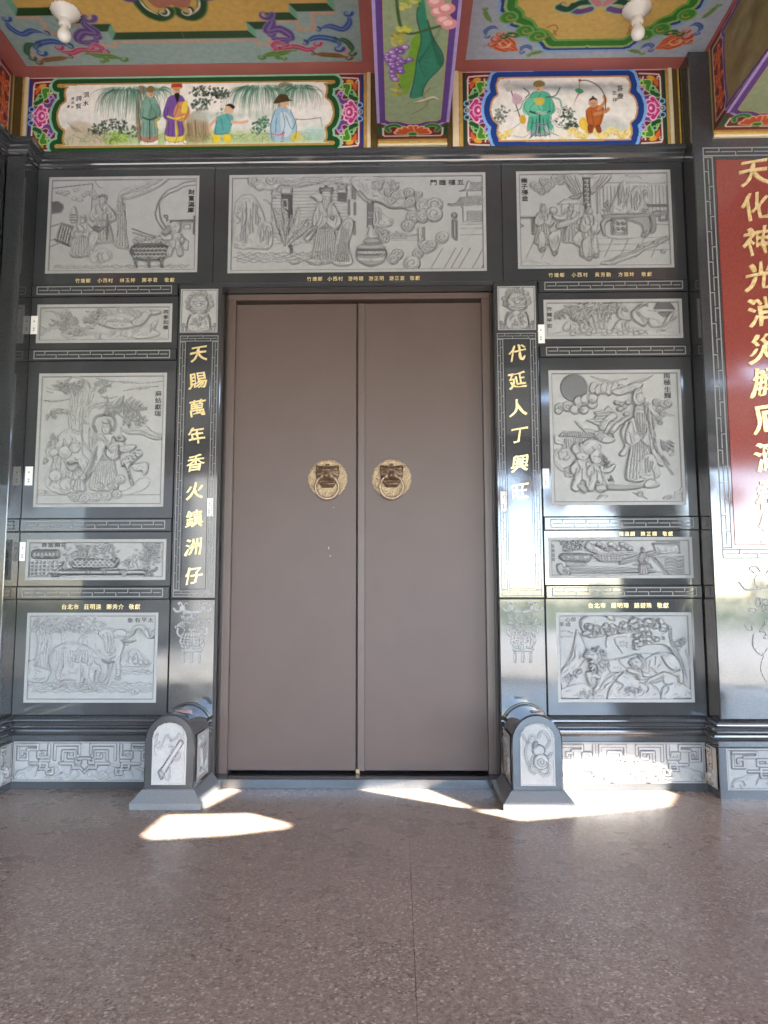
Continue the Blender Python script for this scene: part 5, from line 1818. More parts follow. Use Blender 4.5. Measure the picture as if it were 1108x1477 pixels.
R.P('daybed', .012, [(300, 412), (860, 412), (860, 430), (310, 430)], sm=False)
R.L([(325, 330), (325, 384)], .010, .006, .7, 'daybed', sm=False)
R.P('vase', .014, [(350, 320), (365, 312), (372, 345), (390, 368), (350, 368), (346, 340)])
R.P('cushion', .020, [(382, 330), (400, 306), (440, 300), (540, 302), (640, 312), (690, 322), (680, 352), (650, 368), (420, 370), (390, 356)], tone=.8)
for i in range(9):
    for j in range(3):
        R.L([(400 + i * 30 + (j % 2) * 15, 314 + j * 18), (415 + i * 30 + (j % 2) * 15, 326 + j * 16), (430 + i * 30 + (j % 2) * 15, 314 + j * 18)], .006, .003, .05, None)
R.P('cushion', .022, [(640, 310), (690, 300), (700, 330), (680, 340)], tone=.75)
R.L([(870, 380), (900, 396), (880, 420), (930, 420), (915, 392), (945, 380), (950, 366)], .016, .008, .75, 'daybed')
R.rock('rock', [(690, 372), (730, 320), (790, 290), (850, 330), (870, 372)], .014, 6)
R.rock('rock', [(720, 390), (740, 378), (752, 400), (744, 430), (728, 424)], .020, 2)
for cx, cy, n in ((340, 270, 8), (430, 250, 20), (500, 270, 18), (570, 240, 16), (620, 235, 14), (660, 270, 12), (760, 330, 10), (870, 240, 16), (910, 260, 18), (950, 290, 12), (890, 320, 12), (940, 230, 10), (820, 300, 8), (900, 350, 10)):
    for _ in range(n):
        R.leaf('leaf', cx + RNG.normal() * 24, cy + RNG.normal() * 18, RNG.random() * 6.28, 28, 12, .009 + .003 * RNG.random())
for x, y, r in ((470, 240, 16), (540, 262, 16), (615, 225, 24), (905, 225, 22), (895, 280, 18), (940, 262, 14), (430, 285, 12)):
    for k in range(6):
        R.E('blossom', .015, x + r * .6 * math.cos(k * 1.05), y + r * .6 * math.sin(k * 1.05), r * .5, r * .42, rot=k * 1.05)
    R.E('blossom', .018, x, y, r * .3, r * .3)
R.L([(130, 225), (150, 222), (160, 234)], .006, .006, .4, 'leaf')
finish(R, [('貴', 195, 212), ('富', 238, 212), ('開', 282, 212), ('花', 325, 212)], .034, 1.3)

# ---- I : table, boat-shaped bench and scrolls
R = panel('I', (94, 155, 1018, 415), 'long carved panel of scholar furniture with a slanting beam and dark trough')
R.bush('flower', [(205, 215, 30, 34), (280, 220, 40, 30)], 34, (24, 40), .014, 2.4, -1.57)
R.P('trough', .022, [(165, 275), (190, 256), (260, 254), (360, 260), (366, 290), (335, 312), (210, 308), (175, 295)], tone=.75, rnd=.03)
for x in (215, 270, 330):
    R.L([(x - 6, 282), (x + 6, 282)], .016, .003, .15)
R.L([(210, 312), (215, 330), (330, 330), (335, 314)], .010, .008, .3, 'trough', sm=False)
R.P('boat', .020, [(330, 215), (355, 180), (375, 200), (450, 235), (540, 255), (640, 250), (650, 262), (520, 272), (420, 262), (360, 245)], rnd=.02)
for i in range(9):
    R.E('fruit', .020, 420 + i * 25, 200 + (i % 3) * 14, 18, 15)
R.L([(380, 200), (500, 236), (640, 240)], .006, -.007)
R.P('basket', .016, [(385, 262), (590, 268), (550, 310), (440, 312), (400, 290)], tone=.1)
for i in range(9):
    R.L([(410 + i * 20, 266), (425 + i * 17, 310)], .005, .004, .45, sm=False)
for y in (276, 290, 302):
    R.L([(395, y), (570, y)], .005, .004, .45, sm=False)
for p in ([(550, 330), (552, 306), (640, 275), (740, 248), (850, 225), (920, 205), (925, 220), (800, 262), (680, 296)],):
    R.P('beam', .024, p, sm=False)
    R.L([(560, 318), (700, 274), (915, 212)], .012, -.009)
R.P('table', .016, [(225, 346), (760, 346), (760, 356), (225, 356)], sm=False, tone=.2)
R.P('table', .016, [(228, 364), (780, 364), (780, 376), (228, 376)], sm=False, tone=.3)
R.P('table', .014, [(230, 384), (820, 380), (830, 396), (230, 400)], sm=False)
R.P('table_leg', .018, [(150, 330), (175, 322), (190, 345), (225, 340), (225, 392), (190, 400), (160, 380), (148, 355)], tone=.25)
R.spiral(195, 370, 18, 1.4)
R.figure('figure', 700, 225, 165, 1, .9, 'bun', .026, folds=4)
R.P('screen', .012, [(765, 195), (940, 192), (940, 255), (790, 262)], sm=False, tone=.0)
R.L([(768, 198), (930, 198), (936, 250)], .014, .006, .55, 'screen', sm=False)
R.L([(790, 180), (940, 186)], .008, .005, .6, 'screen', sm=False)
R.P('screen', .014, [(770, 280), (960, 275), (960, 400), (880, 396)], sm=False, tone=.35)
R.L([(765, 282), (860, 392)], .024, .008, .1, 'screen', sm=False)
R.L([(765, 282), (860, 392)], .006, .004, .7, None, sm=False)
for i in range(5):
    R.L([(840, 300 + i * 18), (880, 290 + i * 20), (920, 310 + i * 18), (950, 300 + i * 20)], .006, -.006)
R.L([(640, 330), (750, 325), (755, 350)], .008, .005, .6, 'table', sm=False)
finish(R, [('長', 124, 212), ('樂', 124, 240), ('富', 126, 268), ('貴', 126, 296)], .030, 1.15)

# ---- J : two elephants
R = panel('J', (79, 66, 995, 692), 'carved panel of two elephants, one with raised trunk, under palm trees')
R.edge, R.line_tone = .20, .34
for p in ([(150, 420), (170, 300), (160, 200)], [(200, 440), (205, 310), (235, 180)], [(230, 430), (240, 300), (260, 180)], [(165, 430), (185, 300), (190, 190)], [(345, 300), (335, 220), (325, 160)]):
    R.L(p, .022, .012, 0, 'palm_tree')
    R.L([(x + 3, y) for x, y in p], .004, -.006)
for cx, cy, n in ((180, 150, 9), (260, 150, 10), (320, 140, 10), (400, 140, 9), (440, 150, 8), (540, 140, 6)):
    for k in range(n):
        a = -2.9 + k * (2.7 / (n - 1)) if k % 2 else .2 + k * (2.6 / n)
        L_ = 70 + 30 * RNG.random()
        q = [(cx, cy), (cx + L_ * .5 * math.cos(a), cy + L_ * .4 * math.sin(a) - 8), (cx + L_ * math.cos(a), cy + L_ * .55 * math.sin(a) + 22)]
        R.L(q, .034, .010, 0, 'palm_tree', taper=True)
        R.L(q, .004, -.006)
R.P('rock', .012, [(100, 470), (105, 410), (140, 395), (150, 440), (240, 465), (265, 490), (230, 550), (105, 548)], rnd=.03)
R.rock('hill', [(740, 440), (760, 360), (830, 320), (890, 360), (945, 420), (920, 440)], .010, 6)
R.cloud('bush', [(840, 410, 20), (880, 416, 20), (915, 412, 18)], .012, False)
# far elephant, trunk raised
R.P('elephant', .018, [(440, 330), (460, 230), (540, 190), (600, 195), (640, 175), (700, 190), (750, 230), (760, 300), (735, 380), (740, 450), (735, 530), (715, 530), (712, 450), (690, 410), (650, 560), (600, 560), (560, 450)], rnd=.04)
R.P('elephant', .024, [(680, 200), (740, 180), (790, 205), (830, 160), (880, 152), (920, 190), (938, 228), (960, 222), (948, 196), (966, 196), (972, 226), (950, 245), (920, 240), (880, 190), (850, 180), (810, 230), (760, 240), (700, 240)], rnd=.02)
for i in range(9):
    R.L([(775 + i * 18, 226 - abs(i - 1) * 5), (785 + i * 18, 206 - min(i, 5) * 6)], .004, -.005)
R.P('elephant', .024, [(580, 210), (630, 178), (680, 200), (690, 280), (665, 350), (640, 340), (620, 260)], rnd=.02)
R.L([(640, 205), (655, 270), (650, 340)], .006, -.006)
R.L([(668, 210), (675, 270), (662, 345)], .006, -.006)
R.L([(735, 258), (790, 270), (845, 262)], .016, .010, .55, 'tusk', taper=True)
R.L([(770, 255), (815, 252), (835, 240)], .012, .008, .1, 'tusk', taper=True)
R.L([(755, 285), (775, 300), (785, 290)], .006, -.006)
# near elephant
R.P('elephant_calf', .026, [(245, 400), (255, 345), (300, 300), (380, 275), (460, 290), (540, 320), (600, 370), (640, 400), (655, 450), (650, 510), (620, 545), (590, 520), (600, 490), (570, 470), (560, 560), (580, 600), (520, 605), (500, 520), (470, 590), (440, 590), (430, 540), (340, 540), (320, 590), (240, 560), (268, 480), (250, 440)], rnd=.05)
R.P('elephant_calf', .034, [(400, 395), (440, 330), (490, 295), (540, 330), (550, 400), (530, 440), (500, 420), (450, 415)], rnd=.025)
for i in range(5):
    R.L([(430 + i * 22, 400 + i * 2), (450 + i * 18, 360 - i * 4), (470 + i * 12, 325)], .005, -.006)
R.P('elephant_calf', .032, [(565, 380), (630, 400), (660, 440), (655, 510), (630, 548), (600, 545), (595, 500), (610, 480), (605, 440), (570, 420)], rnd=.02)
R.L([(600, 485), (612, 500), (604, 520)], .006, -.006)
R.L([(615, 392), (660, 412), (706, 402)], .018, .010, .55, 'tusk', taper=True)
R.L([(670, 388), (700, 380), (712, 366)], .012, .008, .45, 'tusk', taper=True)
for p in ([(472, 430), (474, 510), (470, 585)], [(535, 440), (530, 510), (555, 560)], [(330, 520), (345, 440), (350, 400)], [(320, 420), (300, 500), (325, 560)]):
    R.L(p, .007, -.007)
for i in range(9):
    R.L([(300 + i * 16, 330 + (i % 3) * 10), (306 + i * 16, 400 + (i % 4) * 18)], .003, -.003)
R.bush('bush', [(310, 560, 20, 18)], 12, (16, 24), .014)
for x, y in ((350, 585), (500, 600), (570, 602), (730, 535)):
    R.bush('grass', [(x, y, 24, 8)], 8, (14, 22), .010, 1.6, -1.57)
waves(R, 'ground', 100, 970, 560, 5, 7)
R.rock('rock', [(810, 620), (830, 600), (870, 598), (880, 612), (840, 640)], .010, 3)
waves(R, 'ground', 700, 970, 470, 3, 6)
finish(R, [('象', 798, 120), ('有', 848, 119), ('平', 894, 118), ('太', 940, 118)], .038, 1.25)

# ---- K : lion and lioness
R = panel('K', (66, 65, 1011, 690), 'carved panel of two lions resting under a spreading pine branch')
R.edge, R.line_tone = .16, .26
R.P('mountain', .006, [(95, 470), (140, 430), (180, 330), (205, 190), (240, 250), (265, 310), (265, 380), (200, 470), (120, 600), (95, 600)], rnd=.04)
R.L([(205, 190), (180, 300), (140, 400), (95, 470)], .007, -.007)
for p in ([(150, 400), (165, 370), (160, 340)], [(170, 400), (190, 370), (185, 330)], [(420, 230), (410, 270), (412, 310)], [(470, 250), (480, 290), (520, 350)]):
    R.L(p, .006, -.006)
for p in ([(80, 236), (190, 240)], [(80, 205), (130, 195), (180, 210)], [(480, 240), (600, 236)], [(490, 300), (600, 296)], [(510, 272), (560, 276)]):
    wispy(R, 'cloud', p, .006, .010)
R.P('tree', .022, [(235, 150), (240, 110), (290, 90), (370, 85), (410, 95), (520, 100), (640, 135), (740, 110), (850, 160), (870, 200), (850, 260), (880, 330), (930, 420), (960, 500), (950, 570), (930, 560), (935, 480), (900, 400), (850, 320), (800, 290), (700, 290), (640, 300), (610, 275), (620, 250), (660, 225), (650, 205), (560, 205), (490, 215), (470, 195), (420, 220), (350, 238), (300, 242), (255, 210)], rnd=.02)
for _ in range(60):
    t = RNG.random()
    cx = 260 + 560 * t
    cy = 165 + 20 * math.sin(t * 6) + RNG.normal() * 22
    R.E('tree', .030, cx, cy, 24 + RNG.normal() * 3, 17, rot=RNG.normal() * .4, rnd=.014, cut=.010)
for _ in range(18):
    R.E('tree', .030, 690 + RNG.normal() * 46, 262 + RNG.normal() * 22, 20, 15, rnd=.014, cut=.010)
for x, y in ((340, 215), (400, 208), (430, 190), (515, 182), (560, 185), (600, 178), (635, 160), (725, 152), (740, 265), (800, 245), (835, 175)):
    R.P('tree', .004, [(x - 9, y - 9), (x + 8, y - 7), (x + 10, y + 8), (x - 8, y + 9)], cut=.006, sm=False)
for o in (0, 12, 24):
    R.L([(845 + o, 180), (850 + o, 260), (885 + o, 340), (930 + o * .6, 430), (955, 520)], .005, -.006)
R.L([(960, 320), (985, 400), (990, 500)], .010, .008, .2, 'tree', taper=True)
R.bush('leaf', [(935, 265, 34, 20), (910, 300, 24, 12)], 22, (16, 26), .012)
# ground rocks
R.rock('rock', [(95, 600), (240, 560), (330, 600), (420, 520), (520, 480), (640, 540), (760, 500), (860, 470), (930, 560), (985, 600), (985, 660), (100, 660)], .008, 14)
for p in ([(520, 480), (480, 520), (420, 600), (405, 660)], [(860, 560), (790, 590), (775, 660)], [(780, 540), (700, 560), (640, 560)]):
    R.L(p, .008, -.008)
R.bush('grass', [(200, 490, 30, 30), (150, 530, 16, 18)], 16, (26, 36), .010, 1.4, -1.57)
R.bush('grass', [(580, 606, 60, 12)], 24, (14, 24), .014)
R.bush('grass', [(270, 630, 56, 12)], 18, (14, 24), .014)
# lion
R.P('lion', .024, [(345, 440), (400, 400), (480, 392), (560, 372), (640, 352), (740, 360), (790, 400), (760, 470), (690, 492), (600, 490), (540, 470), (500, 480), (430, 486), (390, 520), (372, 560), (345, 600), (318, 612), (312, 600), (338, 560), (345, 510)], rnd=.045)
R.P('lion', .028, [(262, 488), (284, 474), (330, 490), (362, 515), (340, 524), (312, 514), (300, 530), (306, 556), (318, 566), (300, 574), (282, 560), (270, 525)], rnd=.02)
for p in ([(490, 400), (520, 440), (560, 470), (600, 480)], [(420, 410), (410, 450), (430, 480)], [(640, 360), (620, 400)]):
    R.L(p, .006, -.006)
for k in range(30):
    a_ = -2.3 + k * .155
    ln_ = 58 + 26 * RNG.random()
    R.leaf('lion', 330 + 10 * math.cos(a_), 388 + 12 * math.sin(a_), a_ + .12 * RNG.normal(), ln_ + 18 * max(0, math.sin(a_)), 17, .030)
for k in range(16):
    a_ = -1.9 + k * .25
    R.leaf('lion', 326 + 8 * math.cos(a_), 384 + 8 * math.sin(a_), a_, 44, 14, .034)
R.P('lion', .040, [(248, 362), (262, 344), (290, 332), (325, 338), (345, 365), (338, 398), (312, 415), (290, 418), (284, 404), (300, 396), (286, 386), (262, 384), (250, 376)], rnd=.022)
R.P('lion', .046, [(270, 350), (295, 340), (315, 346), (300, 358), (276, 362)], rnd=.01)
R.E('lion', .048, 254, 370, 8, 7, tone=.6)
R.L([(262, 388), (282, 394), (296, 392)], .008, -.012)
R.E('lion', .044, 300, 366, 5, 4, tone=.7)
R.E('lion', .040, 340, 342, 13, 11)
# lioness
R.P('lioness', .034, [(640, 430), (680, 385), (750, 352), (820, 345), (880, 368), (915, 430), (930, 500), (928, 545), (905, 552), (898, 512), (850, 490), (800, 478), (740, 496), (690, 505), (650, 475)], rnd=.05)
R.P('lioness', .038, [(785, 375), (850, 352), (892, 392), (908, 455), (870, 470), (820, 440)], rnd=.04)
R.L([(782, 372), (812, 430), (850, 462), (905, 468)], .008, -.009)
R.P('lioness', .030, [(700, 448), (730, 470), (740, 500), (690, 516), (640, 500), (650, 480), (690, 486)], rnd=.02)
R.P('lioness', .032, [(560, 452), (610, 462), (650, 492), (646, 526), (626, 532), (612, 500), (570, 486), (548, 470)], rnd=.02)
for k in range(12):
    a_ = -1.6 + k * .28
    R.leaf('lioness', 622 + 8 * math.cos(a_), 416 + 8 * math.sin(a_), a_, 46, 15, .036)
R.P('lioness', .044, [(556, 412), (570, 392), (600, 378), (632, 388), (646, 416), (630, 446), (600, 456), (578, 450), (572, 432)], rnd=.022)
R.E('lioness', .044, 634, 386, 12, 11)
R.E('lioness', .050, 566, 418, 8, 6, tone=.6)
R.L([(566, 432), (584, 442), (602, 438)], .007, -.009)
R.E('lioness', .048, 598, 410, 5, 4, tone=.7)
for p in ([(700, 400), (690, 440)], [(740, 375), (735, 430)], [(860, 480), (900, 500)]):
    R.L(p, .005, -.005)
finish(R, [('心', 150, 116), ('想', 188, 114), ('事', 104, 148), ('成', 150, 150)], .034, 1.15)

# ---- small plaques over the couplets
for key, nm in (('PL', 'heaven'), ('PR', 'generation')):
    R = panel(key, (0, 0, 254, 304), 'small carved beast plaque above the %s couplet strip' % nm, rim=.006, rimw=.008, y=JY + .007)
    for i in range(46):
        a = i * 2.4
        q = 88 * math.sqrt((i + .5) / 46)
        R.E('mane', .010 + .004 * RNG.random(), 127 + q * math.cos(a), 92 + q * .82 * math.sin(a), 17, 14, rot=a)
        R.spiral(127 + q * math.cos(a), 92 + q * .82 * math.sin(a), 10, 1.1, a0=a, w=.004)
    R.E('face', .020, 127, 100, 62, 52, rnd=.03)
    R.P('face', .026, [(70, 84), (95, 70), (122, 82), (127, 76), (132, 82), (160, 70), (184, 84), (160, 92), (127, 92), (95, 92)])
    for x in (98, 156):
        R.E('face', .028, x, 98, 13, 10)
        R.E('face', .031, x, 98, 5, 5, tone=.6)
    R.E('face', .032, 127, 118, 20, 15, rnd=.02)
    R.P('face', .022, [(72, 134), (127, 142), (182, 134), (170, 164), (127, 172), (84, 164)])
    R.L([(78, 150), (127, 158), (176, 150)], .008, -.010)
    R.P('swag', .014, [(60, 290), (62, 215), (84, 182), (127, 172), (170, 182), (192, 215), (194, 290)], rnd=.03)
    for i in range(26):
        R.leaf('swag', 80 + RNG.random() * 95, 195 + RNG.random() * 75, RNG.random() * 6.28, 24, 11, .018)
    for f in (0, 1):
        X = (lambda v: v) if not f else (lambda v: 254 - v)
        R.L([(X(66), 180), (X(52), 210), (X(46), 262), (X(40), 270), (X(40), 298)], .009, .005, .75, 'bracket', sm=False)
        R.L([(X(40), 262), (X(18), 262), (X(12), 250), (X(20), 242), (X(30), 250)], .008, .005, .7, 'bracket', sm=False)
        R.L([(X(20), 262), (X(20), 298)], .008, .005, .7, 'bracket', sm=False)
    finish(R)

# ---- carved plinth panels
for key, nm in (('BL', 'elephant'), ('BR', 'lion')):
    R = panel(key, (0, 0, 918, 246), 'low plinth panel of key-scroll dragons below the %s panel' % nm, rim=.006, rimw=.008, y=-.022)
    key_dragon(R, 918, 246)
    finish(R)
def plinth_panel(label, W, H, origin, ex, en, half):
    R = Relief(W, H, (0, 0, W * 1000, H * 1000), rim=.006, rimw=.008)
    R.t = thing('relief_panel', label, 'relief panel', origin)
    key_dragon(R, W * 1000, H * 1000, half)
    R.build(R.t, 0, 0, 0, origin=origin, ex=ex, en=en)
plinth_panel('low plinth panel of key-scroll dragons below the red couplet', 1.065, .240, (2.235, PZ - .028, .050), (1, 0, 0), (0, -1, 0), False)
plinth_panel('narrow key-scroll plinth panel on the tall pier return', .150, .240, (RX0 - .037, -.05, .050), (0, -1, 0), (-1, 0, 0), True)
plinth_panel('narrow key-scroll plinth panel on the low pier return', .150, .240, (-IC + .035, -.195, .050), (0, 1, 0), (1, 0, 0), True)
# tall panel on the side wall
R = Relief(.95, 2.0, (0, 0, 95, 200), res=.008, rim=.010, rimw=.03)
R.t = thing('relief_panel', 'tall carved panel on the projecting side wall', 'relief panel', (-2.35, -.75, 1.9))
R.rock('rock', [(10, 190), (20, 120), (50, 90), (80, 130), (88, 190)], .02, 8)
R.figure('figure', 45, 40, 110, 1, 1, 'crown', .03, True)
R.cloud('cloud', [(20, 25, 9), (70, 20, 10), (60, 34, 8)], .02)
R.build(R.t, 0, 0, 0, origin=(-2.349, -1.30, 1.95), ex=(0, 1, 0), en=(1, 0, 0))

# ================================================================== PAINTED FRIEZE, CEILING, BEAMS
ZC = 4.836                                       # ceiling boards
CZ0 = 4.243
def lobed(x0, x1, y0, y1, a):
    """picture field with cusped ends"""
    h = y1 - y0
    L_ = [(.90, 0), (.45, .02), (.30, .12), (.36, .26), (.12, .34), (0, .5), (.12, .66), (.36, .74), (.30, .88), (.45, .98), (.90, 1)]
    left = [(x0 + p * a, y0 + q * h) for p, q in L_]
    right = [(x1 - p * a, y0 + q * h) for p, q in reversed(L_)]
    return left + right
def bands(Pn, poly, spec):
    """concentric painted bands round a field: spec = [(width m, colour)], inside outwards"""
    p = crom(Pn.m(poly), 3, True)
    d, _ = seg_dist(Pn.X, Pn.Y, p, True)
    ins = inside(Pn.X, Pn.Y, p)
    acc = 0
    o = Pn.new('frame_band')
    for wd, c in spec:
        mk = (~ins) & (d >= acc) & (d < acc + wd)
        Pn.C[mk] = np.array(lin(c))
        Pn.O[mk] = o
        acc += wd
    return ins
def end_ornament(Pn, x, y0, y1, f, strip, flower='#c2307e'):
    """scrolls on a dark red field; x = outer edge, f = +1 growing to the right"""
    h = y1 - y0
    w = 92
    X = lambda v: x + f * v
    Yv = lambda v: y0 + v * h
    o = Pn.new('end_ornament')
    Pn.P('#6e2026', [(X(0), y0), (X(w), y0), (X(w), y1), (X(0), y1)], o, sm=False)
    Pn.P(strip, [(X(0), y0), (X(9), y0), (X(9), y1), (X(0), y1)], o, sm=False)
    for q in (-1, 1):
        V = (lambda v: .5 + q * v)
        Pn.L('#e9e4da', [(X(14), Yv(.5)), (X(14), Yv(V(.40))), (X(17), Yv(V(.44))), (X(40), Yv(V(.45))), (X(70), Yv(V(.455)))], 3.2, sm=False)
        Pn.curl('#e9e4da', X(66), Yv(V(.40)), 7, 1.57 * q, .8, 3.2, f=-q * f)
        Pn.curl('#e9e4da', X(18), Yv(V(.385)), 6, 0, .8, 3, f=q * f)
        Pn.P('#d2662c', [(X(22), Yv(V(.28))), (X(34), Yv(V(.36))), (X(30), Yv(V(.40))), (X(20), Yv(V(.36)))])
        Pn.P('#d9a13a', [(X(34), Yv(V(.36))), (X(50), Yv(V(.40))), (X(44), Yv(V(.43))), (X(30), Yv(V(.41)))])
        for col, edge, pts in (('#46832f', '#c3e08a', [(X(30), Yv(V(.22))), (X(48), Yv(V(.26))), (X(44), Yv(V(.34))), (X(64), Yv(V(.33)))]),
                               ('#6a3f86', '#c9a9d6', [(X(34), Yv(V(.16))), (X(56), Yv(V(.13))), (X(70), Yv(V(.18))), (X(64), Yv(V(.25)))]),
                               ('#1f4d2b', '#8fd08a', [(X(22), Yv(V(.17))), (X(36), Yv(V(.20))), (X(34), Yv(V(.26)))])):
            Pn.L(edge, pts, 17, taper=0)
            Pn.L(col, pts, 12, taper=0)
            Pn.E(edge, pts[-1][0], pts[-1][1], 6.5)
            Pn.E(col, pts[-1][0], pts[-1][1], 4.2)
        for k in range(3):
            a = (.10 + .5 * k)
            Pn.L('#f3c4d8', [(X(24), Yv(V(.03))), (X(24 + 30 * math.cos(a)), Yv(.5) + q * 30 * math.sin(a))], 17, sm=False)
        for k in range(3):
            a = (.10 + .5 * k)
            Pn.L(flower, [(X(24), Yv(V(.03))), (X(24 + 28 * math.cos(a)), Yv(.5) + q * 28 * math.sin(a))], 12, sm=False)
            Pn.L('#f0a9c8', [(X(26), Yv(V(.03))), (X(24 + 20 * math.cos(a)), Yv(.5) + q * 20 * math.sin(a))], 2, sm=False)
    Pn.E('#f3c4d8', X(40), Yv(.5), 13, 16)
    Pn.E(flower, X(40), Yv(.5), 10, 13)
    Pn.E('#f6d3e2', X(42), Yv(.5), 4, 5)
    for q in (-1, 0, 1):
        Pn.E('#9cc3ea', X(11), Yv(.5 + .09 * q), 9, 8)
        Pn.E(strip, X(11), Yv(.5 + .09 * q), 6, 5.4)
    Pn.E('#e8c35a', X(12), Yv(.5), 3, 3)

def willow(Pn, cx, cy, w, drop, n, trunk):
    Pn.L('#8d7a63', trunk, 13, taper=0, a=.9)
    Pn.L('#5f5040', [(x + 3, y) for x, y in trunk], 4, a=.7)
    Pn.P('#a9c2b0', [(cx - w, cy + 6), (cx, cy - 4), (cx + w, cy + 6), (cx + w * .9, cy + drop * .6), (cx, cy + drop * .4), (cx - w * .9, cy + drop * .6)], soft=.03, a=.35)
    for k in range(n):
        g_ = round((RNG.random() * 2 - 1) * 4) / 4 + RNG.normal() * .09
        x = cx + g_ * w * .8
        y = cy + 3 + RNG.random() * 12
        d = drop * (.35 + .7 * RNG.random()) * (1 - .2 * abs(g_))
        dx = g_ * (20 + 20 * RNG.random()) + RNG.normal() * 5
        Pn.L(['#2c5a4a', '#4d8a76', '#7fb09a', '#24463a', '#3a6b52'][RNG.integers(5)], [(x - dx * .4, y), (x + dx * .35, y + d * .15), (x + dx * .8, y + d * .5), (x + dx * .9 + RNG.normal() * 3, y + d)], 2.4, a=.62, taper=1)
def robed(Pn, cx, y0, hg, cols, f=1, beard=False, hat=None, wd=1.0, name='painted_figure'):
    """a painted standing man: robe, over-robe, sleeves, sash, boots, face"""
    S = lambda L_: [(cx + f * a * hg * wd, y0 + b * hg) for a, b in L_]
    o = Pn.new(name)
    robe, over, trim, low = cols
    ink = '#2a2622'
    Pn.P('#e9e6de', S([(-.12, .9), (.14, .9), (.17, 1), (-.16, 1)]), o)
    Pn.P(low, S([(-.13, .55), (.13, .55), (.16, .92), (-.15, .92)]), o)
    Pn.P(robe, S([(-.06, .16), (-.15, .22), (-.19, .42), (-.15, .62), (-.17, .84), (.16, .84), (.14, .6), (.18, .42), (.13, .22), (.06, .16)]), o)
    Pn.P(over, S([(.02, .3), (.16, .28), (.24, .42), (.22, .56), (.06, .6), (-.04, .48)]), o)
    Pn.P(robe, S([(-.1, .24), (-.2, .36), (-.22, .52), (-.12, .58), (-.04, .44)]), o)
    for p in ([(-.02, .2), (.03, .34), (-.01, .5)], [(-.12, .62), (-.12, .84)], [(-.04, .62), (-.05, .86)], [(.05, .64), (.06, .86)], [(.11, .62), (.13, .82)], [(.06, .36), (.14, .46), (.08, .56)], [(-.14, .36), (-.15, .52)]):
        Pn.L(ink, S(p), 1.6, a=.75)
    Pn.L(trim, S([(-.14, .52), (0, .56), (.14, .52)]), 5)
    Pn.L(trim, S([(0, .56), (.02, .9)]), 4)
    Pn.OL(ink, S([(-.06, .16), (-.15, .22), (-.2, .42), (-.16, .62), (-.17, .92), (.17, .92), (.15, .6), (.22, .42), (.13, .22), (.06, .16)]), 1.5, a=.8)
    Pn.E('#d9b191', cx, y0 + .09 * hg, .062 * hg, .075 * hg, name=o)
    Pn.E('#a98068', cx + f * .02 * hg, y0 + .1 * hg, .03 * hg, .04 * hg, a=.4)
    Pn.L(ink, S([(-.03, .075), (-.005, .072)]), 1.6)
    Pn.L(ink, S([(.02, .072), (.045, .075)]), 1.6)
    Pn.L('#7a2f28', S([(.0, .125), (.025, .125)]), 1.5)
    if beard:
        Pn.P('#201c19', S([(-.03, .13), (.05, .13), (.05, .2), (.02, .28), (-.02, .2)]))
    if hat == 'crown':
        Pn.P('#b5433c', S([(-.08, .05), (-.09, -.03), (0, -.06), (.09, -.03), (.08, .05)]), o)
        Pn.L('#e0c060', S([(-.08, .04), (.08, .04)]), 3)
    elif hat == 'scarf':
        Pn.P('#7d6a3a', S([(-.07, .06), (-.075, -.01), (0, -.045), (.075, -.01), (.07, .06)]), o)
    else:
        Pn.P('#1d1a18', S([(-.065, .06), (-.06, .0), (0, -.02), (.06, .0), (.066, .05), (0, .03)]), o)
    return o

# ---- left frieze
FL = thing('painted_frieze', 'long painted frieze board of willows, robed men and a seated fisherman', 'frieze', (-1.13, 0, CZ0))
x0, x1, z0, z1 = -2.31, .042, 4.262, 4.833
MB().box(x0, x1, -.002, .02, CZ0, z1 + .002).obj('backing_board', 'olive_paint', FL)
Pn = Paint(x1 - x0, z1 - z0, (85, 218, 1035, 434), .0038, '#ece8e0')
field = lobed(172, 948, 241, 412, 62)
Pn.P('#ece8e0', field, 'scene', sm=True)
Pn.P('#d7d6cf', [(180, 330), (420, 350), (700, 340), (940, 345), (940, 412), (180, 412)], soft=.05, a=.7)
Pn.P('#a9c07a', [(185, 378), (420, 372), (700, 376), (880, 388), (880, 412), (185, 412)], soft=.03, a=.8)
Pn.P('#c9bba5', [(185, 395), (215, 345), (265, 350), (320, 385), (340, 410), (190, 412)], soft=.012, a=.85)
for i in range(24):
    a = RNG.random()
    Pn.L('#7d6f5c', [(200 + a * 100, 346 + a * 30 + RNG.random() * 20), (225 + a * 100, 358 + a * 34 + RNG.random() * 22)], 1.5, a=.5)
Pn.dots(['#2f4a38', '#41614a', '#22342a'], [(290, 365, 30, 16), (330, 352, 40, 14), (380, 372, 40, 16)], 150, 4)
Pn.dots(['#8fb23a', '#5f8a2e', '#a9c553'], [(335, 390, 34, 18)], 70, 4)
willow(Pn, 370, 244, 78, 105, 150, [(402, 250), (398, 320), (408, 400)])
willow(Pn, 455, 244, 30, 50, 40, [(408, 250), (410, 262)])
Pn.dots(['#1f3329', '#2f4b3b', '#45644f', '#16241d'], [(580, 262, 40, 16), (610, 280, 40, 22), (575, 300, 26, 18), (632, 268, 26, 16)], 240, 3.6)
Pn.dots(['#3c5443', '#5d7660'], [(640, 330, 26, 20)], 50, 3.2, .6)
Pn.P('#a68f6f', [(528, 400), (535, 345), (560, 318), (592, 330), (600, 400)], soft=.01, a=.9)
for i in range(16):
    x = 536 + RNG.random() * 56
    Pn.L('#5a4936', [(x, 338 + RNG.random() * 20), (x + 4, 380 + RNG.random() * 16)], 2, a=.55)
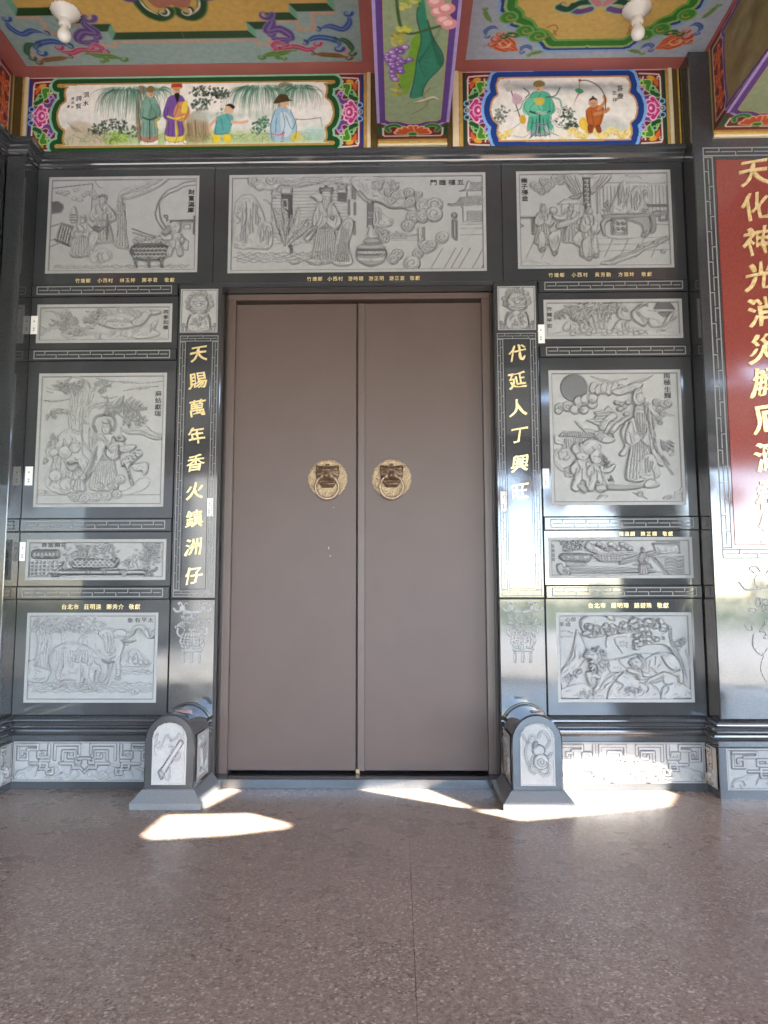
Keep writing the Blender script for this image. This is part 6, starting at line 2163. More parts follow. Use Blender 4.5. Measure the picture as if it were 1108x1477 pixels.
for i in range(120):
    x = 190 + RNG.random() * 690
    Pn.L(['#4f7a3a', '#7d9a4a', '#2f5638', '#8f8a5a'][RNG.integers(4)], [(x, 404 - RNG.random() * 26), (x + 6 + RNG.random() * 16, 402 - RNG.random() * 26)], 2.2, a=.45)
for i in range(14):
    x = 420 + RNG.random() * 330
    Pn.P(['#c9cfc4', '#b7c4c0', '#d6cdbd'][RNG.integers(3)], [(x, 330), (x + 26, 312 + RNG.random() * 16), (x + 60, 332), (x + 30, 346)], soft=.02, a=.4)
robed(Pn, 432, 252, 158, ('#7fa596', '#6f9686', '#3a4f48', '#b27a6a'), 1, hat='scarf', wd=.85)
robed(Pn, 506, 246, 166, ('#76539a', '#cf8f62', '#e7c94e', '#e6cf55'), 1, True, 'crown', .98)
for p in ([(520, 330), (535, 370), (528, 404), (545, 410)], [(470, 330), (450, 345), (458, 372)], [(505, 340), (512, 380), (506, 408)]):
    Pn.L('#d9c24a', p, 5, taper=2)
    Pn.L('#2a2622', p, 1.4, a=.7)
Pn.P('#e7c94e', [(524, 296), (538, 290), (536, 320), (522, 322)])
willow(Pn, 745, 244, 76, 95, 150, [(802, 248), (800, 320), (806, 402)])
willow(Pn, 850, 244, 44, 80, 90, [(800, 250), (812, 246), (830, 250)])
Pn.dots(['#2b6a4c', '#3f8a66', '#1f4d38'], [(740, 368, 24, 18), (755, 352, 18, 16)], 90, 3.6)
# the running boy
o = Pn.new('painted_figure')
Pn.P('#e3c93e', [(612, 378), (628, 372), (632, 402), (612, 406)], o)
Pn.P('#e3c93e', [(640, 376), (656, 374), (664, 404), (646, 406)], o)
Pn.P('#5fa9a6', [(622, 336), (650, 326), (668, 336), (664, 362), (656, 382), (616, 384), (618, 360)], o)
Pn.L('#d9b191', [(664, 350), (690, 352), (708, 348)], 8)
Pn.L('#d9b191', [(620, 342), (604, 360), (606, 376)], 8)
Pn.E('#d9b191', 656, 314, 13, 13, name=o)
Pn.P('#1d1a18', [(645, 304), (658, 298), (672, 306), (668, 314), (656, 306)])
for p in ([(622, 338), (618, 382)], [(650, 328), (664, 360)], [(616, 384), (656, 382)], [(634, 340), (640, 372)]):
    Pn.L('#2a2622', p, 1.6, a=.75)
# the seated fisherman
o = Pn.new('painted_figure')
Pn.P('#9fc0d3', [(776, 402), (772, 360), (786, 318), (806, 308), (828, 318), (842, 350), (846, 398), (820, 404)], o)
Pn.P('#cfdfe6', [(800, 330), (818, 326), (834, 352), (830, 384), (808, 390)], o, a=.7)
Pn.P('#d8c660', [(830, 390), (852, 378), (858, 400), (836, 406)], o)
Pn.E('#d9b191', 812, 300, 12, 14, name=o)
Pn.P('#4a3b22', [(782, 300), (790, 282), (800, 274), (818, 276), (826, 288), (834, 292), (810, 296)], o)
Pn.L('#e9e4da', [(820, 306), (826, 318), (822, 330)], 4, taper=1)
Pn.L('#c97b7f', [(778, 384), (800, 388), (812, 380), (806, 400)], 4)
for p in ([(786, 318), (774, 360), (778, 400)], [(806, 322), (814, 356), (806, 388)], [(828, 318), (846, 360), (844, 398)], [(816, 334), (834, 372), (846, 346)], [(790, 340), (788, 380)]):
    Pn.L('#22303a', p, 2, a=.8)
Pn.L('#3a2f26', [(842, 344), (870, 346), (914, 341)], 1.8)
Pn.L('#55606a', [(914, 341), (920, 372)], 1.2)
Pn.P('#a9cfc4', [(865, 372), (935, 366), (936, 404), (880, 404)], soft=.02, a=.6)
for i in range(8):
    Pn.L('#5f9a90', [(868 + RNG.random() * 20, 374 + i * 4), (925, 376 + i * 4)], 1.4, a=.5)
for i in range(60):
    x = 200 + RNG.random() * 680
    Pn.L('#6c8f46', [(x, 408), (x + RNG.normal() * 3, 396 - RNG.random() * 8)], 1.4, a=.5)
ins = bands(Pn, field, [(.014, '#b58d4e'), (.034, '#1c4d26'), (.016, '#8fc3a6')])
p_ = crom(Pn.m(field), 3, True)
d_, _ = seg_dist(Pn.X, Pn.Y, p_, True)
outm = (~ins) & (d_ >= .064)
keepC, keepO = Pn.C.copy(), Pn.O.copy()
end_ornament(Pn, 85, 220, 433, 1, '#25387c')
end_ornament(Pn, 1035, 220, 433, -1, '#25387c')
Pn.C = np.where(outm[..., None], Pn.C, keepC)
Pn.O = np.where(outm, Pn.O, keepO)
mid = outm & (Pn.X > 96 * Pn.kx) & (Pn.X < Pn.W - 96 * Pn.kx)
Pn.C[mid] = np.array(lin('#8fc3a6'))
Pn.O[mid] = Pn.names.index('frame_band')
Pn.build(FL, (x0, -.003, z0))
def mark(Pn, parent, x0, z1, items, y=-.003):
    for ch, px, py, s_ in items:
        write('inscription', [(ch, x0 + (px - Pn.box[0]) * Pn.kx, z1 - (py - Pn.box[1]) * Pn.ky, s_)], y, .0006, 'ink_stone', parent, .02, 0)
mark(Pn, FL, x0, z1, [('渭', 249, 268, .044), ('水', 249, 292, .044), ('聘', 229, 278, .042), ('賢', 229, 300, .042), ('庚', 212, 278, .022), ('辰', 212, 290, .022), ('年', 212, 302, .022), ('畫', 200, 300, .022)])

# ---- right frieze
FR = thing('painted_frieze', 'painted frieze board of a green-robed warrior and a boy with a bent rod', 'frieze', (1.43, 0, CZ0))
x0, x1, z0, z1 = .728, 2.128, 4.262, 4.833
MB().box(x0, x1, -.002, .02, CZ0, z1 + .002).obj('backing_board', 'olive_paint', FR)
Pn = Paint(x1 - x0, z1 - z0, (285, 189, 832, 401), .0038, '#e9e6df')
field = lobed(362, 752, 210, 378, 56)
Pn.P('#e9e6df', field, 'scene')
for pts in ([(380, 225), (440, 218), (560, 226), (640, 238), (730, 250), (640, 250), (540, 246), (430, 240)],):
    Pn.P('#8d9499', pts, soft=.03, a=.7)
for i in range(8):
    x = 400 + i * 40
    Pn.P('#70787c', [(x, 224 + RNG.random() * 12), (x + 40, 220 + RNG.random() * 14), (x + 70, 236), (x + 20, 240)], soft=.018, a=.45)
Pn.P('#b9bfba', [(640, 340), (680, 318), (735, 345), (735, 365), (640, 365)], soft=.02, a=.7)
Pn.dots(['#3f5a48', '#5f7a64', '#2c4034'], [(392, 300, 20, 16), (385, 320, 16, 14)], 70, 3.4, .6)
Pn.dots(['#27452f', '#3e6a49', '#1b3122'], [(565, 305, 22, 14), (560, 330, 30, 18), (575, 345, 20, 12)], 150, 3.4)
for i in range(26):
    x, y = 376 + i * 14.5, 362 + 8 * math.sin(i * 1.7)
    Pn.E('#e9d68f', x, y, 13, 10)
    Pn.curl('#a98f3e', x, y, 8, i, .9, 2)
Pn.P('#e9e4d8', [(420, 370), (430, 340), (470, 330), (520, 340), (560, 352), (555, 374)], soft=.008)
robed(Pn, 492, 222, 152, ('#4fb091', '#6cc4a4', '#2c3c3a', '#8ea39c'), -1, False, 'scarf', 1.25)
for p in ([(455, 300), (440, 330), (420, 345)], [(530, 290), (548, 300), (540, 318)], [(520, 320), (540, 345), (560, 340)], [(470, 350), (450, 370), (420, 366)]):
    Pn.L('#e6e2dc', p, 10, taper=2)
    Pn.L('#3a3a3a', p, 1.6, a=.7)
for k, p in enumerate(([(470, 262), (450, 270), (440, 292), (424, 300)], [(515, 262), (545, 268), (552, 290), (566, 286)], [(486, 330), (480, 356), (462, 374)], [(500, 330), (512, 352), (540, 368)], [(476, 300), (500, 306), (516, 300)], [(470, 330), (496, 338), (522, 330)])):
    Pn.L(['#cfe0d8', '#b9d2c8', '#8f9fb0'][k % 3], p, 7, taper=2)
    Pn.L('#1f2d2a', p, 1.8, a=.85)
for k in range(5):
    Pn.L('#233330', [(474 + k * 9, 322), (470 + k * 11, 345), (466 + k * 13, 370)], 2, a=.8)
Pn.P('#d8b94a', [(478, 268), (492, 262), (506, 268), (500, 282), (484, 282)], a=.9)
Pn.L('#4a3a2c', [(414, 236), (440, 320)], 3.2, sm=False)
Pn.P('#b8b6ae', [(398, 226), (412, 212), (418, 230), (432, 228), (416, 244), (404, 246)], sm=False)
Pn.E('#d4a92e', 446, 322, 9, 12)
Pn.P('#c9a9b6', [(424, 250), (446, 262), (440, 280), (420, 276)], soft=.006)
Pn.L('#3c4a46', [(450, 236), (465, 250), (455, 262)], 3)
Pn.L('#3c4a46', [(548, 236), (535, 258), (510, 262)], 3)
# boy
o = Pn.new('painted_figure')
Pn.P('#e6c24a', [(596, 330), (612, 318), (622, 350), (604, 352)], o)
Pn.P('#b2622f', [(616, 300), (640, 286), (664, 292), (662, 320), (650, 344), (622, 342)], o)
Pn.L('#c98a5e', [(650, 296), (668, 276), (666, 262)], 9)
Pn.L('#c98a5e', [(640, 310), (668, 304), (676, 296)], 9)
Pn.P('#8a4524', [(620, 340), (634, 340), (632, 360), (620, 360)], o)
Pn.P('#8a4524', [(640, 342), (652, 340), (656, 358), (644, 360)], o)
Pn.E('#d3a27f', 636, 278, 13, 13, name=o)
Pn.P('#1d1a18', [(625, 274), (630, 266), (642, 265), (648, 273), (637, 270)])
Pn.E('#1d1a18', 636, 263, 3, 3)
Pn.L('#3a1f12', [(632, 280), (634, 280)], 1.6)
Pn.L('#3a1f12', [(639, 280), (641, 280)], 1.6)
Pn.L('#8a2f28', [(635, 286), (639, 286)], 1.6)
for p in ([(616, 300), (622, 342)], [(664, 292), (650, 344)], [(630, 300), (636, 340)]):
    Pn.L('#3a1f12', p, 1.6, a=.7)
Pn.L('#4a3a2c', [(668, 300), (668, 262), (650, 232), (622, 218), (602, 218)], 3)
Pn.L('#5a4432', [(602, 218), (600, 240)], 1.4)
Pn.P('#3c8a60', [(588, 244), (600, 238), (612, 248), (600, 254)])
Pn.L('#b06a72', [(598, 254), (590, 268), (584, 284)], 4, taper=1)
Pn.E('#8a4a3a', 602, 217, 4, 4)
ins = bands(Pn, field, [(.012, '#c79a63'), (.040, '#1d3f86'), (.020, '#7fb0e6')])
p_ = crom(Pn.m(field), 3, True)
d_, _ = seg_dist(Pn.X, Pn.Y, p_, True)
outm = (~ins) & (d_ >= .072)
keepC, keepO = Pn.C.copy(), Pn.O.copy()
end_ornament(Pn, 285, 191, 400, 1, '#1f4128')
end_ornament(Pn, 832, 191, 400, -1, '#1f4128')
Pn.C = np.where(outm[..., None], Pn.C, keepC)
Pn.O = np.where(outm, Pn.O, keepO)
mid = outm & (Pn.X > 96 * Pn.kx) & (Pn.X < Pn.W - 96 * Pn.kx)
Pn.C[mid] = np.array(lin('#7fb0e6'))
Pn.O[mid] = Pn.names.index('frame_band')
Pn.build(FR, (x0, -.003, z0))
mark(Pn, FR, x0, z1, [('喜', 709, 240, .046), ('慶', 709, 262, .046), ('吉', 694, 252, .034), ('祥', 694, 272, .034)])

# ---- gilded posts between the boards
def post(xa, xb, label, cols):
    t = thing('gilded_post', label, 'post', ((xa + xb) / 2, -.01, CZ0))
    n = len(cols)
    tot = sum(c[1] for c in cols)
    x = xa
    for mat, w, pr in cols:
        w_ = (xb - xa) * w / tot
        MB().slab(x, x + w_ - .0006, CZ0, ZC - .001, .02, -pr, .003).obj('strip', mat, t)
        x += w_
post(.043, .139, 'gilded post between the fisherman frieze and the beam', [('gold_paint', 1, .008), ('cream_paint', 1.2, .016), ('brown_post', 2.2, .004)])
post(.617, .727, 'gilded post between the beam and the warrior frieze', [('brown_post', 1.4, .004), ('cream_paint', 1.6, .016), ('gold_paint', 1, .008)])
post(2.129, 2.222, 'gilded post between the warrior frieze and the tall pier', [('gold_paint', .8, .008), ('cream_paint', 1.2, .016), ('brown_post', 1.8, .004), ('gold_paint', .5, .010)])
post(-2.355, -2.311, 'gilded post at the outer end of the fisherman frieze', [('gold_paint', 1, .008), ('cream_paint', 1.4, .016)])

# ---- ceiling
ceil = structure(MB().box(-7.0, 7.0, -3.3, .45, ZC + .004, ZC + .16).obj('ceiling', 'pink_beam'))
def bay_rails(xa, xb, d1):
    for y0_, y1_ in ((-.118, -.0035), (-d1, -d1 + .12)):
        MB().box(xa, xb, y0_, y1_, ZC - .004, ZC + .006).obj('rail', 'pink_beam', ceil)
    for xa_, xb_ in ((xa, xa + .085), (xb - .085, xb)):
        MB().box(xa_, xb_, -d1 + .121, -.119, ZC - .003, ZC + .006).obj('rail', 'pink_beam', ceil)
def ceil_build(Pn, x0, d1):
    # looking up: x to the right, design y=0 far from the wall
    Pn.build(ceil, (x0, -d1, ZC), (1, 0, 0), (0, 1, 0), (0, 0, -1))
def flip_winding(names):
    pass
# left bay
BX0, BX1, BD = -2.36, .125, 1.50
bay_rails(BX0, BX1, BD)
x0, x1, da, db = -2.272, .037, .120, BD - .122
Pn = Paint(x1 - x0, db - da, (-(x1 - x0) / 2 * 1000, da * 1000, (x1 - x0) / 2 * 1000, db * 1000), .006, '#93a8a6')
# design units: millimetres; x from the bay's centre, y = distance from the wall (grows away from it)
o = Pn.new('painted_field')
Pn.O[:] = o
def sym(fn):
    for f in (1, -1):
        for g_ in (0, 1):
            fn(f, (lambda y: y) if not g_ else (lambda y: (da + db) * 1000 - y))
steps = [(0, 425), (430, 425), (470, 500), (560, 500), (600, 575), (720, 575), (760, 645), (930, 645)]
def lf_(f, Yf):
    # peach key lines
    for p in ([(0, 335), (470, 335), (470, 300), (560, 300), (560, 420), (640, 420), (640, 350), (700, 350)], [(640, 500), (760, 500), (760, 420), (860, 420), (860, 560), (1000, 560)], [(900, 200), (1060, 200), (1060, 330), (960, 330)]):
        Pn.L('#c29c86', [(f * x, Yf(y)) for x, y in p], 24, sm=False)
    ex = [(0, 425), (430, 425), (430, 500), (560, 500), (560, 575), (720, 575), (720, 645), (960, 645), (960, 760), (0, 760)]
    for (xa, ya), (xb, yb) in (((0, 425), (430, 425)), ((430, 500), (560, 500)), ((560, 575), (720, 575)), ((720, 645), (960, 645))):
        Pn.P('#23421f', [(f * xa, Yf(ya)), (f * xb, Yf(yb)), (f * (xb + 45), Yf(yb - 68)), (f * (xa + (45 if xa else 0)), Yf(ya - 68))], sm=False)
    for x, ya, yb in ((430, 425, 500), (560, 500, 575), (720, 575, 645), (960, 645, 760)):
        Pn.P('#6da285', [(f * x, Yf(ya)), (f * x, Yf(yb)), (f * (x + 45), Yf(yb - 68)), (f * (x + 45), Yf(ya - 68))], sm=False)
    Pn.P('#c9a257', [(f * x, Yf(y)) for x, y in ex], sm=False)
    # corner scrolls
    for col, edge, pts, w in (('#5d3f82', '#8d78ab', [(640, 300), (700, 360), (640, 430), (560, 420), (600, 500), (560, 560)], 60),
                              ('#5d3f82', '#8d78ab', [(700, 340), (600, 340), (570, 390)], 36),
                              ('#a82c55', '#d48aa0', [(560, 240), (640, 260), (720, 270), (790, 240), (850, 260), (860, 300)], 40),
                              ('#a82c55', '#d48aa0', [(600, 250), (570, 280), (600, 310), (650, 290)], 30),
                              ('#4f7a2c', '#7f9a5c', [(700, 240), (620, 210), (540, 200), (470, 180)], 36),
                              ('#4f7a2c', '#7f9a5c', [(600, 210), (580, 170), (620, 160)], 24),
                              ('#27468c', '#7f97c4', [(780, 300), (860, 350), (950, 340), (1010, 300), (1000, 250)], 46),
                              ('#27468c', '#7f97c4', [(880, 420), (960, 450), (1040, 420), (1090, 480), (1080, 560)], 40),
                              ('#1d4433', '#5f8a72', [(980, 330), (1050, 320), (1090, 250), (1085, 200)], 34),
                              ('#6b4a2a', '#9a7f5c', [(820, 200), (900, 190), (980, 180), (1060, 160)], 34)):
        q = [(f * x, Yf(y)) for x, y in pts]
        Pn.L(edge, q, w + 14, taper=2)
        Pn.L(col, q, w, taper=2)
        Pn.L(edge, q, w * .22, taper=2, a=.8)
        Pn.curl(edge, q[-1][0], q[-1][1], w * .8, 0, 1.0, w * .55 + 10)
        Pn.curl(col, q[-1][0], q[-1][1], w * .8, 0, 1.0, w * .5)
        Pn.curl(col, q[0][0], q[0][1], w * .6, 2, .9, w * .45)
    # centre scroll
    q = [(f * x, Yf(y)) for x, y in [(20, 600), (50, 560), (110, 545), (170, 590), (200, 680), (200, 750)]]
    Pn.L('#5b7a35', q, 70, taper=0)
    Pn.L('#1e3d22', q, 48, taper=0)
    Pn.curl('#1e3d22', f * 70, Yf(590), 48, 0, 1.1, 34)
    Pn.curl('#efe9df', f * 70, Yf(590), 40, 0, 1.1, 11)
    Pn.L('#efe9df', [(f * 110, Yf(570)), (f * 165, Yf(625)), (f * 185, Yf(700))], 9, taper=2)
    Pn.P('#a86a58', [(f * 0, Yf(650)), (f * 90, Yf(625)), (f * 140, Yf(700)), (f * 140, Yf(760)), (0, Yf(760))])
    Pn.E('#5d3f82', f * 240, Yf(700), 46, 26)
sym(lf_)
Pn.C = Pn.C[::-1].copy()
Pn.O = Pn.O[::-1].copy()
Pn.split((x0, -db, ZC), (1, 0, 0), (0, 1, 0), (0, 0, -1), np.zeros((Pn.ny, Pn.nx)), {'paint': ('COLOR', Pn.C[::-1].copy())}, 'painted_board', ceil)
# right bay
BX0, BX1, BD = .655, 2.42, 1.50
bay_rails(BX0, BX1, BD)
x0, x1 = .741, 2.334
Pn = Paint(x1 - x0, db - da, (-(x1 - x0) / 2 * 1000, da * 1000, (x1 - x0) / 2 * 1000, db * 1000), .006, '#a9b4c2')
o = Pn.new('painted_field')
Pn.O[:] = o
ymid = (da + db) * 500
oc = [(0, 200), (250, 200), (300, 235), (350, 300), (430, 330), (470, 400), (540, 430), (560, 500), (620, 560), (620, ymid)]
full = [(x, y) for x, y in oc] + [(x, 2 * ymid - y) for x, y in reversed(oc[:-1])]
full = full + [(-x, y) for x, y in reversed(full) if x > 0]
p_ = crom(Pn.m(full), 2, True)
d_, _ = seg_dist(Pn.X, Pn.Y, p_, True)
ins = inside(Pn.X, Pn.Y, p_)
sd = np.where(ins, d_, -d_)
for lo, hi, c in ((-.020, 0, '#8fb0dc'), (0, .022, '#1f3c86'), (.022, .040, '#9db86a'), (.040, .085, '#2f7a2c'), (.085, .105, '#6fa548'), (.105, 9, '#d2b164')):
    mk = (sd >= lo) & (sd < hi)
    Pn.C[mk] = np.array(lin(c))
def rf_(f, Yf):
    G = lambda L_: [(f * x, Yf(y)) for x, y in L_]
    for x, y in ((350, 330), (440, 380), (560, 500)):
        Pn.E('#7fb060', f * x, Yf(y), 62, 54)
        Pn.E('#3c8a34', f * x, Yf(y), 50, 44)
        Pn.curl('#c9a050', f * (x - 10), Yf(y + 6), 34, 0, .9, 9)
    for pts in ([(300, 320), (250, 350), (230, 400), (260, 430), (300, 410)], [(230, 340), (250, 380)]):
        Pn.L('#a9793a', G(pts), 12)
    for col, edge, pts, w in (('#c0451f', '#e89a6c', [(450, 200), (520, 240), (560, 300), (620, 320)], 60),
                              ('#c0451f', '#e89a6c', [(500, 200), (580, 230), (640, 270)], 46),
                              ('#c0451f', '#e89a6c', [(470, 230), (520, 290), (600, 360)], 40),
                              ('#25478f', '#9bb4dc', [(360, 200), (390, 240), (430, 230), (430, 190)], 28),
                              ('#25478f', '#9bb4dc', [(610, 400), (650, 420), (690, 390), (680, 340)], 28),
                              ('#1f4a2c', '#86a878', [(460, 330), (520, 350), (570, 340)], 40),
                              ('#56803a', '#93ab74', [(280, 190), (330, 180), (380, 160)], 24),
                              ('#56803a', '#93ab74', [(660, 460), (700, 520), (720, 580)], 24)):
        Pn.L(edge, G(pts), w + 14, taper=2)
        Pn.L(col, G(pts), w, taper=2)
        Pn.L(edge, G(pts), w * .2, taper=2, a=.8)
        Pn.curl(edge, *G(pts)[-1], w * .7, 0, 1.0, w * .5 + 8)
        Pn.curl(col, *G(pts)[-1], w * .7, 0, 1.0, w * .45)
    Pn.curl('#f0c09a', f * 560, Yf(270), 46, 0, 1.0, 14)
    Pn.E('#c9b070', f * 510, Yf(345), 12, 10)
    Pn.L('#9a8f84', G([(640, 230), (660, 260), (690, 240)]), 8)
    for col, pts in (('#6a3f86', [(60, 560), (130, 540), (190, 570)]), ('#1d4433', [(60, 620), (140, 610), (200, 560), (260, 580)]), ('#c97b8a', [(20, 600), (60, 640)])):
        Pn.L('#8fc3a6', G(pts), 60)
        Pn.L(col, G(pts), 44)
    Pn.curl('#1d4433', f * 230, Yf(600), 50, 0, 1, 30)
sym(rf_)
Pn.split((x0, -db, ZC), (1, 0, 0), (0, 1, 0), (0, 0, -1), np.zeros((Pn.ny, Pn.nx)), {'paint': ('COLOR', Pn.C)}, 'painted_board', ceil)

# ---- beams
def beam(xa, xb, zb, yw, label, length=3.2, paint=None, side=None):
    t = thing('ceiling_beam', label, 'beam', ((xa + xb) / 2, yw - length / 2, zb))
    MB().box(xa, xb, yw - length, yw, zb + .003, ZC + .05).obj('core', 'pink_beam', t)
    W_ = xb - xa
    Ln = 1.55
    Pn = Paint(W_, Ln, (0, 0, W_ * 1000, Ln * 1000), .0042, '#8c9a78')
    w = W_ * 1000
    # y grows from the wall towards the camera
    o = Pn.new('underside')
    Pn.O[:] = o
    fld = [(60, 250), (90, 228), (w * .32, 226), (w * .42, 205), (w * .58, 205), (w * .68, 226), (w - 90, 228), (w - 60, 250), (w - 60, 1470), (60, 1470)]
    p_ = crom(Pn.m(fld), 1, True)
    d_, _ = seg_dist(Pn.X, Pn.Y, p_, True)
    ins = inside(Pn.X, Pn.Y, p_)
    edge = np.minimum(Pn.X, Pn.W - Pn.X)
    Pn.C[(~ins)] = np.array(lin('#6e2026'))
    for lo, hi, c in ((0, .008, '#b99a58'), (.008, .040, '#5a3d80'), (.040, .058, '#a793c6')):
        mk = (~ins) & (d_ >= lo) & (d_ < hi)
        Pn.C[mk] = np.array(lin(c))
    mk = (Pn.Y > .21) & (edge < .058) & ~ins
    Pn.C[mk & (edge >= .018)] = np.array(lin('#5a3d80'))
    Pn.C[mk & (edge < .018)] = np.array(lin('#a793c6'))
    # end ornament
    Pn.P('#254b2c', [(0, 60), (40, 60), (30, 190), (0, 200)], sm=False)
    Pn.P('#254b2c', [(w, 60), (w - 40, 60), (w - 30, 190), (w, 200)], sm=False)
    for f in (1, -1):
        G = lambda L_: [(w / 2 + f * x, y) for x, y in L_]
        for k in range(4):
            a = .15 + k * .42
            Pn.L('#efb08c', [(w / 2, 90), (w / 2 + f * 110 * math.cos(a), 90 + 75 * math.sin(a))], 42, sm=False)
        for k in range(4):
            a = .15 + k * .42
            Pn.L('#c4532c', [(w / 2, 90), (w / 2 + f * 102 * math.cos(a), 90 + 68 * math.sin(a))], 30, sm=False)
        Pn.L('#8fc47f', G([(90, 170), (130, 185), (175, 160), (160, 120)]), 36)
        Pn.L('#2f6a34', G([(90, 170), (130, 185), (175, 160), (160, 120)]), 26)
        Pn.L('#e9e4da', G([(30, 62), (190, 62), (200, 75), (200, 150)]), 10, sm=False)
    Pn.E('#9fcf8a', w / 2, 84, 40, 24)
    Pn.E('#2f6a34', w / 2, 84, 30, 17)
    if paint:
        o2 = Pn.new('painting')
        paint(Pn, w)
        Pn.O[ins] = o2
    Pn.P('#b79f62', [(0, 0), (w, 0), (w, 26), (0, 26)], sm=False)
    # y=0 at the wall: the grid's v runs from the wall outwards
    Pn.split((xa, yw, zb), (1, 0, 0), (0, 1, 0), (0, 0, -1), np.zeros((Pn.ny, Pn.nx)), {'paint': ('COLOR', Pn.C)}, 'painted_board', t) if False else \
        Pn.split((xa, yw - Ln, zb), (1, 0, 0), (0, 1, 0), (0, 0, -1), np.zeros((Pn.ny, Pn.nx)), {'paint': ('COLOR', Pn.C)}, 'painted_board', t)
    MB().slab(xa, xb, zb - .042, zb - .024, yw + .01, yw - .022, .004).obj('gilt_strip', 'cream_paint', t)
    MB().slab(xa + .002, xb - .002, zb - .0235, zb - .002, yw + .01, yw - .014, .004).obj('gilt_strip', 'gold_paint', t)
    if side:
        f = side
        S_ = Paint(Ln, ZC - zb - .002, (0, 0, Ln * 1000, (ZC - zb) * 1000), .006, '#6e2026')
        H_ = (ZC - zb) * 1000
        o = S_.new('side_face')
        S_.O[:] = o
        fld = [(230, H_ * .5), (250, 70), (330, 45), (1480, 45), (1480, H_ - 45), (330, H_ - 45), (250, H_ - 70)]
        p_ = crom(S_.m(fld), 2, True)
        d_, _ = seg_dist(S_.X, S_.Y, p_, True)
        ins = inside(S_.X, S_.Y, p_)
        S_.C[ins] = np.array(lin('#8a7a52'))
        for i in range(60):
            x, y = 260 + RNG.random() * 1100, 60 + RNG.random() * (H_ - 120)
            S_.P(['#5b4a2e', '#a4956b', '#6d5b3a', '#77744c'][RNG.integers(4)], [(x, y), (x + 90, y - 60), (x + 180, y + 10), (x + 80, y + 40)], soft=.03, a=.5)
        S_.C[(~ins) & (d_ < .022)] = np.array(lin('#5a3d80'))
        S_.C[(~ins) & (d_ >= .022) & (d_ < .032)] = np.array(lin('#a793c6'))
        for x, y in ((120, H_ * .5), (130, H_ * .25), (130, H_ * .75)):
            for k in range(5):
                S_.L('#e08a5a', [(x, y), (x + 60 * math.cos(k * 1.26), y + 60 * math.sin(k * 1.26))], 36, sm=False)
                S_.L('#b8431f', [(x, y), (x + 54 * math.cos(k * 1.26), y + 54 * math.sin(k * 1.26))], 24, sm=False)
        S_.L('#d9d4c6', [(200, 40), (60, 40), (60, H_ - 40), (200, H_ - 40)], 10, sm=False)
        S_.P('#b79f62', [(0, 0), (26, 0), (26, H_), (0, H_)], sm=False)
        S_.P('#54431f', [(26, 0), (46, 0), (46, H_), (26, H_)], sm=False)
        if f < 0:     # faces -X; x of the design grows away from the wall
            S_.split((xa - .001, yw, zb), (0, -1, 0), (0, 0, 1), (-1, 0, 0), np.zeros((S_.ny, S_.nx)), {'paint': ('COLOR', S_.C)}, 'painted_board', t)
        else:
            S_.C, S_.O = S_.C[:, ::-1].copy(), S_.O[:, ::-1].copy()
            S_.split((xb + .001, yw - Ln, zb), (0, 1, 0), (0, 0, 1), (1, 0, 0), np.zeros((S_.ny, S_.nx)), {'paint': ('COLOR', S_.C)}, 'painted_board', t)
    return t
def lotus(Pn, w):
    G = lambda L_: [(x / .478 * w / 1000, y) for x, y in L_]
    Pn.L('#7a6a4a', G([(230, 300), (300, 360), (330, 420), (300, 480), (340, 560)]), 7)
    Pn.L('#d8cdb8', G([(240, 420), (300, 440), (360, 470), (400, 440)]), 16, taper=2)
    Pn.L('#7a6a4a', G([(250, 410), (310, 430), (370, 450)]), 6)
    Pn.L('#6b5a3a', G([(160, 560), (130, 650), (140, 720)]), 12)
    Pn.dots(['#a9a13a', '#8a8a30', '#c2b552'], [(130, 520, 40, 50), (150, 980, 50, 60), (130, 640, 30, 40)], 60, 16)
    Pn.P('#6f9a2c', G([(190, 500), (230, 620), (250, 760), (300, 900), (290, 1060), (220, 980), (200, 860), (150, 700), (160, 560)]))
    Pn.P('#2f7d62', G([(215, 470), (290, 480), (300, 560), (330, 640), (400, 760), (395, 860), (340, 980), (300, 1120), (270, 1300), (240, 1160), (270, 980), (250, 820), (240, 660)]))
    Pn.P('#245c4a', G([(380, 760), (400, 800), (340, 980), (300, 1120), (330, 940)]), a=.8)
    for k in range(8):
        Pn.L('#173d30', G([(260, 800), (300 + 12 * k, 660 + 60 * k)]), 4, a=.7)
    Pn.L('#173d30', G([(215, 470), (240, 660), (250, 820), (270, 980), (240, 1160), (270, 1300)]), 6)
    Pn.L('#173d30', G([(290, 480), (300, 560), (330, 640), (400, 760), (395, 860), (340, 980), (300, 1120)]), 7)
    for i in range(44):
        x, y = 110 + 60 * RNG.normal() * .7, 820 + 60 * RNG.normal()
        if 70 < x < 230:
            Pn.E('#6a3f8a', x / .478 * w / 1000, y, 24, 22)
            Pn.E(['#9a6fb6', '#b48ac8', '#8355a0'][RNG.integers(3)], x / .478 * w / 1000 - 2, y + 2, 18, 16)
            Pn.E('#e6d6ee', x / .478 * w / 1000 - 6, y + 6, 5, 5)
    Pn.L('#3f5a2c', G([(130, 1300), (150, 1100), (200, 1020), (330, 1060), (380, 1080)]), 18)
    for x, y in ((390, 1120), (420, 1090), (360, 1180), (400, 1200), (340, 1250)):
        Pn.E('#d88f92', x / .478 * w / 1000, y, 46, 40)
        Pn.E('#eec3bd', x / .478 * w / 1000 - 8, y + 8, 26, 22)
    Pn.dots(['#c9c25a', '#8aa03c'], [(180, 1060, 40, 30), (200, 1240, 60, 40)], 30, 16)
beam(.139, .617, 4.325, -.004, 'painted ceiling beam with lotus leaf and grapes on its underside', paint=lotus)
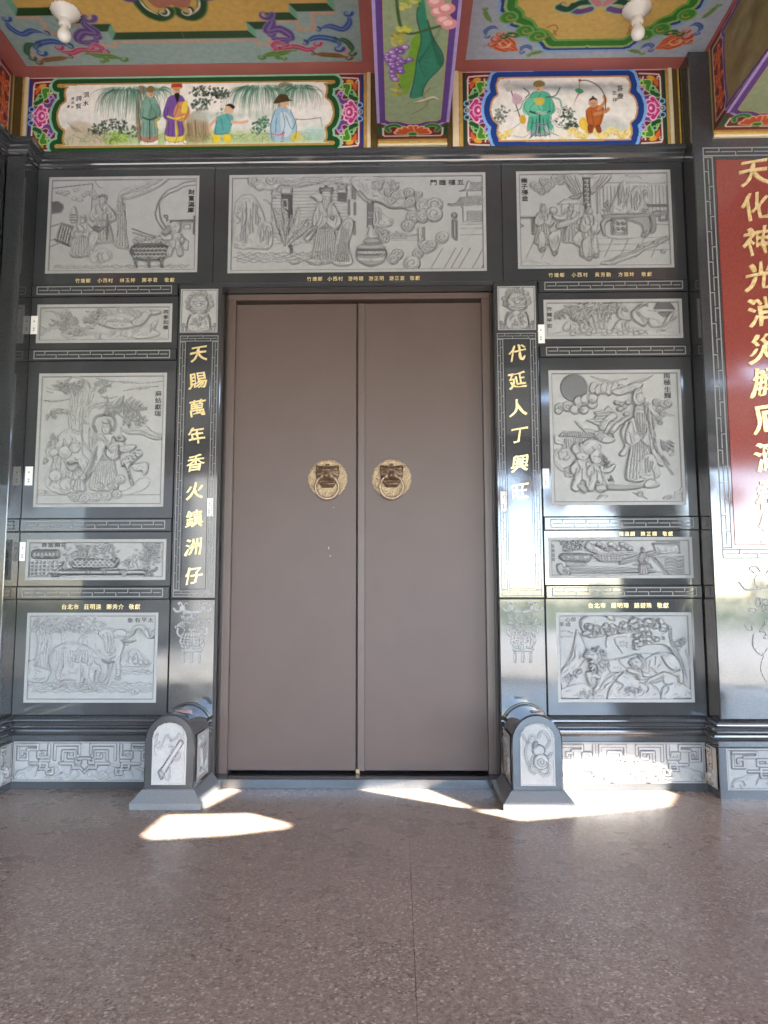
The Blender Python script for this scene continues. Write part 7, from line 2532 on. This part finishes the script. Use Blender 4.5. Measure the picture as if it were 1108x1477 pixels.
beam(2.358, 2.86, 4.250, PZ - .001, 'painted ceiling beam springing from the tall pier above the red couplet', paint=lambda Pn, w: Pn.dots(['#7f8c62', '#93a07e'], [(w / 2, 700, 120, 400)], 60, 60, .3), side=-1)
beam(-3.0, -2.405, 4.250, -.02, 'painted ceiling beam over the projecting side wall', side=1)
MB().box(-2.405, -2.356, -.012, .03, CZ0, ZC - .001).obj('post_panel', 'brown_post', bpy.data.objects['painted_frieze'])

# ---- lamps
def lamp(x, y, label):
    t = thing('ceiling_lamp', label, 'lamp', (x, y, ZC), 'bare bulbs in porcelain holders')
    n = 40
    prof = [(.02, .0), (.088, -.001), (.090, -.008), (.085, -.016), (.064, -.036), (.044, -.054), (.034, -.066)]
    vs_ = []
    for i, (r, z) in enumerate(prof):
        for k in range(n):
            a = 2 * math.pi * k / n
            rr = r * (1 + (.035 * math.cos(a * 20) if 1 <= i <= 5 else 0))
            vs_.append((x + rr * math.cos(a), y + rr * math.sin(a), ZC - .0005 + z))
    fs_ = [(i * n + k, i * n + (k + 1) % n, (i + 1) * n + (k + 1) % n, (i + 1) * n + k) for i in range(len(prof) - 1) for k in range(n)]
    MB().add(vs_, fs_).obj('holder', 'porcelain', t, True)
    MB().lathe([(.033, 0), (.036, -.004), (.036, -.034), (.030, -.040), (.020, -.041)], 24, (x, y, ZC - .064)).obj('socket', 'porcelain', t, True, 40)
    MB().lathe([(.019, 0), (.020, -.014), (.030, -.030), (.040, -.052), (.042, -.070), (.036, -.090), (.022, -.104), (.001, -.110)], 24, (x, y, ZC - .100)).obj('bulb', 'bulb_glass', t, True)
lamp(-1.79, -.615, 'bare bulb in a white fluted holder on the stepped yellow ceiling bay')
lamp(1.765, -.560, 'bare bulb in a white fluted holder on the scalloped yellow ceiling bay')

# ================================================================== WHAT STANDS BEHIND THE CAMERA (seen in the polished stone, plus added light blockers)
simple('yard_concrete', (.50, .485, .46), .85, var=.1, scale=2)
simple('grass_field', (.07, .115, .035), .95, var=.3, scale=3)
simple('corrugated_dark', (.14, .115, .11), .6, var=.15)
simple('steel_red', (.22, .07, .055), .5)
simple('lantern_red', (.45, .05, .045), .55)
simple('soffit', (.30, .20, .16), .6)
simple('column_stone', (.10, .105, .11), .25)
simple('house_wall', (.30, .285, .26), .8)
simple('house_roof', (.12, .06, .05), .7)
simple('bark', (.08, .06, .045), .9)
simple('leaf_green', (.055, .10, .03), .8, var=.4, scale=4)
simple('window_dark', (.02, .025, .03), .15)

structure(MB().box(-400, 400, -24, -10.4, -.40, -.10).obj('yard', 'yard_concrete'))
structure(MB().box(-400, 400, -700, -24.005, -.40, -.09).obj('field', 'grass_field'))
structure(MB().box(-400, -7.205, -10.395, 60, -.40, -.10).obj('side_yard', 'yard_concrete'))
structure(MB().box(9.06, 400, -10.395, 60, -.40, -.10).obj('side_yard', 'yard_concrete'))

# upper roof mass of the temple
roof = thing('temple_roof', 'tiled temple roof over the porch', 'roof', (0, -1.5, 5.0))
MB().add([(-7.4, -3.9, 4.55), (7.4, -3.9, 4.55), (7.4, 1.2, 6.6), (-7.4, 1.2, 6.6), (-7.4, -3.9, 4.70), (7.4, -3.9, 4.70), (7.4, 1.2, 6.9), (-7.4, 1.2, 6.9)],
         [(0, 3, 2, 1), (4, 5, 6, 7), (0, 1, 5, 4), (1, 2, 6, 5), (2, 3, 7, 6), (3, 0, 4, 7)]).obj('slope', 'house_roof', roof)
MB().box(-7.4, 9.0, -3.36, -3.301, 3.66, 5.0).obj('fascia', 'steel_red', roof)  # unseen, brought down low to block sun between canopy and roof
MB().box(-7.0, 7.0, .46, .8, -.1, 6.6).obj('rear_wall', 'house_wall', roof)
# beam across the porch front
for k in range(8):
    MB().box(-6.6 + k * 1.9, -6.45 + k * 1.9, -3.8, -3.35, 4.50, 4.62).obj('rafter', 'steel_red', roof)

# canopy over the forecourt, its openings shaped to throw the sun patches on the floor
CZ = 3.62
def up_to(x, y, z=0.0):
    t = (CZ - z) / TO_SUN.z
    return (x + TO_SUN.x * t, y + TO_SUN.y * t)
HOLES = [
    [(-1.03, -.975), (-.955, -1.03), (-.60, -.96), (-.315, -.84), (-.30, -.765), (-.56, -.565), (-1.02, -.60)],
    [(.03, .03), (.03, -.02), (.62, -.42), (.70, -.44), (.42, .03)],
    [(.70, -.485), (.94, -.69), (1.32, -.57), (1.83, -.39), (1.97, -.12), (1.92, .0), (1.80, .10), (1.64, .135), (1.40, .175), (1.05, .11), (.83, .05), (1.285, -.478), (.86, -.478)],
    [(-.90, -.42), (-.84, -.45), (-.72, -.05), (-.80, .02), (-.88, -.1)],
]
canopy = thing('forecourt_canopy', 'dark corrugated canopy on steel posts over the forecourt', 'canopy', (0, -7, 0))
def sheet(x0, x1, y0, y1, holes):
    """corrugated roofing between two purlins, cut by the openings"""
    out = [Vector((x0, y0, 0)), Vector((x1, y0, 0)), Vector((x1, y1, 0)), Vector((x0, y1, 0))]
    loops = [out] + [[Vector((x, y, 0)) for x, y in h] for h in holes]
    tri = tessellate_polygon(loops)
    flat = [v for l in loops for v in l]
    n = len(flat)
    mb = MB().add([(v.x, v.y, CZ) for v in flat], [tuple(t) for t in tri])
    mb.add([(v.x, v.y, CZ + .02) for v in flat], [tuple(t) for t in tri])
    return mb
CX0_, CX1_, CY0, CY1 = -7.5, 9.0, -9.6, -3.05
hol = [[up_to(x, y) for x, y in h] for h in HOLES]
sheet(CX0_, CX1_, CY0, CY1, hol).obj('roof_sheet', 'corrugated_dark', canopy)
for k in range(58):
    y = CY0 + .05 + k * .112
    if y < -6.6:
        MB().box(CX0_, CX1_, y, y + .045, CZ - .022, CZ - .002).obj('corrugation', 'corrugated_dark', canopy)
for k in range(4):
    y = -9.5 + k * .95
    MB().box(CX0_, CX1_, y, y + .08, CZ - .14, CZ - .024).obj('purlin', 'steel_red', canopy)
for x in (-7.2, -2.6, 8.7):
    MB().box(x - .06, x + .06, -9.4, -6.4, CZ - .30, CZ - .145).obj('rafter', 'steel_red', canopy)
for x, y in ((-7.2, -9.3), (8.7, -9.3), (-2.6, -9.3)):
    MB().lathe([(.06, 0), (.06, CZ - .3)], 16, (x, y, 0)).obj('post', 'steel_red', canopy, True)

# lanterns strung along the canopy edge on the right
def red_lantern(x, y, z, r, label):
    t = thing('red_lantern', label, 'lantern', (x, y, z - r), 'red lanterns strung under the canopy edge')
    prof = [(r * .35, r * .86)] + [(r * math.sin(a), r * .86 * math.cos(a)) for a in np.linspace(.4, math.pi - .4, 12)] + [(r * .35, -r * .86)]
    MB().lathe(prof, 20, (x, y, z)).obj('globe', 'lantern_red', t, True)
    MB().lathe([(r * .36, 0), (r * .36, .03), (.001, .03)], 14, (x, y, z + r * .84)).obj('cap', 'gold_paint', t)
    MB().tube([(x, y, z + r * .8), (x, y, CZ - .02)], .004, 6).obj('cord', 'steel_red', t)
    MB().lathe([(.012, 0), (.03, -.20), (.001, -.21)], 10, (x, y, z - r * .84)).obj('tassel', 'lantern_red', t)
for i, (x, dz, r) in enumerate(((2.2, .60, .22), (2.75, .34, .2), (3.25, .62, .24), (3.8, .40, .2), (4.35, .66, .24), (4.9, .42, .21), (5.4, .64, .23), (5.9, .4, .2), (6.4, .6, .22))):
    red_lantern(x, -9.45, CZ - dz, r, 'round red lantern hanging under the canopy edge')

# porch columns left and right of the view
def column(x, y, label):
    t = thing('porch_column', label, 'column', (x, y, 0), 'round porch columns')
    MB().lathe([(.34, 0), (.34, .10), (.26, .16), (.28, .30), (.24, .36)], 28, (x, y, 0)).obj('base', 'column_stone', t, True, 35)
    MB().lathe([(.22, .36), (.215, 4.4)], 28, (x, y, 0)).obj('shaft', 'column_stone', t, True)
    MB().box(x - .28, x + .28, y - .28, y + .28, 4.4, 4.55).obj('capital', 'column_stone', t)
column(-4.6, -3.1, 'round stone porch column on the elephant side')
t = thing('porch_column', 'stout carved stone column under the canopy on the lion side', 'column', (3.42, -4.52, 0), 'round porch columns')
MB().lathe([(.60, 0), (.60, .14), (.50, .20), (.54, .40), (.47, .48)], 32, (3.42, -4.52, 0)).obj('base', 'column_stone', t, True, 35)
cm = MB()
n, rows = 40, 46
vs_ = []
for i in range(rows):
    z = .48 + (CZ - .62 - .48) * i / (rows - 1)
    for k in range(n):
        a = 2 * math.pi * k / n
        r = .415 + .045 * math.sin(3 * a + z * 4.2) + .018 * math.sin(7 * a - z * 9)
        vs_.append((3.42 + r * math.cos(a), -4.52 + r * math.sin(a), z))
cm.add(vs_, [(i * n + k, i * n + (k + 1) % n, (i + 1) * n + (k + 1) % n, (i + 1) * n + k) for i in range(rows - 1) for k in range(n)])
cm.obj('shaft', 'column_stone', t, True)
MB().box(2.94, 3.90, -5.0, -4.06, CZ - .62, CZ - .30).obj('capital', 'column_stone', t)

# unseen side walls added to cut the light reaching the porch
tag(MB().box(-7.75, -7.45, -9.6, .6, -.11, 5.0).obj('boundary_wall', 'house_wall'), 'rendered boundary wall closing the forecourt on the elephant side', 'wall')
tag(MB().box(9.05, 9.35, -6.0, .6, -.11, 5.0).obj('boundary_wall', 'house_wall'), 'rendered boundary wall closing the forecourt on the lion side', 'wall')
structure(MB().box(-7.2, 9.05, -10.395, -5.755, -.35, -.012).obj('forecourt_paving', 'yard_concrete'))

# wing building on the left, facing the forecourt
wing = thing('wing_building', 'plain two-storey wing building beside the forecourt', 'building', (-9.5, -14, 0))
MB().box(-19, -4.6, -19, -13, -.12, 7.2).obj('wall', 'house_wall', wing)
MB().box(-19.4, -4.2, -19.4, -12.6, 7.2, 7.5).obj('roof', 'house_roof', wing)
for k in range(5):
    for z in (.9, 4.2):
        w_ = MB().box(-17.6 + k * 2.6, -16.2 + k * 2.6, -13.02, -12.98, z, z + 1.6).obj('window', 'window_dark', wing)
# far trees beyond the field
def tree(x, y, h, label):
    t = thing('broadleaf_tree', label, 'tree', (x, y, -.1), 'trees beyond the field')
    MB().tube([(x, y, -.1), (x + .1, y, h * .3), (x, y + .1, h * .6)], [h * .04, h * .03, h * .015], 8).obj('trunk', 'bark', t)
    mb = MB()
    for i in range(260):
        a, b, q = RNG.random() * 6.28, RNG.normal() * .5, RNG.random() ** .4
        c = Vector((x + h * .42 * q * math.cos(a), y + h * .42 * q * math.sin(a), h * .62 + h * .34 * q * math.sin(b * 2)))
        s_ = h * .07 * (.6 + RNG.random())
        u_ = Vector(RNG.normal(size=3)).normalized() * s_
        v_ = Vector(RNG.normal(size=3)).normalized() * s_
        mb.add([c - u_, c + v_, c + u_, c - v_], [(0, 1, 2, 3)])
    mb.obj('crown', 'leaf_green', t)
for i in range(5):
    tree(6 + i * 14 + RNG.normal() * 2, -70 - RNG.random() * 20, 2.6 + RNG.random() * 1.6, 'small broadleaf tree beyond the field')

bpy.data.objects.remove(_fo)
